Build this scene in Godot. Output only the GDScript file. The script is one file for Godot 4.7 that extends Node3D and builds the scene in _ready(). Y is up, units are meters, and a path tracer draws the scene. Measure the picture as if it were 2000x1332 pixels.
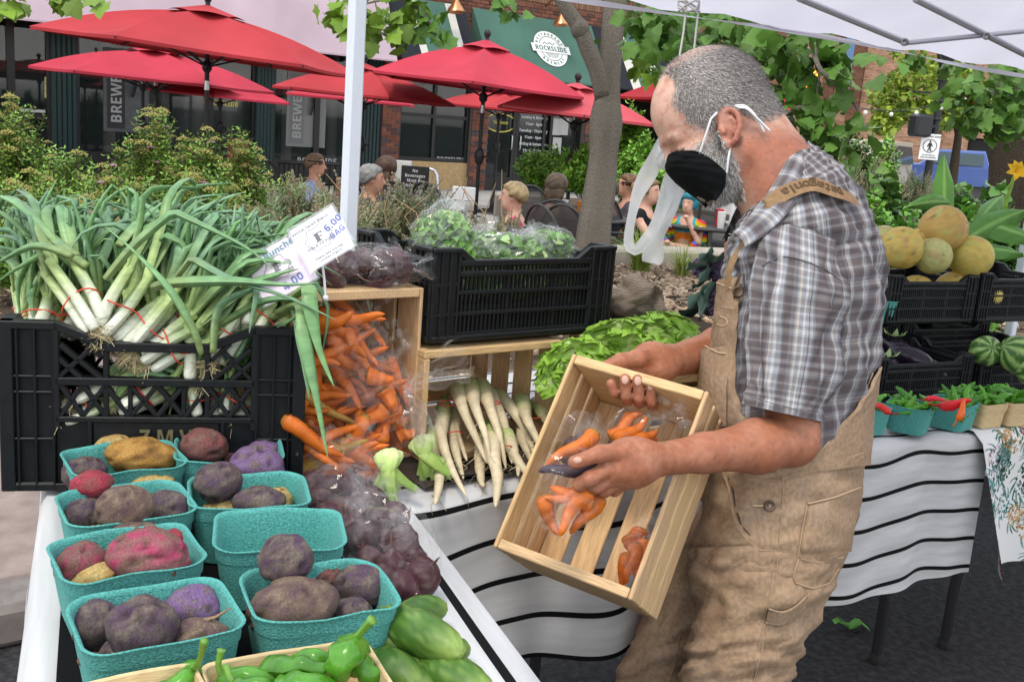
extends Node3D
# A farmers' market stall: camera, sky and sun first, then the street, then the stall and its goods, then people and small things.

const FOCAL:=2000.0
var cam_at:=Vector3(0,1.55,0)
var fw: Vector3
var rt: Vector3
var up: Vector3
var rng:=RandomNumberGenerator.new()
var used := {}
var tex := {}
var mats := {}
var cache := {}

class MB:
	var v:=PackedVector3Array()
	var uv:=PackedVector2Array()
	var col:=PackedColorArray()
	var idx:=PackedInt32Array()
	var c:=Color.WHITE

	func vert(p: Vector3,t:=Vector2.ZERO) -> int:
		v.append(p)
		uv.append(t)
		col.append(c)
		return v.size()-1

	func tri(a: int,b: int,d: int) -> void:
		idx.append(a)
		idx.append(d)
		idx.append(b)

	func quad(a: int,b: int,d: int,e: int) -> void:
		tri(a,b,d)
		tri(a,d,e)

	func face(a: Vector3,b: Vector3,d: Vector3,e: Vector3,w:=1.0,h:=1.0) -> void:
		var i:=vert(a,Vector2(0,h))
		vert(b,Vector2(w,h))
		vert(d,Vector2(w,0))
		vert(e,Vector2(0,0))
		quad(i,i+1,i+2,i+3)

	func tri3(a: Vector3,b: Vector3,d: Vector3) -> void:
		var i:=vert(a)
		vert(b,Vector2(1,0))
		vert(d,Vector2(0,1))
		tri(i,i+1,i+2)

	# a box with chamfered edges, centred at the origin of x
	func box(x: Transform3D,s: Vector3,b:=0.0) -> void:
		var h:=s*0.5
		var ax:=[Vector3.RIGHT,Vector3.UP,Vector3.BACK]
		if b<=0.0:
			for k in 3:
				for sg in [-1.0,1.0]:
					var n: Vector3=ax[k]*sg
					var p: Vector3=ax[(k+1) % 3]
					var q: Vector3=ax[(k+2) % 3]*sg
					var ph:=absf(p.dot(h))
					var qh:=absf(q.dot(h))
					var o: Vector3=n*absf(n.dot(h))
					face(x*(o-p*ph-q*qh),x*(o+p*ph-q*qh),x*(o+p*ph+q*qh),x*(o-p*ph+q*qh),ph*2,qh*2)
			return
		b=minf(b,minf(h.x,minf(h.y,h.z))*0.9)
		for k in 3:
			for sg in [-1.0,1.0]:
				var n: Vector3=ax[k]*sg
				var p: Vector3=ax[(k+1) % 3]
				var q: Vector3=ax[(k+2) % 3]*sg
				var ph:=absf(p.dot(h))-b
				var qh:=absf(q.dot(h))-b
				var o: Vector3=n*absf(n.dot(h))
				face(x*(o-p*ph-q*qh),x*(o+p*ph-q*qh),x*(o+p*ph+q*qh),x*(o-p*ph+q*qh),ph*2,qh*2)
		for k in 3:
			var a: Vector3=ax[k]
			var p: Vector3=ax[(k+1) % 3]
			var q: Vector3=ax[(k+2) % 3]
			var ah:=a.dot(h)-b
			for sp in [-1.0,1.0]:
				for sq in [-1.0,1.0]:
					var e1: Vector3=p*(p.dot(h)*sp)+q*((q.dot(h)-b)*sq)
					var e2: Vector3=p*((p.dot(h)-b)*sp)+q*(q.dot(h)*sq)
					if sp*sq>0:
						face(x*(e1-a*ah),x*(e2-a*ah),x*(e2+a*ah),x*(e1+a*ah),b,ah*2)
					else:
						face(x*(e2-a*ah),x*(e1-a*ah),x*(e1+a*ah),x*(e2+a*ah),b,ah*2)
		for sx in [-1.0,1.0]:
			for sy in [-1.0,1.0]:
				for sz in [-1.0,1.0]:
					var m:=Vector3(sx,sy,sz)
					var a1:=x*(Vector3(h.x,h.y-b,h.z-b)*m)
					var a2:=x*(Vector3(h.x-b,h.y,h.z-b)*m)
					var a3:=x*(Vector3(h.x-b,h.y-b,h.z)*m)
					if sx*sy*sz>0:
						tri3(a1,a2,a3)
					else:
						tri3(a1,a3,a2)

	func rot_bar(a: Vector3,b: Vector3,w: float,t: float,side: Vector3,bev:=0.0) -> void:
		# a flat bar from a to b, w wide in the plane across side, t thick along side
		var d:=b-a
		var y:=d.normalized()
		var z:=(side-y*side.dot(y)).normalized()
		box(Transform3D(Basis(y.cross(z),y,z),(a+b)*0.5),Vector3(w,d.length(),t),bev)

	# rows of rings; every ring has the same count
	func loft(rings: Array,closed:=true,cap:=true,vs:=1.0,us:=1.0) -> void:
		var n: int=rings[0].size()
		var first:=v.size()
		var m:=n+1 if closed else n
		for r in rings.size():
			var g: PackedVector3Array=rings[r]
			for k in m:
				vert(g[k % n],Vector2(us*k/float(m-1),vs*r/maxf(1.0,rings.size()-1)))
		for r in rings.size()-1:
			for k in m-1:
				var a:=first+r*m+k
				quad(a,a+1,a+m+1,a+m)
		if cap and closed:
			for e in [0,rings.size()-1]:
				var g: PackedVector3Array=rings[e]
				var s:=Vector3.ZERO
				for q in g:
					s+=q
				var ci:=vert(s/n)
				var base:=v.size()
				for q in g:
					vert(q)
				for k in n:
					if e==0:
						tri(ci,base+(k+1) % n,base+k)
					else:
						tri(ci,base+k,base+(k+1) % n)

	func tube(pts: Array,rad: Array,n:=8,flat:=1.0,cols:=[],cap:=true,side:=Vector3.ZERO,vs:=1.0) -> void:
		var t:=(pts[1]-pts[0] as Vector3).normalized()
		var x:=t.cross(Vector3.UP if absf(t.y)<0.9 else Vector3.RIGHT).normalized()
		if side!=Vector3.ZERO:
			x=(side-t*side.dot(t)).normalized()
		var first:=v.size()
		var m:=n+1
		var keep:=c
		var last:=pts.size()-1
		for i in pts.size():
			var p: Vector3=pts[i]
			t=((pts[mini(i+1,last)]-pts[maxi(i-1,0)]) as Vector3).normalized()
			x=(x-t*x.dot(t)).normalized()
			var y:=t.cross(x)
			var r: float=rad[i] if rad.size()>1 else rad[0]
			if cols.size():
				c=cols[i] if cols.size()>1 else cols[0]
			for k in m:
				var a:=TAU*k/n
				vert(p+x*(cos(a)*r)+y*(sin(a)*r*flat),Vector2(k/float(n),vs*i/last))
		for i in last:
			for k in n:
				var a:=first+i*m+k
				quad(a,a+1,a+m+1,a+m)
		if cap:
			for e in 2:
				var i: int=0 if e==0 else last
				if cols.size():
					c=cols[i] if cols.size()>1 else cols[0]
				var ci:=vert(pts[i])
				var base:=first+i*m
				for k in n:
					if e==0:
						tri(ci,base+k+1,base+k)
					else:
						tri(ci,base+k,base+k+1)
		c=keep

	# profile: Vector2(radius, height), turned round +y of x
	func lathe(x: Transform3D,prof: Array,n:=16) -> void:
		var first:=v.size()
		for i in prof.size():
			var q: Vector2=prof[i]
			for k in n+1:
				var a:=-TAU*k/n
				vert(x*Vector3(cos(a)*q.x,q.y,sin(a)*q.x),Vector2(k/float(n),i/float(prof.size()-1)))
		for i in prof.size()-1:
			for k in n:
				var a:=first+i*(n+1)+k
				quad(a,a+1,a+n+2,a+n+1)

	# a deformed ball: f gives the length for a direction
	func ball(x: Transform3D,f: Callable,nu:=16,nv:=11,cf: Variant=null) -> void:
		var first:=v.size()
		var keep:=c
		for i in nv+1:
			var th:=PI*i/nv
			for k in nu+1:
				var ph:=-TAU*(k % nu)/nu
				var d:=Vector3(sin(th)*cos(ph),cos(th),sin(th)*sin(ph))
				if cf!=null:
					c=cf.call(d)
				vert(x*(d*float(f.call(d))),Vector2(k/float(nu),i/float(nv)))
		for i in nv:
			for k in nu:
				var a:=first+i*(nu+1)+k
				quad(a+1,a,a+nu+1,a+nu+2)
		c=keep

	func sheet(f: Callable,nu: int,nv: int,us:=1.0,vs:=1.0,cf: Variant=null) -> void:
		var first:=v.size()
		var keep:=c
		for i in nv+1:
			for k in nu+1:
				var a:=k/float(nu)
				var b:=i/float(nv)
				if cf!=null:
					c=cf.call(a,b)
				vert(f.call(a,b),Vector2(a*us,b*vs))
		for i in nv:
			for k in nu:
				var a:=first+i*(nu+1)+k
				quad(a,a+1,a+nu+2,a+nu+1)
		c=keep

	# give a sheet its thickness: a second layer t behind it and a rim
	func add(o: MB,x: Transform3D) -> void:
		var base:=v.size()
		v.append_array(x*o.v)
		uv.append_array(o.uv)
		col.append_array(o.col)
		for i in o.idx:
			idx.append(i+base)

	func flat() -> MB:
		var o:=MB.new()
		for i in idx:
			o.v.append(v[i])
			o.uv.append(uv[i])
			o.col.append(col[i])
			o.idx.append(o.idx.size())
		return o

	func mesh(shift:=Vector3.ZERO) -> ArrayMesh:
		var nrm:=PackedVector3Array()
		nrm.resize(v.size())
		for i in range(0,idx.size(),3):
			var a:=idx[i]
			var b:=idx[i+1]
			var d:=idx[i+2]
			var q:=(v[d]-v[a]).cross(v[b]-v[a])
			nrm[a]+=q
			nrm[b]+=q
			nrm[d]+=q
		for i in nrm.size():
			nrm[i]=nrm[i].normalized() if nrm[i].length_squared()>1e-20 else Vector3.UP
		var p:=v
		if shift!=Vector3.ZERO:
			p=Transform3D(Basis(),shift)*v
		var arr:=[]
		arr.resize(Mesh.ARRAY_MAX)
		arr[Mesh.ARRAY_VERTEX]=p
		arr[Mesh.ARRAY_NORMAL]=nrm
		arr[Mesh.ARRAY_TEX_UV]=uv
		arr[Mesh.ARRAY_COLOR]=col
		arr[Mesh.ARRAY_INDEX]=idx
		var m:=ArrayMesh.new()
		m.add_surface_from_arrays(Mesh.PRIMITIVE_TRIANGLES,arr)
		return m

# ---- places: a spot of the street seen at (x, y) of the 2000 x 1332 survey photo, by distance or by height above the road
func at(x: float,y: float,d: float) -> Vector3:
	return cam_at+(fw+rt*((x-1000.0)/FOCAL)+up*((666.0-y)/FOCAL))*d

func on(x: float,y: float,h: float) -> Vector3:
	var w:=fw+rt*((x-1000.0)/FOCAL)+up*((666.0-y)/FOCAL)
	return cam_at+w*((h-cam_at.y)/w.y)

func depth_of(p: Vector3) -> float:
	return (p-cam_at).dot(fw)

func R(a: float,b: float) -> float:
	return rng.randf_range(a,b)

func xf(p: Vector3,yaw:=0.0,pitch:=0.0,roll:=0.0) -> Transform3D:
	return Transform3D(Basis.from_euler(Vector3(pitch,yaw,roll)),p)

func basis_y(y: Vector3,hint:=Vector3.BACK) -> Basis:
	y=y.normalized()
	if absf(hint.normalized().dot(y))>0.95:
		hint=Vector3.RIGHT
	var x:=y.cross(hint).normalized()
	return Basis(x,y,x.cross(y))

func lin(r: float,g: float,b: float) -> Color:
	return Color(r,g,b).linear_to_srgb()

# ---- naming
func numbered(n: String) -> String:
	if not used.has(n):
		used[n]=0
		return n
	used[n]+=1
	return "%s_%03d" % [n,used[n]]

func tag(o: Node3D,label: String,category: String,group := "") -> Node3D:
	o.set_meta("label",label)
	o.set_meta("category",category)
	if group != "":
		o.set_meta("group",group)
	return o

func thing(n: String,label: String,category: String,p:=Vector3.ZERO,group := "",yaw:=0.0) -> Node3D:
	var o:=Node3D.new()
	o.name=numbered(n)
	add_child(o,true)
	o.position=p
	o.rotation.y=yaw
	return tag(o,label,category,group)

func hang(n: String,m: Mesh,mat: Material,parent: Node=self,x:=Transform3D()) -> MeshInstance3D:
	var o:=MeshInstance3D.new()
	o.name=numbered(n) if parent==self else n
	o.mesh=m
	o.material_override=mat
	parent.add_child(o,true)
	o.transform=x
	return o

# world-space shape b as a part of thing t
func part(n: String,b: MB,mat: Material,t: Node3D) -> MeshInstance3D:
	var o:=Vector3.ZERO
	var q: Node=t
	while q!=self and q is Node3D:
		o+=(q as Node3D).position
		q=q.get_parent()
	return hang(n,b.mesh(-o),mat,t)

# local shape b as a part
func piece(n: String,b: MB,mat: Material,t: Node3D,x:=Transform3D()) -> MeshInstance3D:
	return hang(n,b.mesh(),mat,t,x)

# a thing that is one mesh, b in world space, its origin at p
func single(n: String,label: String,category: String,b: MB,mat: Material,p: Vector3,group := "") -> MeshInstance3D:
	var o:=hang(n,b.mesh(-p),mat,self,Transform3D(Basis(),p))
	tag(o,label,category,group)
	return o

func struct(n: String,b: MB,mat: Material,parent: Node=self) -> MeshInstance3D:
	var o:=hang(n,b.mesh(),mat,parent)
	if parent==self:
		o.set_meta("kind","structure")
	return o

func stuff(o: Node3D) -> Node3D:
	o.set_meta("kind","stuff")
	return o

func many(n: String,m: Mesh,mat: Material,where: Array,parent: Node=self,cols:=[]) -> MultiMeshInstance3D:
	var mm:=MultiMesh.new()
	mm.transform_format=MultiMesh.TRANSFORM_3D
	mm.use_colors=cols.size()>0
	mm.mesh=m
	mm.instance_count=where.size()
	var o:=Vector3.ZERO
	if parent!=self:
		o=(parent as Node3D).position
	for i in where.size():
		var w: Transform3D=where[i]
		w.origin-=o
		mm.set_instance_transform(i,w)
		if cols.size():
			mm.set_instance_color(i,cols[i])
	var k:=MultiMeshInstance3D.new()
	k.name=numbered(n) if parent==self else n
	k.multimesh=mm
	k.material_override=mat
	parent.add_child(k,true)
	k.set_meta("kind","stuff")
	return k

# ---- materials
func noise(seed_: int,freq: float,oct:=4,kind:=FastNoiseLite.TYPE_SIMPLEX_SMOOTH) -> FastNoiseLite:
	var n:=FastNoiseLite.new()
	n.seed=seed_
	n.frequency=freq
	n.noise_type=kind
	n.fractal_type=FastNoiseLite.FRACTAL_FBM
	n.fractal_octaves=oct
	return n

# grey noise between lo and hi; sx stretches it along x
func grain(key: String,seed_:=1,freq:=0.05,lo:=0.0,hi:=1.0,sx:=1.0,size:=256,gamma:=1.0) -> ImageTexture:
	if tex.has(key):
		return tex[key]
	var n:=noise(seed_,freq)
	var w:=size
	var im:=n.get_seamless_image(int(w/sx),w)
	im.convert(Image.FORMAT_RGB8)
	if sx!=1.0:
		im.resize(w,w,Image.INTERPOLATE_CUBIC)
	var d:=im.get_data()
	for i in d.size():
		d[i]=int(255*(lo+(hi-lo)*pow(d[i]/255.0,gamma)))
	tex[key]=ImageTexture.create_from_image(Image.create_from_data(w,w,false,Image.FORMAT_RGB8,d))
	return tex[key]

func M(key: String,c:=Color.WHITE,rough:=0.7,t: Texture2D=null,scale:=1.0,tri:=true,vc:=false) -> StandardMaterial3D:
	if mats.has(key):
		return mats[key]
	var m:=StandardMaterial3D.new()
	m.resource_name=key
	m.albedo_color=c.linear_to_srgb()
	m.roughness=rough
	m.metallic_specular=0.28 if rough>0.6 else 0.4
	m.cull_mode=BaseMaterial3D.CULL_DISABLED
	m.vertex_color_use_as_albedo=vc
	if t:
		m.albedo_texture=t
		m.uv1_triplanar=tri
		m.uv1_scale=Vector3.ONE*scale
	mats[key]=m
	return m

func bump(m: StandardMaterial3D,t: Texture2D,cm: float) -> StandardMaterial3D:
	m.heightmap_enabled=true
	m.heightmap_texture=t
	m.heightmap_scale=cm
	return m

func glassy(key: String,c: Color,alpha: float,rough:=0.05) -> StandardMaterial3D:
	var m:=M(key,c,rough)
	m.transparency=BaseMaterial3D.TRANSPARENCY_ALPHA
	m.albedo_color.a=alpha
	return m

func _ready() -> void:
	rng.seed=20
	# camera
	var cam:=Camera3D.new()
	cam.name = "camera"
	var pitch:=deg_to_rad(12.0)
	var roll:=deg_to_rad(4.4)
	cam.transform=Transform3D(Basis(Vector3.RIGHT,-pitch)*Basis(Vector3.BACK,roll),cam_at)
	fw=-cam.transform.basis.z
	rt=cam.transform.basis.x
	up=cam.transform.basis.y
	cam.fov=rad_to_deg(2.0*atan(666.0/FOCAL))
	cam.near=0.05
	cam.far=400.0
	add_child(cam)
	cam.current=true
	# sky, haze-free overcast with thin bright cloud
	var sky:=ProceduralSkyMaterial.new()
	sky.sky_top_color=Color(0.72,0.755,0.80)
	sky.sky_horizon_color=Color(0.93,0.925,0.91)
	sky.sky_curve=0.25
	sky.ground_bottom_color=Color(0.25,0.24,0.23)
	sky.ground_horizon_color=Color(0.62,0.62,0.62)
	sky.sky_energy_multiplier=1.0
	var env:=Environment.new()
	env.background_mode=Environment.BG_SKY
	env.sky=Sky.new()
	env.sky.sky_material=sky
	env.tonemap_mode=Environment.TONE_MAPPER_LINEAR
	env.tonemap_exposure=3.2
	env.sdfgi_enabled=true
	env.ssao_enabled=true
	env.ssil_enabled=true
	var we:=WorldEnvironment.new()
	we.name = "sky"
	we.environment=env
	add_child(we)
	# sun behind thin cloud, from behind the left shoulder
	var sun:=DirectionalLight3D.new()
	sun.name = "sun"
	sun.light_energy=0.22
	sun.light_color=Color(1.0,0.965,0.91)
	sun.light_angular_distance=14.0
	sun.shadow_enabled=true
	sun.rotation_degrees=Vector3(-62,-28,0)
	add_child(sun)
	build_street()
	build_facade()
	build_far_side()
	build_tent()
	build_tables()
	build_crates()
	build_onions()
	build_baskets()
	build_goods()
	build_right_stall()
	build_umbrellas()
	build_plants()
	build_tree()
	build_farmer()
	build_guests()
	build_small_things()

# ------------------------------------------------------------------ the street
var U:=Vector3(0.8,0,-0.6)      # along the kerb
var N:=Vector3(0.6,0,0.8)       # from the shop fronts towards the road

func street(s: float,q: float,h:=0.0) -> Vector3:
	return U*s+N*q+Vector3(0,h,0)

func poly_sheet(b: MB,pts: Array,hf: Callable,step:=0.0) -> void:
	var flat:=PackedVector2Array()
	for p in pts:
		flat.append(p)
	for k in [flat]:
		var t:=Geometry2D.triangulate_polygon(k)
		for i in range(0,t.size(),3):
			var a: Vector2=k[t[i]]
			var c: Vector2=k[t[i+1]]
			var d: Vector2=k[t[i+2]]
			b.tri3(Vector3(a.x,hf.call(a),a.y),Vector3(d.x,hf.call(d),d.y),Vector3(c.x,hf.call(c),c.y))

func bed_height(p: Vector2) -> float:
	return lerpf(0.16,0.5,smoothstep(-1.6,1.0,p.x))

func build_street() -> void:
	var b:=MB.new()
	b.face(Vector3(-160,0,60),Vector3(160,0,60),Vector3(160,0,-200),Vector3(-160,0,-200))
	var asphalt:=bump(M("asphalt",Color(0.056,0.054,0.056),0.9,grain("asph",3,0.06,0.55,1.0,1.0,512),0.9),grain("asphf",4,0.25,0.0,1.0,1.0,512),0.4)
	asphalt.uv1_world_triplanar=true
	struct("road",b,asphalt)
	# sidewalk with its kerb
	b=MB.new()
	var conc:=bump(M("sidewalk",Color(0.30,0.235,0.205),0.85,grain("conc",5,0.02,0.80,1.0,1.0,512),0.7),grain("asphf",4,0.25,0,1,1.0,512),0.15)
	var walk:=hang("sidewalk",MB.new().mesh() if false else null,conc)
	walk.set_meta("kind","structure")
	for k in 7:
		b=MB.new()
		var s0:=-9.0+k*2.2
		var x:=Transform3D(Basis(U,Vector3.UP,N),street(s0+1.096,-4.9,0.06))
		b.box(x,Vector3(2.19,0.12,3.6),0.012)
		hang("paving_slab",b.mesh(),conc,walk)
	b=MB.new()
	for k in 5:
		b.box(Transform3D(Basis(U,Vector3.UP,N),street(-8.5+k*3.0,-3.0,0.063)),Vector3(2.99,0.126,0.2),0.02)
	struct("kerb",b,M("kerb",Color(0.22,0.19,0.175),0.85,grain("conc",5,0.02,0.7,1.0),1.5))
	# patio of the restaurant
	b=MB.new()
	b.face(street(-30,-6.9,0.02),street(40,-6.9,0.02),street(40,-19.2,0.02),street(-30,-19.2,0.02))
	var pat:=M("patio",Color(0.40,0.38,0.36),0.85,grain("conc",5,0.02,0.7,1.0,1.0,512),0.3)
	struct("patio",b,pat)
	# planting bed
	var edge:=[Vector2(-12,-9.6),Vector2(-5.5,-6.4),Vector2(-3.3,-6.1),Vector2(-1.2,-4.9),Vector2(1.5,-4.3),Vector2(5.5,-6.4),Vector2(9,-9.4),Vector2(9,-13.5),Vector2(3.2,-9.35),Vector2(1.0,-8.5),Vector2(-0.4,-7.7),Vector2(-2.0,-8.3),Vector2(-4.2,-9.6),Vector2(-12,-13.5)]
	b=MB.new()
	poly_sheet(b,edge,bed_height)
	var mulch:=bump(M("mulch",Color(0.26,0.19,0.135),0.95,grain("mulch",6,0.11,0.35,1.0,1.0,512),1.3),grain("mulch",6,0.11,0.35,1.0,1.0,512),2.0)
	struct("planting_bed",b,mulch)
	# bark chips
	var chip:=MB.new()
	chip.box(Transform3D(),Vector3(0.05,0.008,0.016),0.0)
	var spots:=[]
	var cols:=[]
	for k in 9000:
		var p:=Vector2(R(-5.5,4.5),R(-9.5,-4.6))
		if k<4500:
			p=Vector2(R(0.4,2.4),R(-8.9,-5.0))
		if not Geometry2D.is_point_in_polygon(p,PackedVector2Array(edge)):
			continue
		spots.append(Transform3D(Basis.from_euler(Vector3(R(-.4, .4),R(0,TAU),R(-.4, .4))).scaled(Vector3.ONE*R(0.5,1.5)),Vector3(p.x,bed_height(p)+0.006,p.y)))
		var g:=R(0.5,1.4)
		cols.append(Color(0.34*g,0.25*g,0.175*g))
	many("bark_mulch",chip.mesh(),M("chips",Color.WHITE,0.95,null,1,false,true),spots,self,cols)
	# low concrete seat wall at the back of the bed
	var wallm:=bump(M("seatwall",Color(0.46,0.40,0.34),0.85,grain("conc",5,0.02,0.72,1.0,1.0,512),1.1),grain("asphf",4,0.25,0,1,1.0,512),0.2)
	var wl:=thing("seat_wall","low beige concrete seat wall at the back of the mulched bed","wall",Vector3(1.2,0,-8.6))
	var run:=[Vector3(0.2,0,-8.05),Vector3(1.0,0,-8.5),Vector3(2.0,0,-8.92),Vector3(3.2,0,-9.4),Vector3(4.6,0,-10.2)]
	for k in 4:
		var a: Vector3=run[k]
		var c: Vector3=run[k+1]
		var d:=(c-a).normalized()
		var m:=MB.new()
		m.box(Transform3D(Basis(d,Vector3.UP,d.cross(Vector3.UP)),(a+c)*0.5+Vector3(0,0.31,0)),Vector3(a.distance_to(c)-0.004,0.62,0.32),0.02)
		part("wall_segment",m,wallm,wl)
	# round raised planter by the restaurant door
	var pl:=thing("raised_planter","curved beige concrete planter wall in front of the restaurant door","planter",at(1130,400,13.0)*Vector3(1,0,1))
	var prev:=Vector3.ZERO
	for k in 9:
		var a:=lerpf(PI*1.12,PI*0.30,k/8.0)
		var q:=pl.position+Vector3(0.75,0,-1.9)+Vector3(cos(a)*1.75,0,sin(a)*1.6)
		if k:
			var d:=(q-prev).normalized()
			var m:=MB.new()
			m.box(Transform3D(Basis(d,Vector3.UP,d.cross(Vector3.UP)),(q+prev)*0.5+Vector3(0,0.27,0)),Vector3(q.distance_to(prev)+0.02,0.54,0.26),0.02)
			part("wall_segment",m,wallm,pl)
		prev=q
	var soil:=MB.new()
	soil.lathe(Transform3D(Basis.from_scale(Vector3(1.12,1,1)),pl.position+Vector3(0.75,0.46,-1.9)),[Vector2(1.5,0),Vector2(0.0,0.03)],20)
	part("soil",soil,mulch,pl)

# ------------------------------------------------------------------ the restaurant front
var f0:=Vector3(-8.7,0,-17.4)

func wall(s: float,h: float,out:=0.0) -> Vector3:
	return f0+U*s+N*out+Vector3(0,h,0)

# where the line of sight through (x, y) meets the plane of the shop fronts
func fs(x: float,y: float,out:=0.0) -> Vector2:
	var w:=fw+rt*((x-1000.0)/FOCAL)+up*((666.0-y)/FOCAL)
	var t:=(f0+N*out-cam_at).dot(N)/w.dot(N)
	var p:=cam_at+w*t
	return Vector2((p-f0).dot(U),p.y)

func fbox(b: MB,s0: float,s1: float,h0: float,h1: float,o0: float,o1: float,bev:=0.0) -> void:
	b.box(Transform3D(Basis(U,Vector3.UP,N),wall((s0+s1)/2,(h0+h1)/2,(o0+o1)/2)),Vector3(s1-s0,h1-h0,o1-o0),bev)

func letters(parent: Node,n: String,text: String,size: float,x: Transform3D,mat: Material,bold:=true,deep:=0.004,serif:=false) -> MeshInstance3D:
	var t:=TextMesh.new()
	var f:=SystemFont.new()
	f.font_names=PackedStringArray(["Droid Serif" if serif else "Droid Sans"])
	f.font_weight=700 if bold else 400
	t.font=f
	t.text=text
	t.font_size=48
	t.pixel_size=size*0.74/48.0
	t.depth=deep
	t.curve_step=4.0
	return hang(n,t,mat,parent,x)

func brick_column(t: Node3D,s0: float,s1: float,h0: float,h1: float) -> void:
	var core:=MB.new()
	fbox(core,s0+0.012,s1-0.012,h0,h1,-0.3,0.1)
	part("mortar",core,M("mortar",Color(0.17,0.15,0.14),0.95),t)
	var b:=MB.new()
	var h:=h0
	var row:=0
	var w:=0.215
	while h<h1-0.02:
		var s:=s0-(w*0.5 if row % 2 else 0.0)
		while s<s1-0.01:
			var a:=maxf(s,s0)
			var e:=minf(s+w-0.012,s1)
			var k:=rng.randi() % 9
			var g:=R(0.75,1.2)
			b.c=Color(0.26*g,0.095*g,0.06*g) if k<5 else (Color(0.15*g,0.075*g,0.065*g) if k<8 else Color(0.10*g,0.085*g,0.085*g))
			if e-a>0.03:
				fbox(b,a,e,h,h+0.066,0.09,0.112+R(0,0.004))
			s+=w
		h+=0.078
		row+=1
	stuff(part("brickwork",b,M("brick",Color.WHITE,0.9,grain("brk",8,0.05,0.7,1.0),6,true,true),t))

func awning(t: Node3D,n: String,s0: float,s1: float,top: float,bot: float,out: float,mat: Material,ret:=true,valance:=0.0) -> void:
	# a sloping sheet of cloth from the wall down to its front bar, with closed ends and a short hem
	var b:=MB.new()
	b.sheet(func(u,v): return wall(lerpf(s0,s1,u),lerpf(top,bot,v)-0.035*sin(PI*v)*(0.6+0.4*cos(u*18.0)),lerpf(0.12,out,v)),24,6)
	b.sheet(func(u,v): return wall(lerpf(s0,s1,u),bot-valance*v,out+0.004),24,1)
	if ret:
		for s in [s0,s1]:
			b.tri3(wall(s,top,0.12),wall(s,bot,out),wall(s,bot,0.12))
	part(n,b,mat,t)

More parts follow.
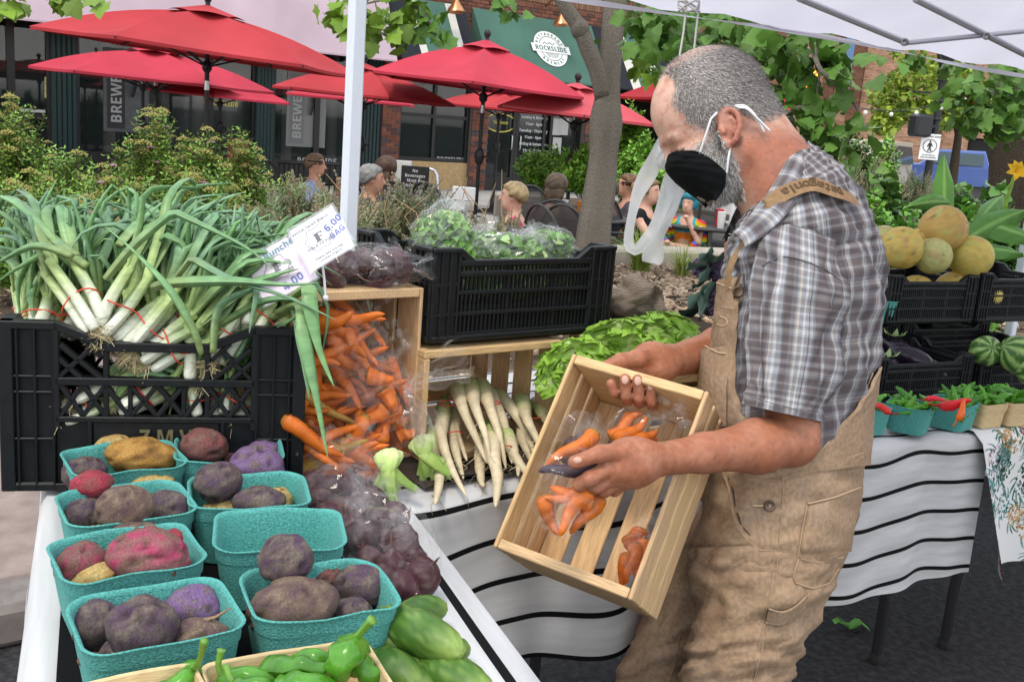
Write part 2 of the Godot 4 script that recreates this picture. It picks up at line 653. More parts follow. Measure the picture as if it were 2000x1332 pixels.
func build_facade() -> void:
	var dark:=M("shop_dark",Color(0.012,0.014,0.016),0.6)
	var green:=M("shop_green",Color(0.012,0.035,0.036),0.5,grain("pt",12,0.03,0.75,1.0),2)
	var frame:=M("shop_frame",Color(0.014,0.013,0.013),0.4)
	var glass:=glassy("shop_glass",Color(0.02,0.03,0.028),0.30,0.02)
	var inside:=M("inside",Color(0.035,0.032,0.030),0.9)
	var cream:=M("cream",Color(0.50,0.34,0.17),0.85,grain("conc",5,0.02,0.72,1.0),1)
	var steel:=M("steel",Color(0.5,0.5,0.5),0.35)
	steel.metallic=0.8
	M("brick",Color.WHITE,0.9,grain("brk",8,0.05,0.7,1.0),6,true,true)
	var t:=thing("restaurant_building","brick and dark glass restaurant front under the pink and green awnings","building",wall(10,0))
	# shell: back wall, floor, ceiling of the rooms behind the glass, and the brick wall above
	var b:=MB.new()
	fbox(b,-14,20,0,7.5,-5.3,-5.0)
	fbox(b,-14,20,3.0,3.2,-5.0,-0.3)
	fbox(b,-14,20,0.0,0.06,-5.0,-0.3)
	for s in [-14.0,fs(742,300).x,20.0]:
		fbox(b,s-0.1,s+0.1,0.06,3.0,-5.0,-0.32)
	part("room_wall",b,inside,t)
	b=MB.new()
	fbox(b,-14,20,3.1,7.5,-0.35,0.085)
	part("upper_wall",b,M("upperbrick",Color(0.30,0.15,0.10),0.9,grain("brk",8,0.05,0.6,1.0),3),t)
	# soldier course of brick above the green awnings
	b=MB.new()
	var g0:=fs(860,20).x
	for k in 66:
		var g:=R(0.7,1.2)
		b.c=Color(0.34*g,0.19*g,0.12*g)
		fbox(b,g0+k*0.082,g0+k*0.082+0.07,4.2,4.62,0.086,0.118+R(0,0.006))
	for r in 7:
		for k in 32:
			var g:=R(0.6,1.15)
			b.c=Color(0.25*g,0.11*g,0.075*g) if rng.randi() % 3 else Color(0.14*g,0.09*g,0.08*g)
			fbox(b,g0-1.6+k*0.22+(0.11 if r % 2 else 0.0),g0-1.6+k*0.22+0.208+(0.11 if r % 2 else 0.0),3.6+r*0.078,3.666+r*0.078,0.086,0.11+R(0,0.006))
	stuff(part("brick_course",b,M("brick"),t))
	b=MB.new()
	fbox(b,g0+1.4,20.05,4.72,4.95,0.086,0.26,0.02)
	part("cornice",b,cream,t)
	# ---- left shop: door, fluted pilasters, tall windows
	var hb:=2.75
	var lay:=[[-14.0,fs(22,200).x,"w"],[fs(22,200).x,fs(98,200).x,"d"],[fs(98,200).x,fs(148,200).x,"p"],[fs(148,200).x,fs(300,200).x,"w"],[fs(300,200).x,fs(410,200).x,"w"],[fs(410,200).x,fs(498,200).x,"w"],[fs(498,200).x,fs(532,200).x,"p"],[fs(532,200).x,fs(620,200).x,"w"],[fs(620,200).x,fs(706,200).x,"w"],[fs(706,200).x,fs(741,200).x,"p"]]
	for e in lay:
		var s0: float=e[0]
		var s1: float=e[1]
		if e[2] == "p":
			b=MB.new()
			fbox(b,s0,s1,0.02,3.08,-0.3,0.05,0.01)
			for k in 5:
				var c:=lerpf(s0,s1,(k+0.5)/5.0)
				fbox(b,c-0.035,c+0.035,0.3,2.9,0.05,0.085,0.012)
			part("pilaster",b,green,t)
			continue
		b=MB.new()
		for k in [s0+0.03,s1-0.03]:
			fbox(b,k-0.03,k+0.03,0.05,hb,-0.1,0.0)
		fbox(b,s0+0.06,s1-0.06,hb-0.08,hb,-0.1,-0.002)
		fbox(b,s0+0.06,s1-0.06,0.05,0.5 if e[2] == "w" else 0.3,-0.1,-0.002)
		fbox(b,s0,s1,hb,3.08,-0.1,0.02)
		if e[2] == "d":
			fbox(b,s0+0.06,s1-0.06,1.0,1.09,-0.08,0.04)
		var fr:=part("window_frame" if e[2] == "w" else "door",b,frame,t)
		b=MB.new()
		fbox(b,s0+0.06,s1-0.06,0.5 if e[2] == "w" else 0.3,hb-0.08,-0.06,-0.05)
		part("pane",b,glass,fr)
		if e[2] == "d":
			b=MB.new()
			fbox(b,s0+0.1,s1-0.1,1.11,1.17,0.045,0.075,0.01)
			part("push_bar",b,steel,fr)
	# white columns and brewing tanks inside
	b=MB.new()
	for x in [212.0,318.0,288.0,560.0,648.0]:
		var s:=fs(x,240,-1.2).x
		b.lathe(Transform3D(Basis(),wall(s,0.06,-1.2)),[Vector2(0.11,0),Vector2(0.11,2.93)],12)
	part("column",b,M("colwhite",Color(0.42,0.40,0.36),0.7),t)
	b=MB.new()
	for x in [385.0,450.0,600.0]:
		var s:=fs(x,240,-2.6).x
		b.lathe(Transform3D(Basis(),wall(s,0.3,-2.6)),[Vector2(0.0,0),Vector2(0.5,0.3),Vector2(0.5,1.8),Vector2(0.3,2.1),Vector2(0,2.15)],18)
	part("brewing_tank",b,steel,t)
	# posters and painted signs on the panes
	var ink:=M("posterblack",Color(0.02,0.02,0.022),0.6)
	var pale:=M("paintpale",Color(0.28,0.28,0.27),0.6)
	var wb:=Basis(U,Vector3.UP,N)
	for x in [[250.0,178.0],[600.0,215.0]]:
		var q:=fs(x[0],x[1])
		b=MB.new()
		fbox(b,q.x-0.42,q.x+0.42,q.y-0.72,q.y+0.72,-0.048,-0.04)
		var po:=part("poster",b,M("poster",Color(0.09,0.095,0.1),0.6,grain("pt",12,0.03,0.75,1.0),1) if x[0]<400 else M("poster2",Color(0.16,0.16,0.16),0.6),t)
		b=MB.new()
		fbox(b,q.x-0.36,q.x-0.05,q.y-0.66,q.y+0.66,-0.040,-0.037)
		part("print_panel",b,ink if x[0]<400 else M("pp",Color(0.13,0.13,0.13),0.6),po)
		letters(po,"lettering","BREWERY",0.34,Transform3D(wb*Basis(Vector3.BACK,PI/2),wall(q.x-0.2,q.y,-0.03)-t.position),pale)
		b=MB.new()
		b.tube([wall(q.x+0.1,q.y-0.1,-0.036),wall(q.x+0.16,q.y+0.1,-0.036),wall(q.x+0.12,q.y+0.35,-0.036)],[0.1,0.14,0.06],8,0.02)
		part("print_figure",b,ink,po)
	var q2:=fs(432,202)
	letters(t,"window_lettering","ROCKSLIDE",0.17,Transform3D(wb,wall(q2.x,q2.y,-0.03)-t.position),M("signyellow",Color(0.5,0.42,0.08),0.6))
	q2=fs(620,315)
	letters(t,"window_lettering","ROCKSLIDE",0.22,Transform3D(wb,wall(q2.x,q2.y,-0.03)-t.position),M("etch",Color(0.30,0.30,0.30),0.6))
	# notices on the left door
	for y in [157.0,171.0,185.0]:
		for x in [23.0,93.0]:
			var q:=fs(x,y)
			b=MB.new()
			fbox(b,q.x-0.05,q.x+0.05,q.y-0.055,q.y+0.055,-0.046,-0.04)
			part("notice",b,M("noticey",Color(0.5,0.45,0.2),0.7),t)
	# ---- brick columns, dark window with the etched sign, doorway
	brick_column(t,fs(741,250).x,fs(776,250).x,0.02,3.1)
	brick_column(t,fs(916,250).x,fs(949,250).x,0.02,3.1)
	brick_column(t,fs(1138,250).x,fs(1176,250).x,0.02,3.1)
	var s0:=fs(776,250).x
	var s1:=fs(916,250).x
	var sm:=(s0+s1)/2
	b=MB.new()
	for k in [s0+0.04,s1-0.04]:
		fbox(b,k-0.04,k+0.04,0.6,3.0,-0.1,0.0)
	for k in [[0.6,0.68],[1.52,1.6],[2.9,3.08]]:
		fbox(b,s0+0.08,s1-0.08,k[0],k[1],-0.1,-0.002)
	for k in [[0.68,1.52],[1.6,2.9]]:
		fbox(b,sm-0.035,sm+0.035,k[0],k[1],-0.1,-0.004)
	var fr2:=part("window_frame",b,frame,t)
	for k in 4:
		b=MB.new()
		var a:=s0+0.08 if k % 2==0 else sm+0.035
		fbox(b,a,a+(sm-s0)-0.115,0.68 if k<2 else 1.6,1.52 if k<2 else 2.9,-0.06,-0.05)
		part("pane",b,glass,fr2)
	b=MB.new()
	fbox(b,s0,s1,0.02,0.6,-0.3,0.02)
	part("window_apron",b,cream,t)
	q2=fs(882,312)
	letters(t,"window_lettering","ROCKSLIDE",0.185,Transform3D(wb,wall(q2.x,q2.y,-0.035)-t.position),M("etch2",Color(0.42,0.42,0.42),0.6))
	letters(t,"window_lettering","RESTAURANT BREWERY",0.075,Transform3D(wb,wall(q2.x+0.02,q2.y-0.13,-0.035)-t.position),M("etch2"))
	# bottles and a red beer sign in that window
	b=MB.new()
	b.tube([wall(s0+1.05,2.62,-0.2),wall(s0+1.1,2.8,-0.2),wall(s0+1.18,2.64,-0.2),wall(s0+1.26,2.8,-0.2),wall(s0+1.3,2.62,-0.2)],[0.018],6)
	var neon:=M("neonred",Color(0.6,0.05,0.02),0.5)
	neon.emission_enabled=true
	neon.emission=Color(1,0.12,0.04)
	neon.emission_energy_multiplier=1.2
	part("neon_sign",b,neon,t)
	# doorway
	s0=fs(949,260).x
	s1=fs(1138,260).x
	var ds:=[s0,lerpf(s0,s1,0.31),lerpf(s0,s1,0.62),lerpf(s0,s1,0.66),s1]
	b=MB.new()
	fbox(b,s0,s1,2.45,3.1,-0.2,-0.05)
	part("transom_panel",b,dark,t)
	for k in 4:
		if k==2:
			continue
		var a: float=ds[k]
		var e: float=ds[k+1]
		b=MB.new()
		for m in [a+0.045,e-0.045]:
			fbox(b,m-0.04,m+0.04,0.03,2.44,-0.14,-0.06)
		fbox(b,a+0.085,e-0.085,0.03,0.32,-0.14,-0.062)
		fbox(b,a+0.085,e-0.085,2.32,2.44,-0.14,-0.062)
		var dr:=part("door",b,frame,t)
		b=MB.new()
		fbox(b,a+0.085,e-0.085,0.32,2.32,-0.11,-0.1)
		part("pane",b,glass,dr)
		if k<2:
			b=MB.new()
			var hs:=e-0.12 if k==0 else a+0.12
			b.tube([wall(hs,0.95,-0.05),wall(hs,0.98,-0.01),wall(hs,1.25,-0.01),wall(hs,1.28,-0.05)],[0.014],6)
			part("handle",b,steel,dr)
	q2=fs(1047,250)
	var hours:=["Hours","Sunday & Monday","11am - 8pm","Tuesday - Thursday","11am - 9pm","Friday & Saturday","11am - 10pm"]
	for k in 7:
		letters(t,"hours_lettering",hours[k],0.12 if k else 0.15,Transform3D(wb,wall(q2.x,q2.y+0.38-k*0.15,-0.09)-t.position),M("etch3",Color(0.55,0.55,0.55),0.6))
	q2=fs(982,240)
	b=MB.new()
	for k in 24:
		var a0:=TAU*k/24
		var a1:=TAU*(k+1)/24
		b.rot_bar(wall(q2.x+cos(a0)*0.42,q2.y+sin(a0)*0.2,-0.088),wall(q2.x+cos(a1)*0.42,q2.y+sin(a1)*0.2,-0.088),0.03,0.006,N)
	part("neon_oval",b,M("signyellow"),t)
	letters(t,"window_lettering","TAP ROOM",0.11,Transform3D(wb,wall(q2.x,q2.y,-0.085)-t.position),M("signyellow"))
	for k in [[1090.0,248.0],[1106.0,248.0],[1092.0,285.0]]:
		var q:=fs(k[0],k[1])
		b=MB.new()
		fbox(b,q.x-0.13,q.x+0.13,q.y-0.19,q.y+0.19,-0.09,-0.084)
		part("posted_menu",b,M("paper2",Color(0.42,0.42,0.40),0.8),t)
	# ---- awnings
	var pink:=M("pink_awning",Color(0.48,0.375,0.425),0.8,grain("cloudy",21,0.008,0.86,1.0,1.0,256),0.35)
	var a1:=thing("pink_awning","long pale pink cloth awning over the dark windows at left","awning",wall(3,2.7,0))
	var q3:=fs(776,117,1.1)
	var q4:=fs(0,32,1.1)
	awning(a1,"canopy",q4.x-6,q3.x,4.9,(q3.y+q4.y)/2,1.1,pink,true,0.03)
	var ag:=M("green_awning",Color(0.07,0.15,0.118),0.8,grain("cloudy",21,0.008,0.86,1.0,1.0,256),0.5)
	var aw:=M("white_stripe",Color(0.50,0.49,0.44),0.8)
	var ad:=M("dark_stripe",Color(0.018,0.02,0.026),0.8)
	var a2:=thing("striped_awning","narrow green awning with white and black stripes beside the brick column","awning",wall(fs(850,100).x,2.7,0))
	var bot:=fs(1160,166,1.0).y
	var top:=fs(1100,42,0.1).y
	var cut:=[[790.0,832.0,ad],[832.0,847.0,aw],[847.0,907.0,ag],[907.0,923.0,aw],[923.0,946.0,ad]]
	for e in cut:
		awning(a2,"awning_stripe",fs(e[0],110,1.0).x,fs(e[1],110,1.0).x-0.004,top,bot,1.0,e[2],false,0.03)
	var a3:=thing("green_awning","wide green awning with the round white brewery emblem","awning",wall(fs(1100,100).x,2.7,0))
	cut=[[960.0,1195.0,ag],[1195.0,1240.0,ad],[1240.0,1258.0,aw],[1258.0,1290.0,ag],[1290.0,1302.0,aw],[1302.0,1330.0,ad],[1330.0,1420.0,ag]]
	for e in cut:
		awning(a3,"awning_stripe",fs(e[0],150,1.0).x,fs(e[1],150,1.0).x-0.004,top,bot,1.0,e[2],e[0]==960.0,0.03)
	# emblem lies on the slope of the cloth
	var slope:=(wall(0,bot,1.0)-wall(0,top,0.12)).normalized()
	var en:=U.cross(-slope).normalized()
	var mid:=fs(1075,96,0.55)
	var k0:=(mid.y-bot)/(top-bot)
	var ec:=wall(fs(1075,96,lerpf(1.0,0.12,k0)).x,0,0)
	ec=Vector3(ec.x,0,ec.z)+N*lerpf(1.0,0.12,k0)+Vector3(0,lerpf(bot,top,k0),0)+en*0.012
	var eb:=Basis(U,-slope,en)
	var em:=M("emblem",Color(0.66,0.66,0.64),0.7)
	var eg:=M("emblem_green",Color(0.05,0.12,0.09),0.8)
	b=MB.new()
	b.lathe(Transform3D(eb*Basis(Vector3.RIGHT,PI/2),ec),[Vector2(0,0.004),Vector2(0.45,0.004),Vector2(0.45,0)],32)
	var disc:=part("emblem_disc",b,em,a3)
	b=MB.new()
	b.lathe(Transform3D(eb*Basis(Vector3.RIGHT,PI/2),ec+en*0.006),[Vector2(0.30,0.002),Vector2(0.315,0.002)],32)
	for k in 5:
		b.rot_bar(ec+eb*Vector3(-0.2+k*0.07,0.1+0.06*(k % 2),0.008),ec+eb*Vector3(-0.13+k*0.07,0.1+0.06*((k+1) % 2),0.008),0.014,0.003,en)
	for k in 4:
		b.rot_bar(ec+eb*Vector3(-0.2+k*0.02,-0.13-k*0.03,0.008),ec+eb*Vector3(0.2-k*0.02,-0.13-k*0.03,0.008),0.006,0.003,en)
	part("emblem_ring",b,eg,disc)
	b=MB.new()
	b.box(Transform3D(eb,ec+en*0.012+eb*Vector3(0,-0.01,0)),Vector3(1.06,0.2,0.01))
	part("emblem_band",b,em,disc)
	letters(disc,"lettering","ROCKSLIDE",0.225,Transform3D(eb,ec+en*0.018+eb*Vector3(0,-0.01,0)-a3.position),eg)
	for w in [["RESTAURANT",1.0],["BREWERY",-1.0]]:
		var word: String=w[0]
		for k in word.length():
			var a: float=(k-(word.length()-1)/2.0)*(0.26 if word.length()>8 else 0.27)
			var pos:=eb*(Vector3(sin(a),cos(a)*w[1],0)*0.375)
			letters(disc,"lettering",word[k],0.125,Transform3D(eb*Basis(Vector3.BACK,-a*w[1]),ec+en*0.006+pos-a3.position),eg)
	# copper lamps
	var copper:=M("copper",Color(0.55,0.26,0.13),0.3)
	copper.metallic=0.9
	for x in [[891.0,12.0,"copper cone lamp on the wall above the striped awning"],[1097.0,38.0,"copper cone lamp above the green awning behind the branch"]]:
		var q:=fs(x[0],x[1],0.7)
		var p:=wall(q.x,q.y,0.7)
		var l:=thing("wall_lamp",x[2],"lamp",p,"copper lamps over the awnings")
		b=MB.new()
		b.lathe(Transform3D(Basis(N.cross(Vector3.UP),0.12),p),[Vector2(0.19,-0.12),Vector2(0.17,-0.06),Vector2(0.07,0.08),Vector2(0.05,0.14),Vector2(0.0,0.15)],18)
		part("lamp_shade",b,copper,l)
		b=MB.new()
		b.tube([p+Vector3(0,0.14,0),p+Vector3(0,0.4,0)-N*0.1,p+Vector3(0,0.42,0)-N*0.4,p+Vector3(0,0.3,0)-N*0.62],[0.018],6)
		part("lamp_arm",b,copper,l)

# ------------------------------------------------------------------ across the side street
func build_far_side() -> void:
	var t:=thing("tan_brick_building","tan brick building with narrow blue windows across the side street","building",Vector3(20,0,-44))
	var tan:=M("tanbrick",Color(0.50,0.315,0.22),0.9,brick_tex(),0.55)
	var dk:=M("brownbrick",Color(0.20,0.105,0.07),0.9,brick_tex(),0.55)
	var a:=at(1500,300,60.0)
	var e:=at(2120,300,52.0)
	a.y=0
	e.y=0
	var d:=(e-a).normalized()
	var nn:=d.cross(Vector3.UP)*-1.0
	var bs:=Basis(d,Vector3.UP,d.cross(Vector3.UP))
	if bs.z.dot(-a)<0:
		bs=Basis(-d,Vector3.UP,(-d).cross(Vector3.UP))
	nn=bs.z
	var at_wall:=func(x: float,y: float) -> Vector2:
		var w:=fw+rt*((x-1000.0)/FOCAL)+up*((666.0-y)/FOCAL)
		var k:=(a-cam_at).dot(nn)/w.dot(nn)
		var p:=cam_at+w*k-a
		return Vector2(p.dot(bs.x),p.y+0.0)
	var put:=func(b: MB,s0: float,s1: float,h0: float,h1: float,o0: float,o1: float) -> void:
		b.box(Transform3D(bs,a+bs.x*(s0+s1)*0.5+Vector3(0,(h0+h1)/2,0)+nn*(o0+o1)*0.5),Vector3(absf(s1-s0),h1-h0,o1-o0))
	var s_w: float=at_wall.call(1652,130).x
	var s_d: float=at_wall.call(1925,270).x
	var h_top:=11.0
	var b:=MB.new()
	put.call(b,-26.0,s_w-0.45,0.0,h_top,-0.4,0.0)
	put.call(b,s_w-0.6,s_w+0.6,0.0,at_wall.call(1645,172).y,-0.4,-0.002)
	put.call(b,s_w-0.6,s_w+0.6,at_wall.call(1655,90).y+1.6,h_top,-0.4,-0.002)
	put.call(b,s_w+0.45,s_d-0.8,0.0,h_top,-0.4,0.0)
	put.call(b,s_d-0.8,s_d+0.8,2.6,h_top,-0.4,-0.002)
	put.call(b,-60.0,60.0,0.0,h_top,-8.0,-7.6)
	put.call(b,-60.0,60.0,h_top,h_top+0.3,-8.0,0.1)
	part("wall",b,tan,t)
	for x in [s_w+0.75,s_w-0.75,s_d-2.5,s_d+1.9]:
		b=MB.new()
		put.call(b,x-0.32,x+0.32,0.0,h_top-0.4,0.0,0.3)
		part("brick_pier",b,dk,t)
	b=MB.new()
	put.call(b,s_w-0.6,s_w+0.6,at_wall.call(1645,172).y,at_wall.call(1655,90).y+1.6,-0.38,-0.34)
	var sky_glass:=M("sky_glass",Color(0.12,0.25,0.48),0.08)
	var wd:=part("window",b,sky_glass,t)
	b=MB.new()
	put.call(b,s_w-0.45,s_w-0.2,at_wall.call(1645,172).y,at_wall.call(1655,90).y+1.6,-0.33,-0.1)
	part("frame",b,M("shop_frame"),wd)
	b=MB.new()
	put.call(b,s_d-0.8,s_d+0.8,0.0,2.6,-0.39,-0.35)
	part("door",b,M("shop_frame"),t)
	# neon sign seen through the leaves
	var nm:=M("neonsign",Color(0.7,0.35,0.05),0.5)
	nm.emission_enabled=true
	nm.emission=Color(1.0,0.45,0.08)
	nm.emission_energy_multiplier=1.6
	var np:=at(1585,165,21.0)
	var nt:=thing("neon_shop_sign","small red and yellow neon sign glowing behind the leaves","sign",np)
	b=MB.new()
	for k in 5:
		b.tube([np+Vector3(-0.22+0.05*k,-0.35+0.14*k,0),np+Vector3(-0.1+0.07*k,-0.2+0.14*k,0.02),np+Vector3(0.1,-0.3+0.15*k,0)],[0.022],6)
	part("tube",b,nm,nt)
	b=MB.new()
	b.tube([np+Vector3(0.05,-0.5,-0.04),np+Vector3(0.05,-2.0,-0.04)],[0.03],6)
	part("post",b,M("shop_frame"),nt)
	# street lamp with the walk signal and the dismount sign
	var black:=M("lamp_black",Color(0.02,0.021,0.024),0.45)
	var lp:=at(1815,330,20.5)
	var foot:=Vector3(lp.x,0,lp.z)
	var lamp:=thing("street_lamp","black street lamp post with the walk signal and a white sign","street lamp",foot)
	b=MB.new()
	b.lathe(Transform3D(Basis(),foot),[Vector2(0.2,0),Vector2(0.2,0.25),Vector2(0.10,0.4),Vector2(0.08,0.9),Vector2(0.07,3.1),Vector2(0.13,3.12),Vector2(0.13,3.2),Vector2(0.1,3.24),Vector2(0.16,3.4),Vector2(0.2,3.55),Vector2(0.2,3.72),Vector2(0.1,3.74),Vector2(0,3.75)],14)
	for h in [1.75,2.25,2.6,3.0]:
		b.lathe(Transform3D(Basis(),foot),[Vector2(0.1,h-0.02),Vector2(0.115,h),Vector2(0.1,h+0.02)],14)
	b.tube([foot+Vector3(-0.55,2.75,0),foot+Vector3(0.55,2.75,0)],[0.018],6)
	part("pole",b,black,lamp)
	b=MB.new()
	b.ball(Transform3D(Basis(),foot+Vector3(0,3.95,0)),func(_q): return 0.23,14,10)
	part("lamp_globe",b,M("globe",Color(0.8,0.8,0.76),0.3),lamp)
	b=MB.new()
	b.box(Transform3D(Basis(Vector3.UP,0.35),foot+Vector3(-0.34,2.1,0.12)),Vector3(0.42,0.44,0.3),0.05)
	b.box(Transform3D(Basis(),foot+Vector3(-0.1,2.1,0.06)),Vector3(0.16,0.06,0.06),0.01)
	part("walk_signal",b,black,lamp)
	var sc:=at(1817,287,20.22)
	var face:=Basis(Vector3.UP,-0.3)
	b=MB.new()
	b.box(Transform3D(face,sc),Vector3(0.36,0.5,0.012),0.004)
	var sp:=part("sign_plate",b,M("signwhite",Color(0.72,0.72,0.72),0.5),lamp)
	var ink:=M("signink",Color(0.03,0.03,0.035),0.6)
	b=MB.new()
	for k in 20:
		var a0:=TAU*k/20
		var a1:=TAU*(k+1)/20
		b.rot_bar(sc+face*Vector3(cos(a0)*0.125,0.02+sin(a0)*0.125,0.009),sc+face*Vector3(cos(a1)*0.125,0.02+sin(a1)*0.125,0.009),0.012,0.004,face.z)
	b.lathe(Transform3D(face*Basis(Vector3.RIGHT,PI/2),sc+face*Vector3(0,0.105,0.008)),[Vector2(0,0.004),Vector2(0.02,0.003)],10)
	for s in [[0.0,0.08,0.0,-0.01,0.05],[0.0,-0.01,-0.03,-0.08,0.022],[0.0,-0.01,0.035,-0.08,0.022],[-0.02,0.07,-0.05,0.0,0.016],[0.02,0.07,0.05,0.01,0.016]]:
		b.rot_bar(sc+face*Vector3(s[0],s[1],0.009),sc+face*Vector3(s[2],s[3],0.009),s[4],0.005,face.z)
	part("walker_symbol",b,ink,sp)
	letters(sp,"lettering","DISMOUNT ZONE",0.062,Transform3D(face,sc+face*Vector3(0,0.2,0.008)-foot),ink)
	for k in 2:
		letters(sp,"lettering",["DO NOT RIDE OR","SKATE ON SIDEWALK"][k],0.04,Transform3D(face,sc+face*Vector3(0,-0.16-k*0.045,0.008)-foot),ink)
	build_pickup()
	# string of bulbs
	b=MB.new()
	var p0:=at(1640,205,16.0)
	var p1:=at(1935,170,18.0)
	var pts:=[]
	for k in 13:
		pts.append(p0.lerp(p1,k/12.0)-Vector3(0,0.22*sin(PI*k/12.0),0))
	b.tube(pts,[0.008],5)
	var sl:=thing("string_lights","thin black cable with small bulbs strung to the lamp post","string lights",pts[6])
	part("cable",b,black,sl)
	for k in [2,4,6,8,10]:
		b=MB.new()
		b.ball(Transform3D(Basis(),pts[k]-Vector3(0,0.06,0)),func(_q): return 0.035,8,6)
		part("bulb",b,M("globe"),sl)

func brick_tex() -> ImageTexture:
	if tex.has("bricks"):
		return tex["bricks"]
	var r:=RandomNumberGenerator.new()
	r.seed=5
	var im:=Image.create(256,256,false,Image.FORMAT_RGB8)
	im.fill(Color(0.72,0.68,0.66))
	for y in 21:
		var h0:=int(y*256.0/21)
		for x in range(-1,9):
			var x0:=int(x*32+(16 if y % 2 else 0))
			var g:=r.randf_range(0.68,1.0)
			im.fill_rect(Rect2i(maxi(x0,0),h0,mini(30,256-maxi(x0,0)) if x0>=0 else maxi(30+x0,0),10),Color(g,g*r.randf_range(0.94,1.0),g*r.randf_range(0.9,1.0)))
	tex["bricks"]=ImageTexture.create_from_image(im)
	return tex["bricks"]

func build_pickup() -> void:
	var paint:=M("blue_paint",Color(0.012,0.055,0.24),0.25)
	paint.clearcoat_enabled=true
	var p:=at(1864,352,39.0)
	p.y=0
	var t:=thing("pickup_truck","bright blue pickup truck parked across the street","truck",p)
	# built along x, nose to -x, then turned
	var x:=Transform3D(Basis(Vector3.UP,deg_to_rad(-20)),p)
	var side:=[Vector2(-2.7,0.5),Vector2(-2.75,0.95),Vector2(-2.55,1.12),Vector2(-1.35,1.22),Vector2(-0.65,1.80),Vector2(0.9,1.83),Vector2(1.12,1.25),Vector2(2.7,1.25),Vector2(2.75,0.55)]
	var b:=MB.new()
	var rings:=[]
	for w in [[-0.95,0.93],[-1.0,1.0],[1.0,1.0],[0.95,0.93]]:
		pass
	for z in [-0.98,-0.86,0.86,0.98]:
		var g:=PackedVector3Array()
		for q in side:
			var k:=0.94 if absf(z)>0.9 else 1.0
			var in_:=0.80 if q.y>1.5 else 1.0
			g.append(x*Vector3(q.x*(0.985 if k<1 else 1.0),0.5+(q.y-0.5)*k,z*in_))
		rings.append(g)
	b.loft(rings,true,true)
	part("body",b,paint,t)
	var gl:=M("car_glass",Color(0.05,0.07,0.08),0.06)
	for zz in [-1.0,1.0]:
		for w in [[-1.12,-0.08,-0.62],[0.02,0.88,0.08]]:
			b=MB.new()
			var z0: float=zz*0.99
			b.face(x*Vector3(w[0],1.27,z0*0.985),x*Vector3(w[1],1.27,z0*0.985),x*Vector3(w[1]-0.03,1.70,z0*0.845),x*Vector3(w[2],1.70,z0*0.845))
			part("window",b,gl,t)
		for wx in [-1.75,1.65]:
			b=MB.new()
			b.lathe(x*Transform3D(Basis(Vector3.RIGHT,PI/2*zz),Vector3(wx,0.4,zz*0.8)),[Vector2(0,0.22),Vector2(0.22,0.2),Vector2(0.25,0.23),Vector2(0.4,0.2),Vector2(0.4,0.0),Vector2(0,0)],20)
			var wh:=part("wheel",b,M("tyre",Color(0.02,0.02,0.02),0.8),t)
			b=MB.new()
			b.lathe(x*Transform3D(Basis(Vector3.RIGHT,PI/2*zz),Vector3(wx,0.4,zz*0.8)),[Vector2(0,0.25),Vector2(0.2,0.235),Vector2(0.24,0.235)],20)
			part("rim",b,M("steel"),wh)
		b=MB.new()
		b.box(x*Transform3D(Basis(),Vector3(-2.68,0.95,zz*0.72)),Vector3(0.16,0.2,0.32),0.03)
		part("headlight",b,M("lens",Color(0.75,0.77,0.8),0.1),t)
	b=MB.new()
	b.face(x*Vector3(-1.33,1.24,-0.85),x*Vector3(-1.33,1.24,0.85),x*Vector3(-0.68,1.785,0.7),x*Vector3(-0.68,1.785,-0.7))
	part("windscreen",b,gl,t)
	# beige van behind the hedge
	p=at(1772,350,33.0)
	p.y=0
	t=thing("parked_van","beige van partly hidden behind the dark hedge","van",p)
	x=Transform3D(Basis(Vector3.UP,deg_to_rad(60)),p+Vector3(-1.2,0,0))
	rings=[]
	for z in [-0.95,-0.85,0.85,0.95]:
		var g:=PackedVector3Array()
		for q in [Vector2(-2.2,0.4),Vector2(-2.25,1.0),Vector2(-1.9,1.15),Vector2(-1.2,1.85),Vector2(2.1,1.9),Vector2(2.2,0.45)]:
			g.append(x*Vector3(q.x,q.y,z*(0.84 if q.y>1.5 else 1.0)))
		rings.append(g)
	b=MB.new()
	b.loft(rings,true,true)
	part("body",b,M("van_beige",Color(0.42,0.37,0.30),0.35),t)
	for zz in [-1.0,1.0]:
		b=MB.new()
		b.face(x*Vector3(-1.0,1.2,zz*0.955),x*Vector3(1.9,1.2,zz*0.955),x*Vector3(1.8,1.75,zz*0.85),x*Vector3(-0.9,1.75,zz*0.85))
		part("window",b,gl,t)
		for wx in [-1.4,1.4]:
			b=MB.new()
			b.lathe(x*Transform3D(Basis(Vector3.RIGHT,PI/2*zz),Vector3(wx,0.36,zz*0.76)),[Vector2(0,0.22),Vector2(0.36,0.2),Vector2(0.36,0.0),Vector2(0,0)],18)
			part("wheel",b,M("tyre"),t)

# ------------------------------------------------------------------ the market tent
var tent0: Vector3

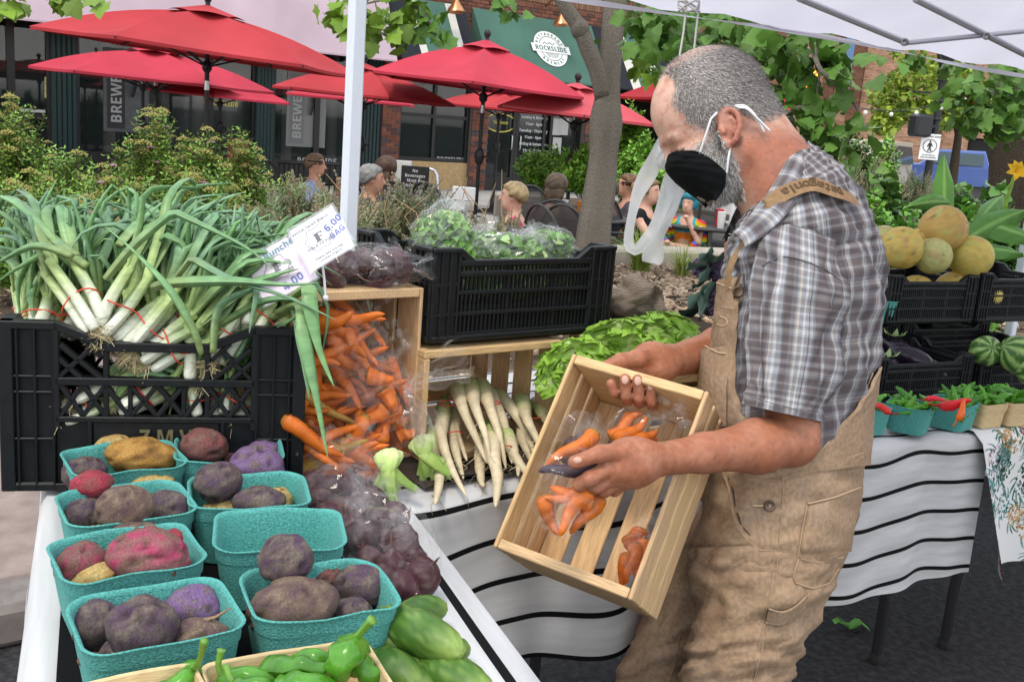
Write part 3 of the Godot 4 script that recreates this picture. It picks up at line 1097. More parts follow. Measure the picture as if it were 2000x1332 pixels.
func build_tent() -> void:
	var white:=M("frame_white",Color(0.66,0.70,0.76),0.4)
	var cloth:=M("tent_cloth",Color(0.74,0.71,0.79),0.8,grain("cloudy",21,0.008,0.9,1.0,1.0,256),0.5)
	cloth.backlight_enabled=true
	cloth.backlight=Color(1.08,1.08,1.08)
	var a:=at(1180,0,3.25)
	var e:=at(2000,150,4.75)
	tent0=a
	var d:=e-a
	d.y=0
	d=d.normalized()
	var nn:=Vector3(-d.z,0,d.x)
	if nn.z<0:
		nn=-nn
	var left:=at(690,200,2.96)
	left.y=0
	var l0:=(left-a).dot(d)
	var base:=a+d*l0
	base.y=0
	var t:=thing("market_tent","white pop-up market tent over the farmer with its pale frame","tent",Vector3(left.x,0,left.z))
	var h:=(a.y+e.y)/2
	var s:=3.6
	# roof: four sloping sides; the valance hangs from the eaves
	var eave:=h+0.0
	var ctr:=base+d*s*0.5+nn*s*0.5+Vector3(0,eave+1.05,0)
	var cor:=[]
	for k in [[0,0],[1,0],[1,1],[0,1]]:
		cor.append(base+d*s*k[0]+nn*s*k[1]+Vector3(0,eave+0.02,0))
	# sag differs per side
	for k in 4:
		var b:=MB.new()
		var c0: Vector3=cor[k]
		var c1: Vector3=cor[(k+1) % 4]
		b.sheet(func(u,v):
			var q: Vector3=c0.lerp(c1,u).lerp(ctr,v)
			return q+Vector3(0,-0.05*sin(PI*u)*(1-v)*sin(PI*minf(1.0,v*1.2))+0.012*sin(u*37.0+v*9.0)*(1-v),0),24,12)
		part("roof_panel",b,cloth,t)
		b=MB.new()
		b.sheet(func(u,v):
			var q: Vector3=c0.lerp(c1,u)
			return q+Vector3(0,-0.015-0.02*v*sin(u*9),0)+nn*0.01*sin(u*31.0)*v,24,2)
		part("valance",b,cloth,t)
	# legs
	var legs:=[Vector3(left.x,0,left.z),cor[1],cor[2],cor[3]]
	for k in 4:
		var b:=MB.new()
		var p: Vector3=legs[k]
		p.y=0
		if k==3:
			continue
		if k:
			p+=(ctr-cor[k])*Vector3(0.04,0,0.04)
		b.box(Transform3D(Basis(d,Vector3.UP,nn),p+Vector3(0,1.18,0)),Vector3(0.042,2.36,0.042),0.005)
		b.box(Transform3D(Basis(d,Vector3.UP,nn),p+Vector3(0,0.01,0)),Vector3(0.1,0.02,0.1),0.004)
		part("leg",b,white,t)
	# scissor bars under the back eave and the bars towards the peak
	var gm:=M("truss",Color(0.62,0.62,0.66),0.35)
	var bars:=[[1560,-4,3.25,1768,82,3.55],[1768,84,3.56,2010,60,3.7],[1788,-2,3.45,2030,120,3.8],[1560,-4,3.25,1400,-80,3.1]]
	for q in bars:
		var b:=MB.new()
		var p0:=at(q[0],q[1],q[2])
		var p1:=at(q[3],q[4],q[5])
		b.rot_bar(p0,p1,0.016,0.03,nn,0.006)
		part("truss_bar",b,gm,t)
	for q in [[1768,82,3.54],[1928,70,3.63]]:
		var b:=MB.new()
		var p:=at(q[0],q[1],q[2])
		b.lathe(Transform3D(basis_y(cam_at-p),p),[Vector2(0.014,-0.03),Vector2(0.014,0.022),Vector2(0.009,0.026),Vector2(0.008,0.02),Vector2(0,0.02)],12)
		part("joint_bolt",b,M("steel"),t)
	# twine that carries the roll of bags, hung from the eave
	var tw:=thing("hanging_twine","loops of thin string hanging from the tent edge","string",at(1345,20,2.0))
	var b2:=MB.new()
	b2.tube([at(1338,-60,2.0),at(1341,10,2.0),at(1336,60,2.0),at(1326,120,2.0),at(1300,240,1.98),at(1290,300,1.96)],[0.0022],5)
	b2.tube([at(1364,-60,2.0),at(1366,10,2.0),at(1360,60,2.0),at(1354,120,2.0),at(1340,240,2.0),at(1310,300,1.98)],[0.0022],5)
	var knot:=[]
	for k in 26:
		var an:=k*0.9
		knot.append(at(1345+22*cos(an),12+12*sin(an*1.3),2.0+0.01*sin(an*2)))
	b2.tube(knot,[0.002],5)
	part("twine",b2,M("twine",Color(0.5,0.47,0.46),0.9),tw)

# ------------------------------------------------------------------ tables and cloths
const TOP:=0.92
var TA:=Vector3(0.384,0,0.923)
var TB:=Vector3(0.923,0,-0.384)
var T0:=Vector3(-0.147,0.92,-1.591)
var U2:=Vector3(0.894,0,-0.449)
var N2:=Vector3(0.449,0,0.894)
var R0:=Vector3(0.987,0.76,-2.701)

func lt(s: float,b: float,h:=0.0) -> Vector3:      # on the left table: s towards the camera, b to the left
	return T0+TA*s-TB*b+Vector3(0,h,0)

func stripe_tex() -> ImageTexture:
	var im:=Image.create(8,512,false,Image.FORMAT_RGB8)
	im.fill(Color(1,1,1))
	im.fill_rect(Rect2i(0,0,8,68),Color(0.07,0.075,0.085))
	for y in 512:
		pass
	return ImageTexture.create_from_image(im)

func folding_table(t: Node3D,o: Vector3,along: Vector3,l: float,back: Vector3,w: float,h: float) -> void:
	var b:=MB.new()
	var x:=Transform3D(Basis(along,Vector3.UP,along.cross(Vector3.UP)),o+along*l*0.5+back*w*0.5+Vector3(0,h-0.025,0))
	b.box(x,Vector3(l-0.02,0.03,w-0.02),0.008)
	part("table_top",b,M("tabletop",Color(0.35,0.34,0.32),0.6),t)
	var black:=M("leg_black",Color(0.015,0.015,0.017),0.45)
	for s in [0.12,l-0.12]:
		for k in [0.08,w-0.08]:
			b=MB.new()
			var p: Vector3=o+along*s+back*k
			var q:=p-along*0.02*signf(s-l*0.5)
			b.tube([q+Vector3(0,h-0.04,0),q+Vector3(0,h*0.5,0),p+Vector3(0,0.2,0),p+Vector3(0,0.02,0)],[0.0165],10)
			var lg:=part("leg",b,black,t)
			b=MB.new()
			b.tube([p+Vector3(0,0.03,0),p+Vector3(0,0.0,0)],[0.021],10)
			part("foot_cap",b,M("rubber",Color(0.02,0.02,0.02),0.8),lg)

func build_tables() -> void:
	var cloth:=M("striped_cloth",Color(0.57,0.57,0.575),0.75)
	cloth.albedo_texture=stripe_tex()
	cloth.uv1_triplanar=false
	cloth.detail_enabled=true
	cloth.detail_albedo=grain("cloudy",21,0.008,0.86,1.0,1.0,256)
	cloth.detail_blend_mode=BaseMaterial3D.BLEND_MODE_MUL
	bump(cloth,grain("asphf",4,0.25,0,1,1.0,512),0.03)
	var per:=0.095
	var t:=thing("produce_table","long folding table under the potato baskets and the milk crate","table",lt(0.4,0.26,-TOP))
	folding_table(t,lt(-0.42,0.0,-TOP),TA,1.9,-TB,0.55,TOP-0.004)
	var b:=MB.new()
	# left table cloth: along = s, across = arc length over the top and down both sides
	var wide:=0.556
	var drop:=0.34
	var f:=func(u: float,v: float) -> Vector3:
		var s:=-0.42+1.9*v
		var a:=-drop+(wide+2*drop)*u
		if a<0:
			var fold:=0.016*sin(s*17.0)*(-a/drop)+0.012
			return lt(s,-0.004-fold*minf(1,-a*12),a)
		if a>wide:
			var e:=a-wide
			var fold:=0.014*sin(s*15.0+1.0)*(e/drop)+0.01
			return lt(s,wide+0.004+fold*minf(1,e*12),-e)
		return lt(s,a,0.0035+0.0018*sin(s*9.0+a*7.0)*sin(a*21.0))
	b.sheet(f,61,60,1.0,1.0)
	for i in b.uv.size():
		b.uv[i]=Vector2(b.uv[i].y*2.0,((wide+2*drop)*b.uv[i].x-drop-0.031)/per)
	single("striped_tablecloth","white cloth with black stripes on the left table, under the potato baskets","tablecloth",b,cloth,T0,"striped tablecloths")
	# black mat under the baskets
	b=MB.new()
	b.sheet(func(u,v): return lt(-0.1+1.5*v,0.155+0.365*u,0.0105+0.001*sin(v*31.0+u*5)),8,40)
	single("black_mat","black cloth runner lying under the potato baskets","mat",b,M("felt",Color(0.013,0.014,0.016),0.95,grain("asphf",4,0.25,0,1,1.0,512),3),lt(0.5,0.3))
	# back table
	var t2:=thing("produce_table","folding table behind the carried crate, under the white radishes","table",T0+U*0.7-N*0.35-Vector3(0,TOP,0))
	folding_table(t2,T0-N*0.02+U*0.03-Vector3(0,TOP,0),U,0.92,-N,0.7,TOP-0.006)
	b=MB.new()
	var deep:=0.7
	var f2:=func(u: float,v: float) -> Vector3:
		var s:=-0.02+1.0*u
		var a:=-0.37+(deep+0.37)*v
		var edge:=sin(s*15.0+0.6)+0.5*sin(s*29.0)
		if a<0:
			var k:=-a/0.37
			var fold:=(0.026*sin(s*15.0+0.4)+0.014*sin(s*27.0+2.0))*pow(k,0.8)+0.02*k+0.006
			return T0+U*s+N*fold+Vector3(0,a*(0.94+0.07*sin(s*15.0+2.2))-0.003*edge,0)
		return T0+U*s-N*a+Vector3(0,0.0025+0.002*sin(a*31.0+s*9.0)-0.004*exp(-a*40.0),0)
	b.sheet(f2,110,50)
	for i in b.uv.size():
		b.uv[i]=Vector2(b.uv[i].x,(-0.37+(deep+0.37)*b.uv[i].y+0.02)/0.088)
	single("striped_tablecloth","white cloth with black stripes hanging in folds from the middle table","tablecloth",b,cloth,T0+U*0.6,"striped tablecloths")
	# right-hand table
	var t3:=thing("produce_table","black-legged folding table under the crates at right","table",R0+U2*0.1-N2*0.3-Vector3(0,R0.y,0))
	folding_table(t3,R0-U2*0.62-N2*0.02-Vector3(0,R0.y,0),U2,1.03,-N2,0.6,R0.y-0.006)
	b=MB.new()
	var f3:=func(u: float,v: float) -> Vector3:
		var s:=-0.66+1.16*u
		var a:=-0.455+(0.62+0.455)*v
		if a<0:
			var k:=-a/0.455
			var fold:=(0.014*sin(s*11.0+0.4)+0.008*sin(s*31.0+2.0))*pow(k,0.7)+0.015*k+0.006+0.01*sin(s*24.0)*exp(-k*9.0)
			return R0+U2*s+N2*fold+Vector3(0,a-0.005*sin(s*24.0)*(1-k)+0.02*k*sin(s*4.0),0)
		return R0+U2*s-N2*a+Vector3(0,0.0025+0.008*sin(s*24.0)*exp(-a*14.0),0)
	b.sheet(f3,80,44)
	for i in b.uv.size():
		b.uv[i]=Vector2(b.uv[i].x*2.0,(-0.455+1.075*b.uv[i].y+0.055+0.01*sin(b.uv[i].x*14.0))/0.094)
	single("striped_tablecloth","white cloth with five black stripes at right, above the black table leg","tablecloth",b,cloth,R0,"striped tablecloths")
	# floral cloth on the next table
	var t4:=thing("produce_table","folding table under the flowered cloth at the right edge","table",R0+U2*0.95-N2*0.3-Vector3(0,R0.y,0))
	folding_table(t4,R0+U2*0.47-N2*0.02-Vector3(0,R0.y,0),U2,1.2,-N2,0.6,R0.y-0.012)
	var fl:=M("floral_cloth",Color(0.72,0.72,0.73),0.8)
	fl.albedo_texture=floral_tex()
	b=MB.new()
	b.sheet(func(u,v):
		var s: float=0.435+1.3*u
		var a: float=-0.4+1.02*v
		if a<0:
			var k: float=-a/0.4
			var corner: float=exp(-maxf(0.0,s-0.435)*9.0)
			return R0+U2*(s+0.10*k*corner)+N2*(0.022+k*(0.02+0.02*sin(s*19.0))+0.05*corner*k)+Vector3(0,a*(1.0+0.10*corner),0)
		return R0+U2*s-N2*a+Vector3(0,0.0085,0),60,40,2.2,1.7)
	single("flowered_tablecloth","white tablecloth printed with teal and red flowers at the right edge","tablecloth",b,fl,R0+U2*0.8)
	# yellow-green scraps on the road
	for q in [[1660,1225,0.022,"green leaf scrap lying on the asphalt near the black table leg"]]:
		b=MB.new()
		var p:=on(q[0],q[1],0.006)
		for k in 5:
			b.sheet(func(u,v): return p+Vector3((u-0.5)*0.07+0.012*k-0.02,0.012*sin(u*7+k)+0.014,(v-0.5)*0.03+0.008*sin(k*2.0)),4,2)
		single("leaf_scrap",q[3],"leaf",b,M("leafscrap",Color(0.10,0.30,0.04),0.6),p)

func floral_tex() -> ImageTexture:
	var r:=RandomNumberGenerator.new()
	r.seed=77
	var n:=512
	var im:=Image.create(n,n,false,Image.FORMAT_RGB8)
	im.fill(Color(0.97,0.97,0.96))
	var pal:=[Color(0.10,0.46,0.46),Color(0.10,0.46,0.46),Color(0.5,0.05,0.08),Color(0.85,0.65,0.4),Color(0.08,0.30,0.22),Color(0.75,0.6,0.66)]
	for k in 58:
		var cx:=r.randi_range(0,n-1)
		var cy:=r.randi_range(0,n-1)
		var c: Color=pal[k % 6]
		var rad:=r.randf_range(20,44)
		for j in 95:
			var a:=r.randf()*TAU
			var d:=sqrt(r.randf())*rad
			var q:=Vector2(cx+cos(a)*d,cy+sin(a)*d)
			var cc:=c.lightened(r.randf_range(0,0.5)) if j % 3 else c.darkened(0.25)
			var w:=r.randi_range(3,9)
			for yy in w:
				for xx in w:
					if Vector2(xx-w/2.0,yy-w/2.0).length()<w/2.0:
						im.set_pixel(posmod(int(q.x)+xx,n),posmod(int(q.y)+yy,n),cc)
		for j in 10:
			var a:=r.randf()*TAU
			for i in 26:
				var q:=Vector2(cx,cy)+Vector2(cos(a+i*0.02),sin(a+i*0.02))*(rad*0.8+i)
				for w in 3+int(4*sin(PI*i/26.0)):
					im.set_pixel(posmod(int(q.x)+w,n),posmod(int(q.y),n),Color(0.16,0.42,0.36).lightened(r.randf()*0.2))
	return ImageTexture.create_from_image(im)

# ------------------------------------------------------------------ crates
func wood_mat(key: String,c: Color,s: Vector3) -> StandardMaterial3D:
	if mats.has(key):
		return mats[key]
	var m:=M(key,c,0.75,grain("wood",31,0.03,0.76,1.0,1.0,256,0.8),1.0,true,true)
	m.uv1_scale=s
	bump(m,grain("wood"),0.02)
	return m

# boards are built in the crate's own axes; grain follows the long side
func board(t: Node3D,n: String,c: Vector3,s: Vector3,tone:=1.0) -> void:
	var b:=MB.new()
	var g:=tone*R(0.86,1.1)
	b.c=Color(g,g*R(0.95,1.0),g*R(0.88,1.0))
	b.box(Transform3D(),s,0.0018)
	var k:=0 if s.x>=s.y and s.x>=s.z else (1 if s.y>=s.z else 2)
	var sc:=Vector3(34,34,34)
	sc[k]=2.2
	var o:=piece(n,b,wood_mat("wood%d" % k,Color(0.76,0.515,0.285),sc),t,Transform3D(Basis(),c))
	o.position=c

# opening towards +y; solid ends at +-x
func slatted_crate(t: Node3D,l: float,w: float,h: float,side:=3,low:=4) -> void:
	for s in [-1.0,1.0]:
		board(t,"end_board",Vector3(s*(l/2-0.008),h/2,0),Vector3(0.016,h,w-0.016),1.05)
		var sh:=(h-0.012*(side-1))/side
		for k in side:
			board(t,"slat",Vector3(0,sh/2+k*(sh+0.012),s*(w/2-0.0035)),Vector3(l,sh,0.007))
	var sw:=(w-0.016-0.018*(low-1))/low
	for k in low:
		board(t,"slat",Vector3(0,0.0035,-w/2+0.008+sw/2+k*(sw+0.018)),Vector3(l-0.034,0.007,sw))

# black plastic produce crate, its base at the origin, front towards +z
func produce_crate(t: Node3D,w: float,d: float,h: float,post:=0.05) -> void:
	var pl:=M("black_plastic",Color(0.010,0.012,0.014),0.45,grain("pt",12,0.03,0.75,1.0),4)
	pl.metallic_specular=0.38
	var b:=MB.new()
	b.box(xf(Vector3(0,0.006,0)),Vector3(w-0.03,0.008,d-0.03),0.002)
	b.box(xf(Vector3(0,-0.004,0)),Vector3(w-0.05,0.012,d-0.05),0.003)
	piece("base",b,pl,t)
	for k in 4:
		var wide:=w if k % 2==0 else d
		var deep:=d if k % 2==0 else w
		var x:=Transform3D(Basis(Vector3.UP,k*PI/2),Vector3.ZERO)*xf(Vector3(0,0,deep/2-0.007))
		b=MB.new()
		var notch:=0.022
		var ph:=h-notch
		# rims and ribs
		b.box(x*xf(Vector3(0,ph-0.006,0)),Vector3(wide-2*post,0.012,0.014),0.002)
		for f in [0.34,0.60]:
			b.box(x*xf(Vector3(0,ph*f,0)),Vector3(wide-2*post,0.007,0.011),0.001)
		b.box(x*xf(Vector3(0,ph*0.83,0.001)),Vector3(wide-2*post,0.010,0.014),0.002)
		b.box(x*xf(Vector3(0,ph*0.055,0)),Vector3(wide-2*post,ph*0.11,0.008),0.001)
		b.box(x*xf(Vector3(0,0.006,0.002)),Vector3(wide-0.01,0.012,0.014),0.003)
		var n:=int((wide-2*post)/0.0092)
		for i in n+1:
			var px:=-wide/2+post+(wide-2*post)*i/n
			var th:=0.0085 if i % 12==0 else 0.0042
			b.box(x*xf(Vector3(px,ph*0.5,-0.001)),Vector3(th,ph-0.01,0.006))
		piece("slotted_wall",b,pl,t)
		# corner post at the right end of this wall
		var cx:=wide/2-post/2
		for sg in [-1.0,1.0]:
			b=MB.new()
			b.box(x*xf(Vector3(sg*cx,h/2,-0.001)),Vector3(post,h,0.012),0.003)
			for i in 4:
				b.box(x*xf(Vector3(sg*(wide/2-0.003-i*(post-0.006)/3),h/2,0.0065)),Vector3(0.004,h-0.006,0.006),0.001)
			b.box(x*xf(Vector3(sg*cx,h-0.004,0.002)),Vector3(post,0.009,0.02),0.002)
			b.box(x*xf(Vector3(sg*cx,h*0.62,0.0055)),Vector3(post,0.005,0.006))
			b.box(x*xf(Vector3(sg*cx,h*0.3,0.0055)),Vector3(post,0.005,0.006))
			# the rim slopes down from the corner to the long rail
			b.rot_bar(x*Vector3(sg*(wide/2-post),h-0.006,0),x*Vector3(sg*(wide/2-post-0.03),ph-0.006,0),0.012,0.012,x.basis.z)
			piece("corner_post",b,pl,t)

func build_crates() -> void:
	# carrots' crate stands on its end, open towards the road
	var t:=thing("wooden_crate","wooden crate standing on end, open front full of bagged carrots","crate",Vector3.ZERO,"pale wooden crates")
	var l:=0.325
	var face:=Vector3(-0.163,0,-1.80)
	t.transform=Transform3D(Basis(Vector3.UP,N,U).orthonormalized(),face-U*0.125-N*0.26+Vector3(0,TOP+0.006+l/2,0))
	slatted_crate(t,l,0.25,0.26,3,3)
	# low crate under the black one, open front
	t=thing("wooden_crate","low wooden crate under the black crate, behind the white radishes","crate",Vector3.ZERO,"pale wooden crates")
	var fl:=Vector3(-0.155,TOP+0.006,-1.775)
	t.transform=Transform3D(Basis(U,Vector3.UP,N),fl+U*0.16-N*0.15)
	board(t,"top_board",Vector3(0,0.208,0),Vector3(0.315,0.014,0.30))
	board(t,"base_board",Vector3(0,0.007,0),Vector3(0.315,0.014,0.30))
	board(t,"side_board",Vector3(-0.151,0.1075,0),Vector3(0.012,0.186,0.30))
	for k in 3:
		board(t,"slat",Vector3(0,0.045+k*0.065,-0.146),Vector3(0.288,0.045,0.007),0.85)
	for k in 4:
		board(t,"slat",Vector3(0.151,0.1075,-0.118+k*0.078),Vector3(0.008,0.186,0.055),0.9)
	# black crate of bagged greens
	t=thing("produce_crate","black slotted plastic crate holding the bags of greens","crate",Vector3.ZERO,"black plastic crates")
	t.transform=Transform3D(Basis(U,Vector3.UP,N),Vector3(-0.15,1.152,-1.79)+U*0.215-N*0.14)
	produce_crate(t,0.43,0.28,0.172,0.06)
	build_milk_crate()
	# crate in the farmer's hands
	var p0:=at(957,1080,1.62)
	var p1:=at(1238,1158,1.52)
	var p2:=at(1114,702,1.71)
	var ex:=(p1-p0)
	var ez:=(p2-p0)
	var w:=ex.length()
	var ln:=ez.length()
	var y:=(ex.cross(ez)).normalized()
	if y.dot(cam_at-p0)<0:
		y=-y
	var xa:=ez.normalized()
	var za:=xa.cross(y).normalized()
	y=za.cross(xa)
	var h:=0.185
	carried=Transform3D(Basis(xa,y,za),(p1+p2)*0.5-y*h)
	t=thing("wooden_crate","pale wooden slatted crate tilted in the farmer's hands","crate",Vector3.ZERO,"pale wooden crates")
	t.transform=carried
	slatted_crate(t,ln,w,h,3,4)

var carried: Transform3D

func build_milk_crate() -> void:
	var fl:=Vector3(-0.772,TOP+0.012,-1.495)
	var ex:=Vector3(0.972,0,-0.234).normalized()
	var ez:=ex.cross(Vector3.UP)
	var w:=0.455
	var d:=0.33
	var h:=0.27
	var t:=thing("milk_crate","black milk crate heaped with green onions, letters on its front","crate",Vector3.ZERO,"black plastic crates")
	t.transform=Transform3D(Basis(ex,Vector3.UP,ez),fl+ex*w/2-ez*d/2)
	milk=t.transform
	var pl:=M("milk_plastic",Color(0.009,0.011,0.013),0.45,grain("pt",12,0.03,0.75,1.0),4)
	pl.metallic_specular=0.38
	for k in 4:
		var wide:=w if k % 2==0 else d
		var deep:=d if k % 2==0 else w
		var x:=Transform3D(Basis(Vector3.UP,k*PI/2),Vector3.ZERO)*xf(Vector3(0,0,deep/2-0.009))
		var b:=MB.new()
		var q:=wide/0.455
		# s from the centre, t from the base, in metres; a bar between two points of the wall
		var bar:=func(s0: float,t0: float,s1: float,t1: float,wd: float,th:=0.016) -> void:
			b.rot_bar(x*Vector3(s0*q,t0,0),x*Vector3(s1*q,t1,0),wd,th,x.basis.z,0.0012)
		var plate:=func(s0: float,s1: float,t0: float,t1: float,o:=-0.003,th:=0.006) -> void:
			b.box(x*xf(Vector3((s0+s1)/2*q,(t0+t1)/2,o)),Vector3((s1-s0)*q,t1-t0,th),0.001)
		plate.call(-0.2275,-0.150,0.0,0.262)
		plate.call(0.150,0.2275,0.0,0.262)
		plate.call(-0.150,0.150,0.0,0.117)
		# outline of the top: high corners, sloping to the low middle
		bar.call(-0.2275,0.265,-0.148,0.265,0.012,0.022)
		bar.call(0.148,0.265,0.2275,0.265,0.012,0.022)
		bar.call(-0.150,0.266,-0.078,0.236,0.012,0.02)
		bar.call(0.150,0.266,0.078,0.236,0.012,0.02)
		bar.call(-0.082,0.234,0.082,0.234,0.014,0.02)
		for s in [-1.0,1.0]:
			bar.call(s*0.149,0.1,s*0.149,0.266,0.012,0.02)
			bar.call(s*0.076,0.12,s*0.076,0.23,0.008,0.016)
			# lattice beside the handle
			bar.call(s*0.143,0.235,s*0.082,0.182,0.007)
			bar.call(s*0.143,0.185,s*0.095,0.232,0.007)
			bar.call(s*0.112,0.182,s*0.145,0.214,0.007)
			bar.call(s*0.082,0.216,s*0.11,0.243,0.007)
			# lower lattice
			for k2 in 2:
				bar.call(s*(0.143-0.033*k2),0.172,s*(0.11-0.033*k2),0.122,0.007)
				bar.call(s*(0.11-0.033*k2),0.172,s*(0.143-0.033*k2),0.122,0.007)
			bar.call(s*0.04,0.12,s*0.04,0.172,0.007)
			bar.call(s*0.076,0.17,s*0.042,0.122,0.007)
			bar.call(s*0.04,0.172,s*0.0,0.122,0.007)
			bar.call(s*0.0,0.172,s*0.04,0.122,0.007)
			# ribs on the solid ends
			for e in [0.152,0.178,0.203,0.2275]:
				bar.call(s*e,0.0,s*e,0.262,0.004,0.02)
			for e in [0.012,0.085,0.16,0.185]:
				bar.call(s*0.15,e,s*0.2275,e,0.004,0.018)
		bar.call(-0.15,0.178,0.15,0.178,0.012,0.02)
		bar.call(-0.15,0.117,0.15,0.117,0.009,0.02)
		bar.call(-0.2275,0.006,0.2275,0.006,0.012,0.02)
		for e in [-0.1,0.1]:
			bar.call(e,0.0,e,0.115,0.006,0.02)
		if k==0:
			# raised name panel
			plate.call(-0.095,0.095,0.055,0.112,0.003,0.006)
		piece("front_panel" if k==0 else ("back_panel" if k==2 else "side_panel"),b,pl,t)
	var b2:=MB.new()
	b2.box(xf(Vector3(0,0.006,0)),Vector3(w-0.03,0.01,d-0.03),0.002)
	piece("base",b2,pl,t)
	var straw:=M("straw",Color(0.55,0.47,0.25),0.8,grain("asphf",4,0.25,0,1,1.0,512),8)
	var lx:=-0.028
	for ch in ["Z","M","V"]:
		letters(t,"cut_out_letter",ch,0.044,xf(Vector3(lx+0.01,0.088,d/2-0.0015)),straw,true,0.005)
		lx+=0.031

var milk: Transform3D

# ------------------------------------------------------------------ green onions
var ON_WHITE:=Color(0.80,0.82,0.68)
var ON_PALE:=Color(0.46,0.60,0.22)
var ON_GREEN:=Color(0.155,0.32,0.09)
var ON_BLUE:=Color(0.165,0.30,0.175)

func curve(pts: Array,n: int) -> Array:
	var c:=Curve3D.new()
	for i in pts.size():
		var a: Vector3=pts[maxi(i-1,0)]
		var e: Vector3=pts[mini(i+1,pts.size()-1)]
		var d:=(e-a)/6.0
		c.add_point(pts[i],-d,d)
	var l:=c.get_baked_length()
	var out:=[]
	for i in n+1:
		out.append(c.sample_baked(l*i/n,true))
	return out

func onion_leaf(b: MB,pts: Array,r: float,c0: Color,c1: Color,n:=11) -> void:
	var line:=curve(pts,n)
	var rad:=[]
	var cols:=[]
	for i in n+1:
		var k:=i/float(n)
		rad.append(r*(0.75+0.5*sin(PI*minf(k*1.3+0.1,1.0)))*(1.0-pow(k,3.0)*0.93))
		cols.append(c0.lerp(c1,smoothstep(0.0,0.45,k))*(1.0+0.12*sin(i*2.3)))
	b.tube(line,rad,7,R(0.42,0.75),cols)

func onion(t: Node3D,root: Vector3,bend: Vector3,tip: Vector3,spread: float,leaves:=3,shaft:=0.011) -> void:
	var b:=MB.new()
	var d:=(bend-root)
	var line:=curve([root,root+d*0.5+Vector3(R(-1,1),R(-1,1),R(-1,1))*0.004,bend],8)
	var rad:=[]
	var cols:=[]
	for i in 9:
		var k:=i/8.0
		rad.append(shaft*(1.12-0.25*k+(0.25 if i==0 else 0.0)*-1.0))
		cols.append(ON_WHITE.lerp(ON_PALE,smoothstep(0.2,0.85,k)))
	b.tube(line,rad,9,1.0,cols)
	var blue:=ON_GREEN.lerp(ON_BLUE,R(0.2,1.0))*R(0.8,1.35)
	for k in leaves:
		var e:=tip+Vector3(R(-1,1),R(-0.5,0.7),R(-1,1))*spread
		var m:=bend.lerp(e,R(0.4,0.6))+Vector3(R(-0.3,0.3),R(0.15,0.55),R(-0.3,0.3))*spread+Vector3(0,0.02,0)
		var pts:=[bend-d*0.12,bend.lerp(m,0.5)+Vector3(0,0.008,0),m,e]
		if rng.randf()<0.35:
			# a leaf that has snapped over
			var far:=e+(e-m)*R(0.15,0.4)+Vector3(R(-0.03,0.03),-R(0.05,0.12),R(-0.02,0.03))
			pts.append(far)
		onion_leaf(b,pts,shaft*R(0.75,1.05),ON_PALE*R(0.7,1.0),blue)
	part("onion",b,M("onion_skin"),t)

func root_hair(b: MB,p: Vector3,away: Vector3,n: int,size:=0.03) -> void:
	for k in n:
		var d:=(away+Vector3(R(-1,1),R(-1,1),R(-1,1))*1.1).normalized()*size*R(0.4,1.3)
		var q:=p+d*0.5+Vector3(R(-1,1),R(-1,1),R(-1,1))*size*0.3
		var g:=R(0.7,1.1)
		b.tube([p+Vector3(R(-1,1),R(-1,1),R(-1,1))*0.006,q,p+d],[0.0007,0.0006,0.0004],3,1.0,[Color(0.62*g,0.52*g,0.31*g)],false)

func bunch(label: String,root: Vector3,bend: Vector3,tip: Vector3,n: int,spread: float,roots:=40,group := "bunches of green onions in the milk crate") -> Node3D:
	var t:=thing("onion_bunch",label,"green onions",root,group)
	var d:=(bend-root).normalized()
	var sx:=d.cross(cam_at-root).normalized()
	var sy:=sx.cross(d)
	for k in n:
		var a:=TAU*k/n+R(-0.4,0.4)
		var off:=(sx*cos(a)*1.25+sy*sin(a))*(0.0125 if n>2 else 0.008)
		onion(t,root+off+d*R(-0.008,0.008),bend+off*R(1.2,2.6),tip,spread,3 if n>3 else 4,R(0.0072,0.0105))
	var b:=MB.new()
	var m:=root.lerp(bend,0.42)
	var ring:=[]
	for k in 17:
		var a:=TAU*k/16
		ring.append(m+(sx*cos(a)*1.3+sy*sin(a))*(0.0245 if n>2 else 0.019)+d*0.004*sin(a*2+root.x*50))
	b.tube(ring,[0.0013],5)
	part("rubber_band",b,M("band",Color(0.62,0.06,0.035),0.6),t)
	if roots:
		b=MB.new()
		root_hair(b,root-d*0.004,-d,roots)
		part("roots",b,M("rootmat"),t)
	return t

# depth of the milk crate's front wall behind (x, y)
func crate_d(x: float,y: float) -> float:
	return plane_d(x,y,milk*Vector3(0,0,0.165),milk.basis.z)

func inside(x: float,y: float,d: float,m: float) -> Vector3:
	return at(x,y,maxf(d,crate_d(x,y)+m) if y>640 else d)

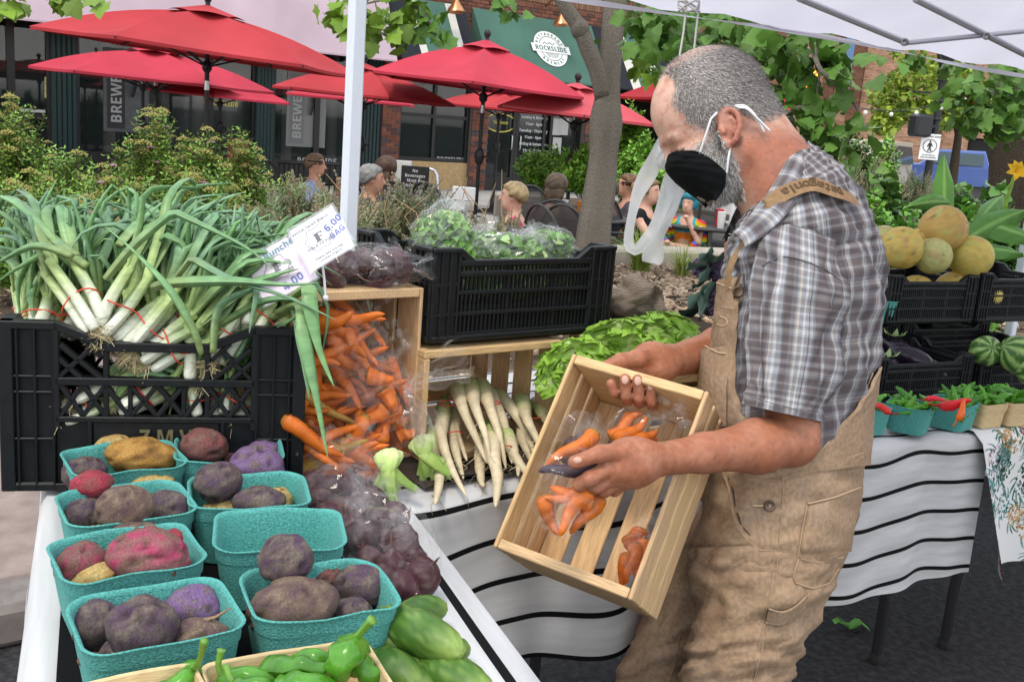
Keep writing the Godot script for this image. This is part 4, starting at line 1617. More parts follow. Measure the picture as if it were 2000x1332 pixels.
func build_onions() -> void:
	var sk:=M("onion_skin",Color.WHITE,0.38,grain("onionstreak",41,0.04,0.78,1.0,4.0,256),9,true,true)
	sk.subsurf_scatter_enabled=false
	M("rootmat",Color.WHITE,0.9,null,1,false,true)
	var g:=[
		["green onion bunch standing upright at the front left, its roots over the rim",188,655,1.555,112,520,1.60,60,425,1.70,4,0.07],
		["green onion bunch leaning right beside the upright bunch, red band low down",205,668,1.54,292,545,1.61,450,430,1.78,4,0.09],
		["green onion bunch lying along the front rim, thick white stalks to the right",262,695,1.55,345,590,1.60,520,490,1.72,4,0.08],
		["green onion bunch lying low behind the middle of the front rim",290,705,1.56,400,640,1.60,560,545,1.70,4,0.07],
		["green onion bunch upright behind the right end of the handle",385,735,1.555,382,610,1.60,470,450,1.74,3,0.08],
		["green onion bunch in the front right corner, leaves fanning over the crate's side",415,705,1.57,490,575,1.64,610,520,1.70,4,0.06],
		["green onion bunch at the left end with short pale stalks",70,672,1.60,92,590,1.66,40,500,1.74,3,0.06],
		["green onion bunch seen through the handle, roots in the left lattice",150,785,1.585,268,735,1.60,400,690,1.64,4,0.04],
		["green onion bunch seen through the handle slot, thick white stalks",225,792,1.60,345,728,1.60,480,660,1.64,4,0.04],
		["green onion bunch upright in the right lattice, red band near its base",400,815,1.585,396,730,1.59,430,600,1.64,3,0.03],
		["green onion bunch slanting in the right-hand lattice openings",445,812,1.59,470,745,1.60,520,640,1.66,3,0.04],
		["green onion bunch whose roots fill the lower left lattice",130,815,1.59,215,770,1.60,330,740,1.63,4,0.03],
	]
	for e in g:
		bunch(e[0],inside(e[1],e[2]-(14 if e[2]<700 else 0),e[3],0.022),inside(e[4],e[5],e[6]+0.03,0.045),at(e[7],e[8],e[9]+0.03),e[10],e[11],150 if e[2]<720 else (60 if e[2]<790 else 14))
	for k in 24:
		var x:=60.0+(k % 8)*64.0+R(-15,15)
		var row:=1.66+0.07*(k/8)
		var lean:=30+(x-60)*0.10
		bunch("green onion leaves heaped at the back of the milk crate",at(x,650,row),at(x+lean*0.3,600-20*(k/8),row+0.03),at(x+lean+R(-20,30),440+R(-15,40)+maxf(0,x-300)*0.34,row+0.06),5,0.10,0,"bunches of green onions heaped at the back")
	# single long leaves that lie on top
	var t:=thing("onion_bunch","green onion bunch on top of the heap with long arching leaves","green onions",at(360,560,1.58),"bunches of green onions in the milk crate")
	var hero:=[
		[[205,545,1.56],[260,480,1.56],[335,416,1.57],[345,417,1.57],[440,462,1.56],[490,490,1.55],[533,526,1.54]],
		[[392,690,1.545],[375,640,1.53],[330,565,1.52],[265,495,1.53],[205,443,1.55]],
		[[300,560,1.56],[345,552,1.55],[450,549,1.55],[560,556,1.55],[622,552,1.55]],
		[[330,560,1.58],[372,506,1.57],[378,506,1.57],[450,545,1.56],[560,580,1.55],[655,625,1.55]],
		[[150,500,1.62],[95,460,1.63],[62,425,1.64],[35,396,1.66]],
		[[230,480,1.66],[265,440,1.68],[318,393,1.72]],
		[[400,500,1.68],[450,455,1.70],[480,430,1.72],[501,404,1.74]],
		[[380,480,1.72],[430,445,1.74],[462,430,1.75]],
		[[170,520,1.62],[110,490,1.62],[40,520,1.62],[-20,560,1.62]],
		[[110,500,1.66],[60,510,1.66],[34,560,1.66],[42,640,1.64]],
		[[85,520,1.68],[60,560,1.66],[62,620,1.63]],
		[[140,500,1.58],[70,480,1.58],[0,510,1.60],[-40,530,1.62]],
		[[560,590,1.60],[600,562,1.58],[606,600,1.56],[622,680,1.55],[652,755,1.54]],
		[[540,610,1.60],[586,596,1.58],[594,660,1.55],[618,780,1.54],[640,895,1.53]],
		[[530,620,1.62],[580,605,1.60],[590,680,1.57],[604,780,1.56]],
		[[415,690,1.57],[428,600,1.58],[492,566,1.58],[500,570,1.57],[486,650,1.56]],
		[[420,640,1.60],[510,590,1.59],[575,585,1.58],[588,610,1.57],[540,640,1.56]],
		[[250,470,1.70],[180,430,1.72],[120,425,1.72],[80,455,1.70]],
		[[480,520,1.66],[540,500,1.66],[556,470,1.67]],
		[[470,560,1.64],[545,535,1.63],[583,525,1.63]],
	]
	for e in hero:
		var b:=MB.new()
		var pts:=[]
		for q in e:
			pts.append(at(q[0],q[1],q[2]))
		onion_leaf(b,pts,R(0.0085,0.0115),ON_PALE*0.6,ON_GREEN.lerp(ON_BLUE,R(0.3,1.0))*R(0.95,1.35),22)
		part("leaf",b,sk,t)

# ------------------------------------------------------------------ baskets, potatoes
func round_rect(hw: float,hl: float,r: float,n: int,y: float,wob:=0.0,ph:=0.0) -> PackedVector3Array:
	var g:=PackedVector3Array()
	var cs:=[Vector2(hw-r,hl-r),Vector2(-hw+r,hl-r),Vector2(-hw+r,-hl+r),Vector2(hw-r,-hl+r)]
	for k in 4:
		for i in n+1:
			var a:=PI/2*(k+i/float(n))
			var q: Vector2=cs[k]+Vector2(cos(a),sin(a))*r
			g.append(Vector3(q.x,y+wob*sin(q.x*60+ph)*cos(q.y*47+ph*1.7),-q.y))
		# points along the straight side
		var a2:=PI/2*(k+1)
		var s: Vector2=cs[k]+Vector2(cos(a2),sin(a2))*r
		var e: Vector2=cs[(k+1) % 4]+Vector2(cos(a2),sin(a2))*r
		for i in range(1,5):
			var q:=s.lerp(e,i/5.0)
			g.append(Vector3(q.x,y+wob*sin(q.x*60+ph)*cos(q.y*47+ph*1.7),-q.y))
	return g

func pulp_basket(label: String,p: Vector3,yaw: float,w:=0.166,l:=0.138,h:=0.084,group := "teal pulp baskets of potatoes") -> Node3D:
	var t:=thing("pulp_basket",label,"basket",p,group,yaw)
	var m:=M("pulp",Color(0.13,0.49,0.44),0.95,grain("pulp",51,0.09,0.66,1.0,1.0,256),9)
	bump(m,grain("pulpf",52,0.16,0,1,1.0,256),0.16)
	m.rim_enabled=true
	m.rim=0.25
	var ph:=R(0,6)
	var b:=MB.new()
	var prof:=[[0.80,0.0,0],[0.82,0.02,0],[0.90,0.55,0],[0.925,0.76,0],[0.945,0.78,0],[0.955,0.96,0],[0.99,0.985,1],[1.0,1.005,1],[0.985,1.02,1],[0.955,1.005,1],[0.925,0.95,1],[0.91,0.8,0],[0.895,0.76,0],[0.86,0.5,0],[0.79,0.06,0],[0.75,0.035,0],[0.3,0.03,0]]
	var rings:=[]
	for q in prof:
		rings.append(round_rect(w/2*q[0],l/2*q[0],0.030*q[0],6,h*q[1],0.0018*q[2]+0.0004,ph))
	b.loft(rings,true,true)
	piece("tray",b,m,t)
	return t

const POT := {
	"p": [Color(0.154,0.112,0.112),Color(0.236,0.184,0.154),Color(0.131,0.079,0.131)],
	"v": [Color(0.263,0.166,0.324),Color(0.227,0.171,0.158),Color(0.264,0.143,0.330)],
	"b": [Color(0.210,0.140,0.112),Color(0.289,0.210,0.149),Color(0.158,0.096,0.105)],
	"r": [Color(0.297,0.116,0.116),Color(0.252,0.147,0.119),Color(0.440,0.077,0.143)],
	"k": [Color(0.374,0.127,0.149),Color(0.281,0.160,0.127),Color(0.572,0.066,0.171)],
	"s": [Color(0.407,0.061,0.083),Color(0.308,0.094,0.088),Color(0.495,0.055,0.099)],
	"y": [Color(0.704,0.473,0.165),Color(0.550,0.352,0.132),Color(0.720,0.550,0.231)],
	"t": [Color(0.528,0.281,0.072),Color(0.330,0.171,0.055),Color(0.616,0.352,0.105)],
	"d": [Color(0.273,0.119,0.112),Color(0.245,0.158,0.122),Color(0.297,0.099,0.094)],
}

func potato(label: String,px: float,py: float,w: float,h: float,kind: String,hgt:=1.0,tilt:=0.0,sprout:=false) -> void:
	var p:=on(px,py,hgt)
	var d:=depth_of(p)
	var a:=w*d/4000.0
	var e:=h*d/4000.0
	var sd:=rng.randi() % 1000
	var n:=noise(sd,0.55,2)
	var fine:=noise(sd+1,2.6,3)
	var cols: Array=POT[kind]
	var t:=thing("potato",label,"potato",p-Vector3(0,e,0))
	var bs:=Basis(rt,up,-fw)*Basis(Vector3.BACK,tilt)
	var x:=Transform3D(bs*Basis.from_scale(Vector3(a,e,(a+e)*0.5)),p)
	var eyes:=[]
	for k in 9:
		eyes.append(Vector3(R(-1,1),R(-1,1),R(-0.3,1)).normalized())
	var b:=MB.new()
	var sh:=func(q: Vector3) -> float:
		var r: float=1.0+0.11*n.get_noise_3dv(q*1.6)+0.012*fine.get_noise_3dv(q*5.0)
		for ey in eyes:
			var c: float=q.dot(ey)
			if c>0.975:
				r-=0.10*smoothstep(0.975,0.999,c)
			elif c>0.93:
				r+=0.02*smoothstep(0.93,0.975,c)
		return r
	var cf:=func(q: Vector3) -> Color:
		var k: float=n.get_noise_3dv(q*3.0)*0.9+fine.get_noise_3dv(q*2.2)*0.7
		var c: Color=cols[0].lerp(cols[1],smoothstep(0.0,0.45,k)).lerp(cols[2],smoothstep(0.0,0.5,-k))
		c=c*(1.0+0.35*fine.get_noise_3dv(q*7.0))
		for ey in eyes:
			if q.dot(ey)>0.988:
				c=c*0.6
		return c
	b.ball(x,sh,30,20,cf)
	part("skin",b,M("potato"),t)
	if sprout:
		b=MB.new()
		b.tube([p+x.basis.y*0.9,p+x.basis.y*1.05+rt*e*0.5,p+x.basis.y*1.5+rt*e*1.2],[0.0028,0.002,0.0008],6,1.0,[Color(0.42,0.28,0.17)])
		part("sprout",b,M("potato"),t)

func build_baskets() -> void:
	bump(M("potato",Color.WHITE,0.72,grain("earth",61,0.07,0.62,1.0,1.0,256),16,true,true),grain("asphf",4,0.25,0,1,1.0,512),0.08)
	var y:=TOP+0.013
	var yaw:=deg_to_rad(27)
	for q in [[-0.567,-1.456,34,"teal pulp basket with the yellow and russet potatoes, farthest left by the milk crate"],[-0.432,-1.535,18,"teal pulp basket of purple and red potatoes against the milk crate front"],[-0.497,-1.283,33,"teal pulp basket of dark and yellow potatoes, third from the front on the left"],[-0.354,-1.361,18,"teal pulp basket of dark potatoes behind the empty basket"],[-0.439,-1.135,34,"teal pulp basket with the big pink potato"],[-0.280,-1.235,15,"empty teal pulp basket, its bare inside showing"],[-0.352,-0.989,32,"teal pulp basket of dark potatoes at the front left"],[-0.196,-1.073,25,"teal pulp basket with the largest brown potato, at the front right"]]:
		pulp_basket(q[3],Vector3(q[0],y,q[1]),deg_to_rad(q[2]))
	var P:=[
		["yellow potato at the back of the farthest left basket",222,878,82,62,"y",1.0,0.2],["large russet-yellow potato in the farthest left basket",276,893,140,78,"t",1.005,-0.1],
		["grey-brown potato at the left of the farthest left basket",164,926,86,70,"p",0.99,0.1],["small bright red potato over the rim of the farthest left basket",178,950,80,64,"s",1.015,0.1],
		["pinkish brown potato in the basket against the crate",399,872,90,74,"d",1.01,0.0],["dark potato behind the purple one, against the crate",462,864,68,58,"p",1.0,-0.3],
		["half-hidden dark potato behind the pinkish brown one",378,858,50,44,"p",0.99,0.0],["smooth purple potato in the basket against the crate",500,914,106,88,"v",1.005,-0.1],
		["purple-grey potato at the right end of the basket against the crate",515,890,72,60,"v",0.995,-0.4],["brownish red potato peeping between the dark ones",452,895,44,34,"d",0.98,0.0],
		["knobbly dark potato on top, between the two right rear baskets",425,942,94,80,"p",1.02,0.1],["yellow potato at the front of the second right basket",428,998,72,48,"y",0.98,0.1],
		["dark potato with a pale sprout scar in the second right basket",505,982,102,66,"p",1.0,0.0],["yellow potato at the right of the second right basket",548,978,46,56,"y",0.985,0.2],
		["dark potato wedged under the knobbly one",398,968,44,46,"p",0.97,0.3],
		["big brown potato on top of the third left basket",242,992,112,92,"b",1.025,0.15],["violet-brown potato at the left of the third left basket",162,1008,80,70,"p",0.99,0.5],
		["dark potato at the right of the third left basket",326,994,96,74,"p",1.0,-0.1],["yellow potato at the back of the third left basket",288,946,108,48,"y",0.99,0.0],
		["yellow potato low at the front of the third left basket",172,1036,64,28,"y",0.975,0.1],
		["dusty pink potato at the left of the big pink one",160,1108,102,100,"r",0.99,0.4],["very large bright pink potato",290,1088,164,112,"k",1.015,-0.12],
		["yellow potato in front of the big pink one",192,1132,116,66,"y",0.985,0.25],["brown potato behind the big pink one",262,1046,118,54,"b",1.0,0.0],["red potato behind the right end of the big pink one",346,1062,52,60,"s",0.995,0.0],
		["round dark potato at the left of the front left basket",188,1222,94,104,"p",0.99,0.0],["biggest dark potato in the middle of the front left basket",276,1226,142,122,"p",1.01,0.1],
		["violet potato at the back of the front left basket",380,1188,114,92,"v",0.99,-0.25],["brown potato with a long sprout in the front left basket",394,1250,118,84,"b",0.99,-0.1,true],
		["small lumpy dark potato at the front of the front left basket",240,1274,104,66,"p",0.985,0.3],["little dark potato in the front corner of the front left basket",178,1290,54,32,"b",0.97,0.0],["dark potato low between the larger ones",336,1262,70,60,"p",0.965,0.0],
		["dark potato set high against the empty basket",558,1092,108,100,"p",1.04,0.1],["very large brown potato of the front right basket",570,1190,178,126,"b",1.0,0.15],
		["small red-brown potato behind the very large one",640,1128,70,64,"d",0.995,0.0],["dark potato at the right back of the front right basket",706,1148,110,88,"p",0.995,-0.2],
		["smaller dark potato at the right front of the front right basket",686,1198,88,62,"p",0.985,0.1],["half-hidden dark potato at the left of the front right basket",512,1168,62,50,"p",0.975,0.5],["red potato end under the rim of the front right basket",738,1204,46,26,"s",0.97,0.0],
	]
	for e in P:
		potato(e[0],e[1],e[2],e[3],e[4],e[5],e[6],e[7],e.size()>8)
	build_peppers()
	build_cucumbers()

func veneer_basket(label: String,p: Vector3,yaw: float,w:=0.165,l:=0.13,h:=0.085,group := "thin wooden pepper baskets") -> Node3D:
	var t:=thing("veneer_basket",label,"basket",p,group,yaw)
	var m:=wood_mat("veneer",Color(0.74,0.56,0.31),Vector3(5,40,5))
	var ring:=func(k: float,y: float) -> PackedVector3Array: return round_rect(w/2*k,l/2*k,0.012,4,h*y,0.001,p.x*40)
	var b:=MB.new()
	b.loft([ring.call(0.86,0.0),ring.call(0.97,1.0),ring.call(0.955,1.0),ring.call(0.84,0.03),ring.call(0.2,0.025)],true,true)
	piece("body",b,m,t)
	b=MB.new()
	b.loft([ring.call(0.975,0.70),ring.call(1.015,1.02),ring.call(1.0,1.03),ring.call(0.955,0.99),ring.call(0.93,0.72)],true,false)
	piece("rim_band",b,m,t)
	return t

func pepper(n: String,label: String,cat: String,pts: Array,r: float,c: Color,stem: Array,group := "") -> void:
	var line:=curve(pts,12)
	var t:=thing(n,label,cat,line[0],group)
	var b:=MB.new()
	var rad:=[]
	var cols:=[]
	for i in 13:
		var k:=i/12.0
		rad.append(r*0.85*(0.35 if i==0 else 1.0)*(1.02-0.5*k)*(1.0+0.09*sin(i*1.9+pts[0].x*90))*(0.25 if i==12 else 1.0))
		cols.append(c*(1.0+0.15*sin(i*1.3)))
	b.tube(line,rad,10,0.85,cols)
	for i in b.v.size():
		b.v[i]+=Vector3(sin(b.v[i].y*260+pts[0].x*50),sin(b.v[i].x*240),sin(b.v[i].z*220))*r*0.09
	part("flesh",b,M("pepper"),t)
	if stem.size():
		b=MB.new()
		b.tube(curve(stem,8),[r*0.42,r*0.24,r*0.2,r*0.18,r*0.18,r*0.18,r*0.2,r*0.22,r*0.26],7,1.0,[Color(0.16,0.34,0.05)])
		part("stem",b,M("pepper"),t)

func build_peppers() -> void:
	var pm:=M("pepper",Color.WHITE,0.22,grain("skin",71,0.04,0.8,1.0),14,true,true)
	pm.clearcoat_enabled=true
	pm.clearcoat=0.2
	veneer_basket("thin wooden basket of green peppers at the bottom edge, right one",Vector3(-0.172,TOP+0.013,-0.868),deg_to_rad(27),0.162,0.13,0.088)
	veneer_basket("thin wooden basket with a single pepper stem showing, at the bottom left",Vector3(-0.318,TOP+0.013,-0.795),deg_to_rad(31),0.162,0.13,0.088)
	var G:=Color(0.085,0.285,0.02)
	var L:=[
		["wrinkled green pepper standing up with a long stem over the rim",[[690,1262,1.04],[668,1290,1.05],[652,1330,1.0]],0.021,[[684,1262,1.045],[700,1240,1.06],[727,1210,1.08]]],
		["long green pepper lying across the front of the pepper basket",[[520,1305,1.02],[590,1300,1.035],[640,1312,1.03]],0.016,[]],
		["green pepper lying behind the long one, against the veneer",[[575,1290,1.01],[625,1282,1.02],[650,1290,1.01]],0.014,[]],
		["shiny light green pepper at the right of the pepper basket",[[690,1290,1.02],[715,1312,1.02],[742,1345,1.0]],0.018,[]],
		["green pepper low at the left of the pepper basket",[[430,1330,1.01],[490,1322,1.02],[560,1330,1.01]],0.017,[[436,1330,1.015],[426,1300,1.03],[432,1268,1.045]]],
		["green pepper at the bottom edge of the photo, middle of the basket",[[540,1345,1.02],[600,1336,1.03],[660,1350,1.02]],0.018,[]],
		["green pepper tucked against the left rim of its basket",[[470,1350,1.02],[500,1338,1.03],[540,1352,1.02]],0.016,[[470,1345,1.02],[452,1330,1.03],[440,1300,1.04]]],
	]
	for e in L:
		var pts:=[]
		for q in e[1]:
			pts.append(on(q[0],q[1],q[2]))
		var st:=[]
		for q in e[3]:
			st.append(on(q[0],q[1],q[2]))
		pepper("green_pepper",e[0],"pepper",pts,e[2],G*R(0.75,1.15),st)
	pepper("green_pepper","green pepper with an upright stem in the bottom left basket","pepper",[on(375,1312,1.01),on(350,1335,1.015),on(310,1350,1.0)],0.016,G,[on(372,1312,1.015),on(388,1290,1.04),on(398,1252,1.07)])

func build_cucumbers() -> void:
	var cm:=M("cucumber",Color.WHITE,0.42,null,1,false,true)
	var L:=[
		["dark green cucumber end farthest back beside the teal basket",796,1200,846,1190,0.021,0.955,0.5],
		["long striped green cucumber lying on top of the pile",768,1212,872,1262,0.0265,0.985,0.2],
		["pale-ended cucumber with light stripes under the top one",740,1252,818,1264,0.024,0.962,0.35],
		["large cucumber at the lower right of the pile, yellowish underside",846,1304,930,1350,0.027,0.955,0.1],
		["dark cucumber at the lower left of the pile, by the veneer basket",746,1296,796,1326,0.024,0.955,0.6],
		["dark cucumber between the lower two, mostly hidden",800,1300,826,1345,0.021,0.948,0.6],
		["small dark cucumber end under the right side of the top one",840,1276,890,1270,0.02,0.945,0.7],
	]
	for e in L:
		var a:=on(e[1],e[2],e[6])
		var c:=on(e[3],e[4],e[6])
		var ax:=(c-a).normalized()
		var l: float=a.distance_to(c)+e[5]*1.7
		var x:=Transform3D(basis_y(ax)*Basis.from_scale(Vector3(e[5]*0.86,l*0.5,e[5]*0.86)),(a+c)*0.5)
		var sd:=rng.randi() % 99
		var n:=noise(sd,1.2,3)
		var dk: float=e[7]
		var b:=MB.new()
		b.ball(x,func(q): return (1.0+0.05*n.get_noise_3dv(q*2.0)+0.015*n.get_noise_3dv(q*11.0))*lerpf(1.0,1.12,pow(1-absf(q.y),0.5)),28,22,func(q):
			var an:=atan2(q.z,q.x)
			var st:=0.5+0.5*sin(an*17.0+n.get_noise_3dv(q*2.0)*5.0)
			var c0:=Color(0.055,0.135,0.016).lerp(Color(0.025,0.07,0.015),dk)
			var c1:=Color(0.34,0.45,0.12).lerp(Color(0.12,0.20,0.04),dk)
			var k: float=0.55*smoothstep(0.5,1.0,st+0.7*n.get_noise_3dv(q*5.0))*smoothstep(-0.9,0.6,-q.y+0.2)
			return c0.lerp(c1,clampf(k*0.8+smoothstep(0.35,1.0,q.y)*0.75,0,1))*(1.0+0.3*n.get_noise_3dv(q*9.0)))
		single("cucumber",e[0],"cucumber",b,cm,(a+c)*0.5)

# ------------------------------------------------------------------ carrots, beets, bags
func film_mat() -> StandardMaterial3D:
	var m:=glassy("film",Color(0.9,0.9,0.92),0.012,0.06)
	m.metallic_specular=0.31
	return m

# a crumpled clear bag round c; half sizes along rt, up, fw; its gathered neck reaches to neck
func bag_film(t: Node3D,c: Vector3,hs: Vector3,neck: Vector3,flare:=0.02,sd:=0,tilt:=0.0,fm: Material=null) -> void:
	var n:=noise(sd+100,2.4,3,FastNoiseLite.TYPE_SIMPLEX)
	n.fractal_type=FastNoiseLite.FRACTAL_RIDGED
	var b:=MB.new()
	var x:=Transform3D(Basis(rt,up,-fw)*Basis(Vector3.BACK,tilt)*Basis.from_scale(hs),c)
	var nd:=(x.affine_inverse()*neck).normalized()
	b.ball(x,func(q):
		var k: float=1.0+0.13*n.get_noise_3dv(q*0.55)+0.085*n.get_noise_3dv(q*2.3)
		return k*(1.0+0.18*smoothstep(0.75,1.0,q.dot(nd))),34,24)
	var o:=b.flat()
	if neck!=Vector3.ZERO:
		var d:=neck-c
		var a:=c+d*0.55
		var m:=MB.new()
		var rings:=[]
		var bs:=basis_y(d)
		for i in 12:
			var k:=i/11.0
			var p:=a.lerp(neck,minf(1.0,k*1.25))+d.normalized()*flare*maxf(0,k-0.8)*8.0
			var r:=lerpf(hs.x*0.55,0.007,smoothstep(0,0.72,k))+flare*smoothstep(0.8,1.0,k)
			var g:=PackedVector3Array()
			for j in 18:
				var an:=TAU*j/18
				g.append(p+bs*Vector3(cos(an),0,sin(an))*r*(1.0+0.35*sin(an*5.0+sd+i*0.25)*(0.4+k*0.6))+bs.y*0.006*sin(an*7.0+sd)*k)
			rings.append(g)
		m.loft(rings,true,false)
		o.add(m,Transform3D())
	part("film",o,fm if fm else film_mat(),t)

func wrinkles(t: Node3D,c: Vector3,w: float,h: float,n: int,sd: int) -> void:
	# loose folded strips of the film
	var b:=MB.new()
	for k in n:
		var p:=c+rt*R(-w,w)+up*R(-h,h)-fw*R(0.0,0.02)
		var d:=(rt*R(-1,1)+up*R(-1,1)).normalized()*R(0.012,0.035)
		var s:=d.cross(fw).normalized()*R(0.004,0.012)
		for j in 4:
			var q:=p+d*(j/3.0-0.5)
			var e:=p+d*((j+1)/3.0-0.5)
			var z:=-fw*(0.006*sin(j*2.0+k))
			b.face(q-s+z,e-s*0.8-z,e+s*0.8,q+s)
	part("film_fold",b,film_mat(),t)

# gathered film spreading from a knot
func film_fan(t: Node3D,knot: Vector3,e: Vector3,w: float,sd: int) -> void:
	var d:=e-knot
	var s:=d.cross(fw).normalized()
	var b:=MB.new()
	for layer in 2:
		b.sheet(func(u,v):
			var k: float=lerpf(0.08,1.0,pow(v,0.8))
			var x: float=(u-0.5)*2.0
			return knot+d*v*(1.0+0.10*sin(u*23.0+sd))+s*x*w*k+fw*(0.012*k*sin(u*34.0+sd+layer*1.7)+0.010*sin(v*9.0+u*5.0)+layer*0.014-0.02*sin(PI*u)*k)+s*0.006*sin(v*13.0+u*19.0+sd),26,9)
	part("film",b.flat(),film_mat(),t)

func carrot_mesh(v: int) -> ArrayMesh:
	var key := "carrot%d" % v
	if cache.has(key):
		return cache[key]
	var b:=MB.new()
	var pts:=[]
	var rad:=[]
	var cols:=[]
	var bend:=R(-0.05,0.05)
	var tone:=R(0.85,1.15)
	for i in 15:
		var k:=i/14.0
		pts.append(Vector3(bend*sin(PI*k),k-0.5,0.04*sin(k*7.0+v)))
		var r:=0.125*(1.0-0.72*pow(k,1.25))*(1.0+0.03*sin(i*2.7+v))
		if i==0:
			r*=0.55
		if i==14:
			r*=0.2
		rad.append(r)
		cols.append(Color(0.06,0.035,0.05) if v==5 else (Color(0.78,0.185,0.018)*(tone+0.10*sin(i*1.7+v)) if v!=4 else Color(0.55,0.30,0.05)))
	cols[0]=Color(0.30,0.17,0.03)
	b.tube(pts,rad,11,0.95,cols)
	cache[key]=b.mesh()
	return cache[key]

func carrot(label: String,group: String,a: Vector3,e: Vector3,v:=-1,fat:=1.0) -> void:
	var m:=M("carrot",Color.WHITE,0.45,grain("rings",81,0.03,0.72,1.0,1.0,256),1,true,true)
	m.uv1_scale=Vector3(0.6,14,0.6)
	var l:=a.distance_to(e)
	var o:=hang("carrot",carrot_mesh(v if v>=0 else rng.randi() % 4),m,self,Transform3D(basis_y(e-a,Vector3(R(-1,1),R(-1,1),R(-1,1)))*Basis.from_scale(Vector3(0.115*fat,l,0.115*fat)),(a+e)*0.5))
	tag(o,label,"carrot",group)

func beet(label: String,group: String,p: Vector3,r: float) -> void:
	var m:=M("beet",Color.WHITE,0.5,grain("earth",61,0.07,0.62,1.0,1.0,256),14,true,true)
	var v:=rng.randi() % 4
	var key := "beet%d" % v
	if not cache.has(key):
		var n:=noise(v+300,0.9,3)
		var b:=MB.new()
		var tone:=R(0.8,1.3)
		b.ball(Transform3D(),func(q):
			return (1.0+0.10*n.get_noise_3dv(q*2.0))*(1.0+0.28*pow(maxf(0,-q.y),20.0)+0.12*pow(maxf(0,q.y),6.0)),20,16,func(q):
			return Color(0.070,0.020,0.028).lerp(Color(0.15,0.095,0.085),smoothstep(0.0,0.5,n.get_noise_3dv(q*3.0)))*tone)
		b.c=Color(0.22,0.12,0.10)
		b.tube([Vector3(0,-1.3,0),Vector3(0.1,-1.8,0),Vector3(0.3,-2.2,0.1)],[0.09,0.05,0.02],5)
		b.c=Color(0.20,0.05,0.06)
		for k in 4:
			b.tube([Vector3(0.1*cos(k*1.6),0.9,0.1*sin(k*1.6)),Vector3(0.25*cos(k*1.6),1.3,0.25*sin(k*1.6))],[0.08,0.06],5)
		cache[key]=b.mesh()
	var o:=hang("beet",cache[key],m,self,Transform3D(Basis.from_euler(Vector3(R(0,TAU),R(0,TAU),R(0,TAU))).scaled(Vector3.ONE*r),p))
	tag(o,label,"beet",group)

func plane_d(x: float,y: float,o: Vector3,n: Vector3) -> float:
	var w:=fw+rt*((x-1000.0)/FOCAL)+up*((666.0-y)/FOCAL)
	return (o-cam_at).dot(n)/w.dot(n)

func build_goods() -> void:
	build_carrot_pile()
	build_beet_bags()
	build_radishes()
	build_green_bags()
	build_lettuce()
	build_sacks()
	build_cards()
	build_carried()

func carrots_in(label: String,group: String,list: Array) -> void:
	for q in list:
		carrot(label,group,at(q[0],q[1],q[2]+(0.02 if q[2]<1.52 else 0.0)),at(q[3],q[4],q[5]+(0.02 if q[2]<1.52 else 0.0)),-1,R(0.95,1.12))

